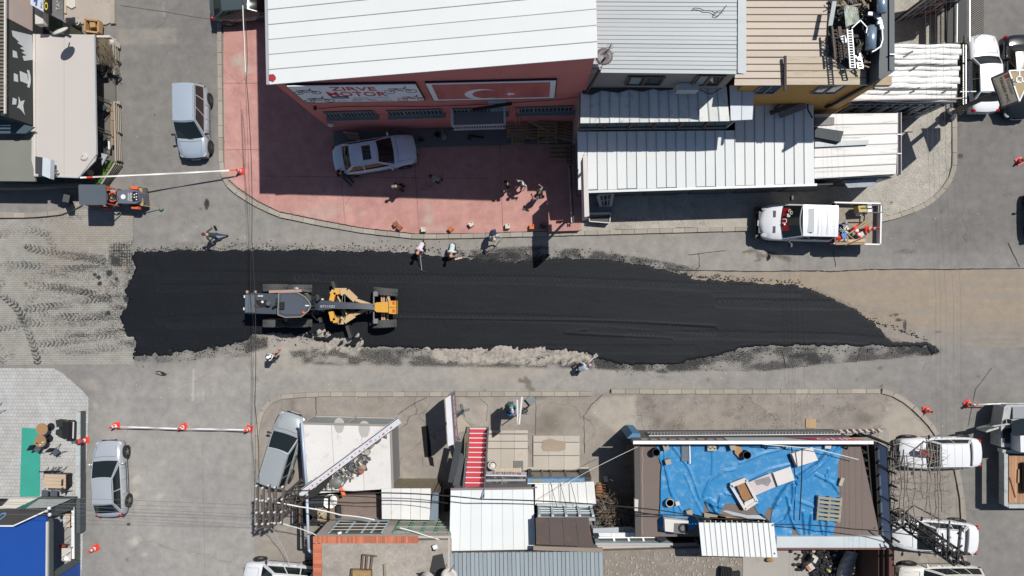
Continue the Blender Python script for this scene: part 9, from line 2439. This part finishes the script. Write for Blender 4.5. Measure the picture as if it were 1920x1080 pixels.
def tape(lb,pts,w=.07):
 P=[G(*p)for p in pts];m=MB();n=26;Q=[]
 for i in range(n+1):
  k=i/n;s=k*(len(P)-1);j=min(int(s),len(P)-2);q=P[j].lerp(P[j+1],s-j);q.z-=.05*math.sin(math.pi*k);Q.append(q)
 for i in range(n):
  a0=(.6*math.sin(i*.5));a1=(.6*math.sin((i+1)*.5));d=(Q[i+1]-Q[i]).normalized();s=Vc((-d.y,d.x,0))
  u0=(s*math.cos(a0)+Vc((0,0,math.sin(a0))))*w/2;u1=(s*math.cos(a1)+Vc((0,0,math.sin(a1))))*w/2
  m.mat(1 if(i<3 or i>n-3)and i%2 else 0).quad(Q[i]-u0,Q[i+1]-u1,Q[i+1]+u1,Q[i]+u0)
 t=m.bd('barrier_tape',[TW,CR_]);props(t,lb,'tape')
tape('white barrier tape from the cafe corner to the forecourt cone',[(150,333,2.6),(300,326,1.6),(440,319,.75)],.09)
tape('white tape between the left and middle cones of the lower side street',[(215,800,.7),(340,804,.62)]);tape('white tape between the middle and right cones of the lower side street',[(340,804,.62),(462,806,.66)])
tape('white tape running right from the cone by the flatbed lorry',[(1826,759,.7),(1880,757,1.),(1960,758,1.1)])
# load in the pickup bed
BZ=.99
def inbed(nm,lb,cat,x,y):return thing(nm,lb,cat,G(x,y,BZ))
t=inbed('plate_compactor','yellow plate compactor with a black handle in the corner of the pickup bed','compactor',1620,393)
m=MB();m.ex(ah([(1609,386),(1624,385),(1626,397),(1611,398)],1.75),(0,0,-.55));m.bd('engine_cover',M('compactor_tan',A(214,188,120)),t);MB().box(G(1618,392,1.1),(.65,.42,.12)).bd('base_plate',DARK,t);MB().box(G(1629,391,1.6),(.22,.4,.2)).bd('muffler',ALU,t)
for a,b in(((1622,386),(1655,384)),((1622,399),(1655,398)),((1655,384),(1655,398)),((1647,384),(1647,398))):MB().bar(G(*a,2.),G(*b,2.05),.05).bd('handle_bar',BLACK,t)
MB().box(G(1611,402,1.25),(.3,.16,.16)).bd('white_filter',WHITE,t)
for x,y,rz,rx,lb in((1598,428,.3,1.1,'red traffic cone lying in the middle of the pickup bed'),(1622,431,1.6,.5,'red traffic cone standing tilted at the tailgate of the pickup')):
 t=inbed('traffic_cone',lb,'cone',x,y);cone_parts(t,Matrix.Rotation(rz,3,'Z')@Matrix.Rotation(rx,3,'X'));t.location.z=BZ+.25
for i,(p,q,w_,mt,lb)in enumerate((((1563,456),(1632,414),.05,WOOD,'long pale tool handle running diagonally across the pickup bed'),((1575,452),(1625,412),.06,WOOD,'thicker tool handle beside the long one in the pickup bed'),((1576,428),(1605,452),.045,GWOOD,'short handle crossing the other handles near the cab'),((1566,457),(1622,456),.12,WOOD,'flat tan plank along the side gate of the pickup'),((1590,452),(1622,451),.16,M('pale_plank_2',A(214,190,150)),'wide pale plank at the lower right corner of the bed'),((1585,460),(1618,446),.05,RUST,'rusty bar between the planks and handles in the pickup bed'))):
 t=MB().bar(G(*p,1.25+.06*i),G(*q,1.3+.06*i),w_,.05).bd('tool_handle' if i<3 else 'plank',mt);props(t,lb,'tool' if i<3 else 'plank')
t=inbed('carton','cream carton beside the tilted cone in the pickup bed','carton',1613,441);MB().box(G(1613,440,1.25),(.26,.24,.28),.5).bd('carton_body',OFFW,t)
t=inbed('bucket','dark blue bucket near the cab in the pickup bed','bucket',1569,428);MB().lathe(G(1569,428,BZ),[(.001,0),(.15,0),(.2,.36),(.18,.36),(.14,.05),(.001,.05)],16).bd('pail',M('navy',(.012,.03,.12)),t)
t=inbed('blue_canister','bright blue canister beside the red bag in the pickup bed','canister',1580,443);MB().box(G(1580,442,1.2),(.26,.26,.4),.4).bd('canister_body',BLUEP,t)
t=inbed('red_bag','red bag at the lower cab corner of the pickup bed','bag',1570,448);MB().ell(G(1570,446,1.2),(.2,.18,.2),10,7).ell(G(1563,452,1.2),(.22,.1,.12),8,5).bd('bag',RED,t,smooth=True)
m=MB()
for i in range(60):a=G(RU(1562,1590),RU(416,452),BZ+RU(.05,.25));m.mat(random.choice([0,1,2,3])).box(a,(RU(.04,.14),RU(.04,.12),.05),RU(0,3))
props(m.bd('small_clutter',[OFFW,DARK,STEEL,M('dusty_blue',(.25,.32,.42))]),kind='stuff')
t=thing('long_brush','wooden pole with a green brush head lying from the roller drum to the road','brush',G(300,390,.02));MB().bar(G(262,384,1.),G(299,391,.12),.035).bd('pole',WOOD,t);MB().ell(G(302,391,.12),(.14,.13,.1),10,6).bd('brush_head',M('brush_green',A(120,150,130),var=.4,sc=9),t)
t=thing('road_debris','black torn rubber strip lying on the lower side street','rubber strip',G(302,699,.02));m=MB();m.tube([G(x,y,.05)for x,y in[(292,697),(298,696),(306,698),(312,702),(308,704),(300,703),(292,700)]],.025,5);m.bar(G(302,698,.05),G(308,703,.05),.1,.03);m.bd('rubber',RUBBER,t)
# ================================================================== PEOPLE
def ik(a,b,l1,l2,hint):
 a=Vc(a);b=Vc(b);d=b-a;L=d.length
 if L>(l1+l2)*.995:b=a+d*((l1+l2)*.995/L);d=b-a;L=d.length
 L=max(L,.05);x=(l1*l1-l2*l2+L*L)/(2*L);hh=math.sqrt(max(0,l1*l1-x*x));u=d/L
 h=Vc(hint);h=(h-u*h.dot(u)).normalized()
 return a+u*x+h*hh,b
PM_={}
def cloth(*a):n,c=a if len(a)==2 else(a[0],a[1:]);return M('cloth_'+n,c,rough=.9,var=.12,sc=6,fine=.1,fsc=30,rnd=.04)
def person(label,px,py,deg,top='grey',legs='navy',hair='dark',lean=.1,hip=.93,hands=((.15,-.25,.85),(.15,.25,.85)),feet=((-.05,-.11),(.12,.11)),h=.02,sleeves=True,vest=None,cap=None,shoes='dark',s=1.,head_dn=0.,shorts=False,twist=0):
 ro=thing('person',label,'person',G(px,py,h),math.radians(deg))
 hipc=Vc((0,0,hip));up=Vc((math.sin(lean),0,math.cos(lean)));fw=Vc((math.cos(lean),0,-math.sin(lean)))
 chest=hipc+up*.36;neck=hipc+up*.53;hd=(up*math.cos(head_dn)+fw*math.sin(head_dn)).normalized()
 head=neck+hd*.17+fw*.03
 V=[];E=[];RAD=[];TG=[]
 def v(p,r,t=None,par=None):
  V.append(Vc(p));RAD.append(r);i=len(V)-1
  if par is not None:E.append((par,i));TG.append(t)
  return i
 pel=v(hipc,(.15,.12));wst=v(hipc+up*.18,(.135,.11),0,pel);ch=v(chest,(.165,.13),0,wst);nb=v(neck-up*.05,(.1,.09),0,ch);nk=v(neck+hd*.03,(.055,.055),2,nb)
 h1=v(head-hd*.05,(.075,.085),2,nk);h2=v(head+hd*.04,(.082,.1),2,h1);h3=v(head+hd*.1,(.05,.06),2,h2)
 tips=[]
 for sg,hn in((-1,hands[0]),(1,hands[1])):
  sh=neck-up*.06+Vc((0,sg*.19,0));el,ha=ik(sh,hn,.29,.26,(-.4,sg*.5,-.6))
  a=v(sh,(.062,.06),0,ch if False else nb);b=v(el,(.045,.045),0,a);mid=v(el.lerp(ha,.5),(.038,.038),0 if sleeves else 2,b);c=v(ha,(.028,.03),2 if True else 0,mid)
  d=(ha-el).normalized();p=v(ha+d*.07,(.04,.022),2,c);tips.append((ha+d*.09,d,sg))
 for sg,ft in((-1,feet[0]),(1,feet[1])):
  hp=hipc+Vc((0,sg*.09,-.05));an=Vc((ft[0],ft[1],.09));kn,an=ik(hp,an,.44,.43,(1,0,.1))
  a=v(hp,(.095,.09),1,pel);b=v(kn,(.062,.062),1,a);c=v(kn.lerp(an,.85),(.045,.045),2 if shorts else 1,b);d=v(an-Vc((0,0,.03)),(.045,.045),3,c);e=v(an+Vc((.15,0,-.05)),(.045,.035),3,d)
 me=bpy.data.meshes.new('body_base');me.from_pydata([tuple(p)for p in V],E,[])
 ob=bpy.data.objects.new('body_base',me);COL.objects.link(ob)
 md=ob.modifiers.new('skin','SKIN');md.use_smooth_shade=True
 sv=me.skin_vertices[0].data
 for i,r in enumerate(RAD):sv[i].radius=r
 for i in range(len(V)):sv[i].use_root=(i==0)
 sb=ob.modifiers.new('sub','SUBSURF');sb.levels=1;sb.render_levels=1
 dg=bpy.context.evaluated_depsgraph_get();dg.update();me2=bpy.data.meshes.new_from_object(ob.evaluated_get(dg))
 COL.objects.unlink(ob);bpy.data.objects.remove(ob)
 m=MB();co=[q.co.copy()for q in me2.vertices];fs=[tuple(q.vertices)for q in me2.polygons];bpy.data.meshes.remove(me2)
 segs=[(V[a],V[b],t)for(a,b),t in zip(E,TG)]
 for f in fs:
  c=sum((co[i]for i in f),Vc())/len(f);best=9;bt=0
  for a,b,t in segs:
   d=b-a;k=max(0,min(1,(c-a).dot(d)/max(1e-6,d.length_squared)));q=(c-a-d*k).length
   if q<best:best=q;bt=t
  m.f.append(f);m.m.append(bt)
 m.v=[tuple(p)for p in co]
 m.mat(2)
 for tp,d,sg in tips:
  sd=d.cross(Vc((0,0,1)));sd=sd.normalized()if sd.length>.1 else Vc((0,1,0));dn=sd.cross(d).normalized();dn=-dn if dn.z>0 else dn
  for k,L in enumerate((.07,.08,.075,.058)):
   o=tp+sd*(.024*(k-1.5)*.95)-d*.02;a=o+d*L*.55;b=a+(d*.5+dn).normalized()*L*.5
   m.cyl(o,a,.0095,.009,5);m.cyl(a,b,.009,.007,5)
  o=tp-d*.06+sd*(.03*-sg);a=o+(d*.6-sd*sg*.8).normalized()*.04;m.cyl(o,a,.012,.01,5);m.cyl(a,a+(d+dn*.3).normalized()*.03,.01,.008,5)
 fc=head+hd*0.;nz=fw*math.cos(head_dn)-up*math.sin(head_dn)
 m.cyl(fc+nz*.085+hd*.015,fc+nz*.118-hd*.015,.012,.016,5)
 for sg in(-1,1):m.ell(fc+Vc((0,sg*.088,0)),(.02,.012,.03),6,4)
 m.bd('body',[cloth(*top),cloth(*legs),SKIN,cloth(*(shoes if shoes!='dark' else BK_))],ro,local=True,smooth=True)
 e=MB()
 for sg in(-1,1):e.ell(fc+nz*.088+Vc((0,sg*.035,0))+hd*.03,(.014,.014,.01),6,4)
 e.bd('eyes',BLACK,ro,local=True)
 MB().box(fc+nz*.092-hd*.04,(.012,.045,.008)).bd('mouth',M('lips',(.25,.08,.06)),ro,local=True)
 rot=Vc((0,0,1)).rotation_difference(hd).to_matrix()
 mt=cloth(*(cap or hair))
 hb=MB();hb.ell(head+hd*.045-nz*.012,(.108,.098,.105),12,7,z0=-.25,rot=rot)
 if cap:hb.ell(head+hd*.05+nz*.11,(.07,.075,.012),10,4,rot=rot)
 hb.bd('cap' if cap else 'hair',mt,ro,local=True,smooth=True)
 if vest:
  vm=MB();vm.ell(hipc+up*.3,(.165,.215,.3),14,8,z0=-.85,z1=.8,rot=Vc((0,0,1)).rotation_difference(up).to_matrix());vm.bd('vest',cloth(*vest),ro,local=True,smooth=True)
 ro['_h']=0;del ro['_h']
 R=Matrix.Rotation(math.radians(deg),3,'Z');base=G(px,py,h)
 return lambda q:base+R@Vc(q)
W_=('white',(.62,.62,.64));LB_=('pale_blue',(.42,.52,.62));LV=('lilac_white',(.56,.53,.6));DG_=('dark_grey',(.045,.05,.055));BK_=('black',(.012,.012,.014));NV=('navy',(.015,.025,.06));JN=('jeans',(.03,.08,.16));TNC=('tan',(.35,.25,.16));CRM_=('cream',(.55,.52,.42));GN=('teal',(.05,.28,.24));BL_=('blue',(.03,.1,.25));HR=('hair_dark',(.02,.016,.014));HG=('hair_grey',(.18,.17,.16));OR_=('faded_orange',(.62,.26,.2))
# on the forecourt
person('man in a dark brown jacket with folded arms behind the shaded sedan',654,336,130,top=('brown_dark',(.035,.028,.018)),legs=NV,hair=HR,lean=.25,hands=((.32,.05,1.15),(.32,-.05,1.15)),feet=((-.35,-.1),(-.45,.12)),h=.12)
person('man in black stooping alone in the middle of the shaded forecourt',760,353,200,top=BK_,legs=BK_,hair=HG,lean=.6,hip=.9,hands=((.35,-.15,.7),(.35,.15,.7)),h=.12)
person('man in a grey shirt bending in the shade right of the man in black',828,341,170,top=('grey',(.24,.27,.27)),legs=BK_,hair=HR,lean=.55,hip=.9,hands=((.3,-.2,.75),(.35,.1,.8)),h=.12)
person('man in black with bare arms standing leftmost in the group at the shadow edge',955,351,205,top=BK_,legs=BK_,hair=HR,lean=.2,hands=((.38,-.06,1.05),(.36,.1,1.05)),sleeves=False,h=.12,shoes=W_)
person('man in a white shirt standing between two others at the shadow edge',979,348,235,top=W_,legs=('grey_trousers',(.12,.15,.22)),hair=HR,lean=.15,hands=((.1,-.38,.9),(.25,.3,1.)),feet=((-.1,-.14),(.28,.12)),h=.12)
person('man with a white cap and pale sleeves rightmost of the group on the forecourt',1013,369,150,top=('mid_grey',(.2,.22,.23)),legs=BK_,hair=HR,vest=('vest_black',(.02,.02,.025)),lean=.2,hands=((.28,-.4,1.),(.2,.4,1.2)),feet=((-.2,-.1),(.2,.1)),h=.12)
# road crew
f=person('worker in a navy waistcoat and tan cap leaning on a tool at the kerb',925,436,-75,top=LB_,legs=('trousers_taupe',(.12,.1,.1)),cap=('cap_tan',(.5,.44,.36)),vest=NV,lean=.75,hip=.92,hands=((.62,-.12,.95),(.55,.38,.85)),h=.12)
t=thing('shovel','shovel held by the worker in the navy waistcoat','shovel',G(930,470,.02));MB().bar(f((.6,.3,.95)),G(931,459,.08),.035).bd('handle',WOOD,t);MB().box(G(930,461,.06),(.2,.26,.03),.5).bd('blade',STEEL,t)
f=person('worker in a lilac white shirt and orange cap pulling a long rake',797,458,-110,top=LV,legs=BK_,cap=OR_,lean=.95,hip=.88,hands=((.62,-.05,.7),(.75,.1,.58)),feet=((-.2,-.14),(.25,.14)))
t=thing('rake','long asphalt rake pulled over the fresh asphalt by the lilac shirted worker','rake',G(790,506,.05));MB().bar(f((.45,0.,.9)),G(791,507,.09),.03).bd('handle',M('handle_white',(.5,.48,.45)),t);MB().bar(G(784,504,.09),G(797,510,.09),.06,.05).bd('head',BLACK,t)
for i in range(7):p=G(784+i*2.1,504+i*1,.08);MB().bar(p,p+Vc((-.02,-.06,-.05)),.015).bd('tine',BLACK,t)
f=person('worker with a pale aqua back and orange cap raking the asphalt edge',852,460,-95,top=('pale_aqua',(.5,.6,.62)),legs=('taupe_dark',(.1,.08,.09)),cap=OR_,lean=1.1,hip=.86,hands=((.6,-.18,.6),(.55,.12,.6)),feet=((-.1,-.2),(.3,.2)))
t=thing('lute_rake','wide wooden lute on two struts at the edge of the fresh asphalt','rake',G(860,484,.05));MB().bar(G(853,486,.09),G(866,483,.09),.1,.05).bd('head',M('lute_wood',A(226,200,176)),t);MB().bar(f((.5,0.,.62)),G(858,484,.1),.03).bd('handle',GWOOD,t);MB().bar(f((.45,.2,.5)),G(863,483,.1),.02).bd('strut',GWOOD,t)
f=person('man in a dark grey jacket and jeans striding left past the crew',415,444,178,top=DG_,legs=JN,hair=('hair_reddish',(.1,.03,.025)),lean=.35,hip=.9,hands=((.15,-.45,.95),(.1,.45,.85)),feet=((-.42,-.08),(-.05,.14)))
t=thing('umbrella_stick','short black folded stick held out by the man in the dark grey jacket','stick',G(401,430,.8));MB().bar(G(402,424,1.3),G(406,432,1.1),.1).bd('stick',BLACK,t)
f=person('worker with a white helmet and navy vest standing alone below the grader',517,668,25,top=W_,legs=NV,cap=('helmet_white',(.75,.8,.82)),vest=NV,lean=.25,hands=((.4,.1,1.),(.38,-.05,1.1)))
t=thing('small_tool','small red and grey tool in the hands of the helmeted worker','tool',G(524,660,1.));MB().bar(G(521,664,1.1),G(527,655,1.1),.05).bd('tool_body',STEEL,t);MB().box(G(523,657,1.1),(.1,.1,.08)).bd('tool_grip',RED,t)
f=person('worker in a pale blue shirt bending over a shovel by the rubble',1084,690,28,top=LB_,legs=('navy_dark',(.015,.015,.03)),cap=('cap_lilac',(.35,.3,.42)),lean=.95,hip=.85,hands=((.62,.12,.55),(.35,.35,.7)),feet=((-.25,-.15),(.1,.2)))
t=thing('shovel','shovel with a pale handle worked by the man bending at the windrow','shovel',G(1112,668,.05));MB().bar(G(1099,683,.6),G(1115,669,.12),.04).bd('handle',M('handle_pale',(.62,.54,.42)),t);MB().box(G(1117,667,.1),(.24,.2,.03),.7).bd('blade',M('blade_grey',(.3,.3,.3),metal=.4),t)
f=person('man in a teal shirt and cream hat sitting at the blue table',958,757,-60,top=GN,legs=BL_,cap=CRM_,lean=.2,hip=.5,hands=((.45,-.1,.8),(.42,.1,.8)),feet=((.4,-.12),(.42,.12)),h=.1)
t=thing('stool','plain stool under the seated man in the teal shirt','stool',G(958,757,.1));MB().cyl((0,0,.36),(0,0,.4),.18,n=14).bd('seat',DARK,t,local=True)
for sx,sy in((-.12,-.12),(.12,-.12),(.12,.12),(-.12,.12)):MB().bar((sx,sy,0),(sx*.8,sy*.8,.36),.03).bd('leg',DARK,t,local=True)
t=thing('work_table','small blue work table with dark legs by the white poles','table',G(962,774,.1));MB().ex(ah([(952,768),(971,768),(971,779),(952,780)],.85),(0,0,-.05)).bd('tabletop',BLUEP,t)
for p,q in(((951,780),(970,780)),((951,780),(951,768)),((953,779),(966,769))):MB().bar(G(*p,.88),G(*q,.88),.05).bd('table_rail',BLACK,t)
for x,y in((952,769),(970,769),(970,779),(952,779)):p=G(x,y,.8);MB().bar(p,Vc((p.x,p.y,.1)),.04).bd('leg',BLACK,t)
for(p,q,lb)in(((970.5,747,3.2),(971.5,794,3.2),'left white pole of the pair standing over the blue table'),((979,743,3.2),(973.5,794,3.3),'right white pole of the pair leaning against the other')):
 t=MB().bar(G(*p),G(*q),.09,.9).bd('white_pole',M('pole_white',(.6,.6,.58),dirt=((.2,.2,.2),.3,4)));props(t,lb,'pole')
t=MB().bar(G(971,782,2.3),G(993,760,.2),.05).bd('prop_rod',BLACK);props(t,'dark prop rod holding up the white poles','rod')
t=MB().ex(ah([(985,749),(996,741),(1006,751),(995,761)],.35),(0,0,-.05)).bd('plate_square',M('plate_slate',A(140,148,150)));props(t,'rounded square grey plate set diamondwise beside the wet kerb','plate')
m=MB()
for i in range(30):a=G(RU(976,990),RU(764,776),.15);m.mat(i%2).box(a,(.08,.06,.05),i)
props(m.bd('stone_scraps',[GWOOD,STEEL]),kind='stuff')
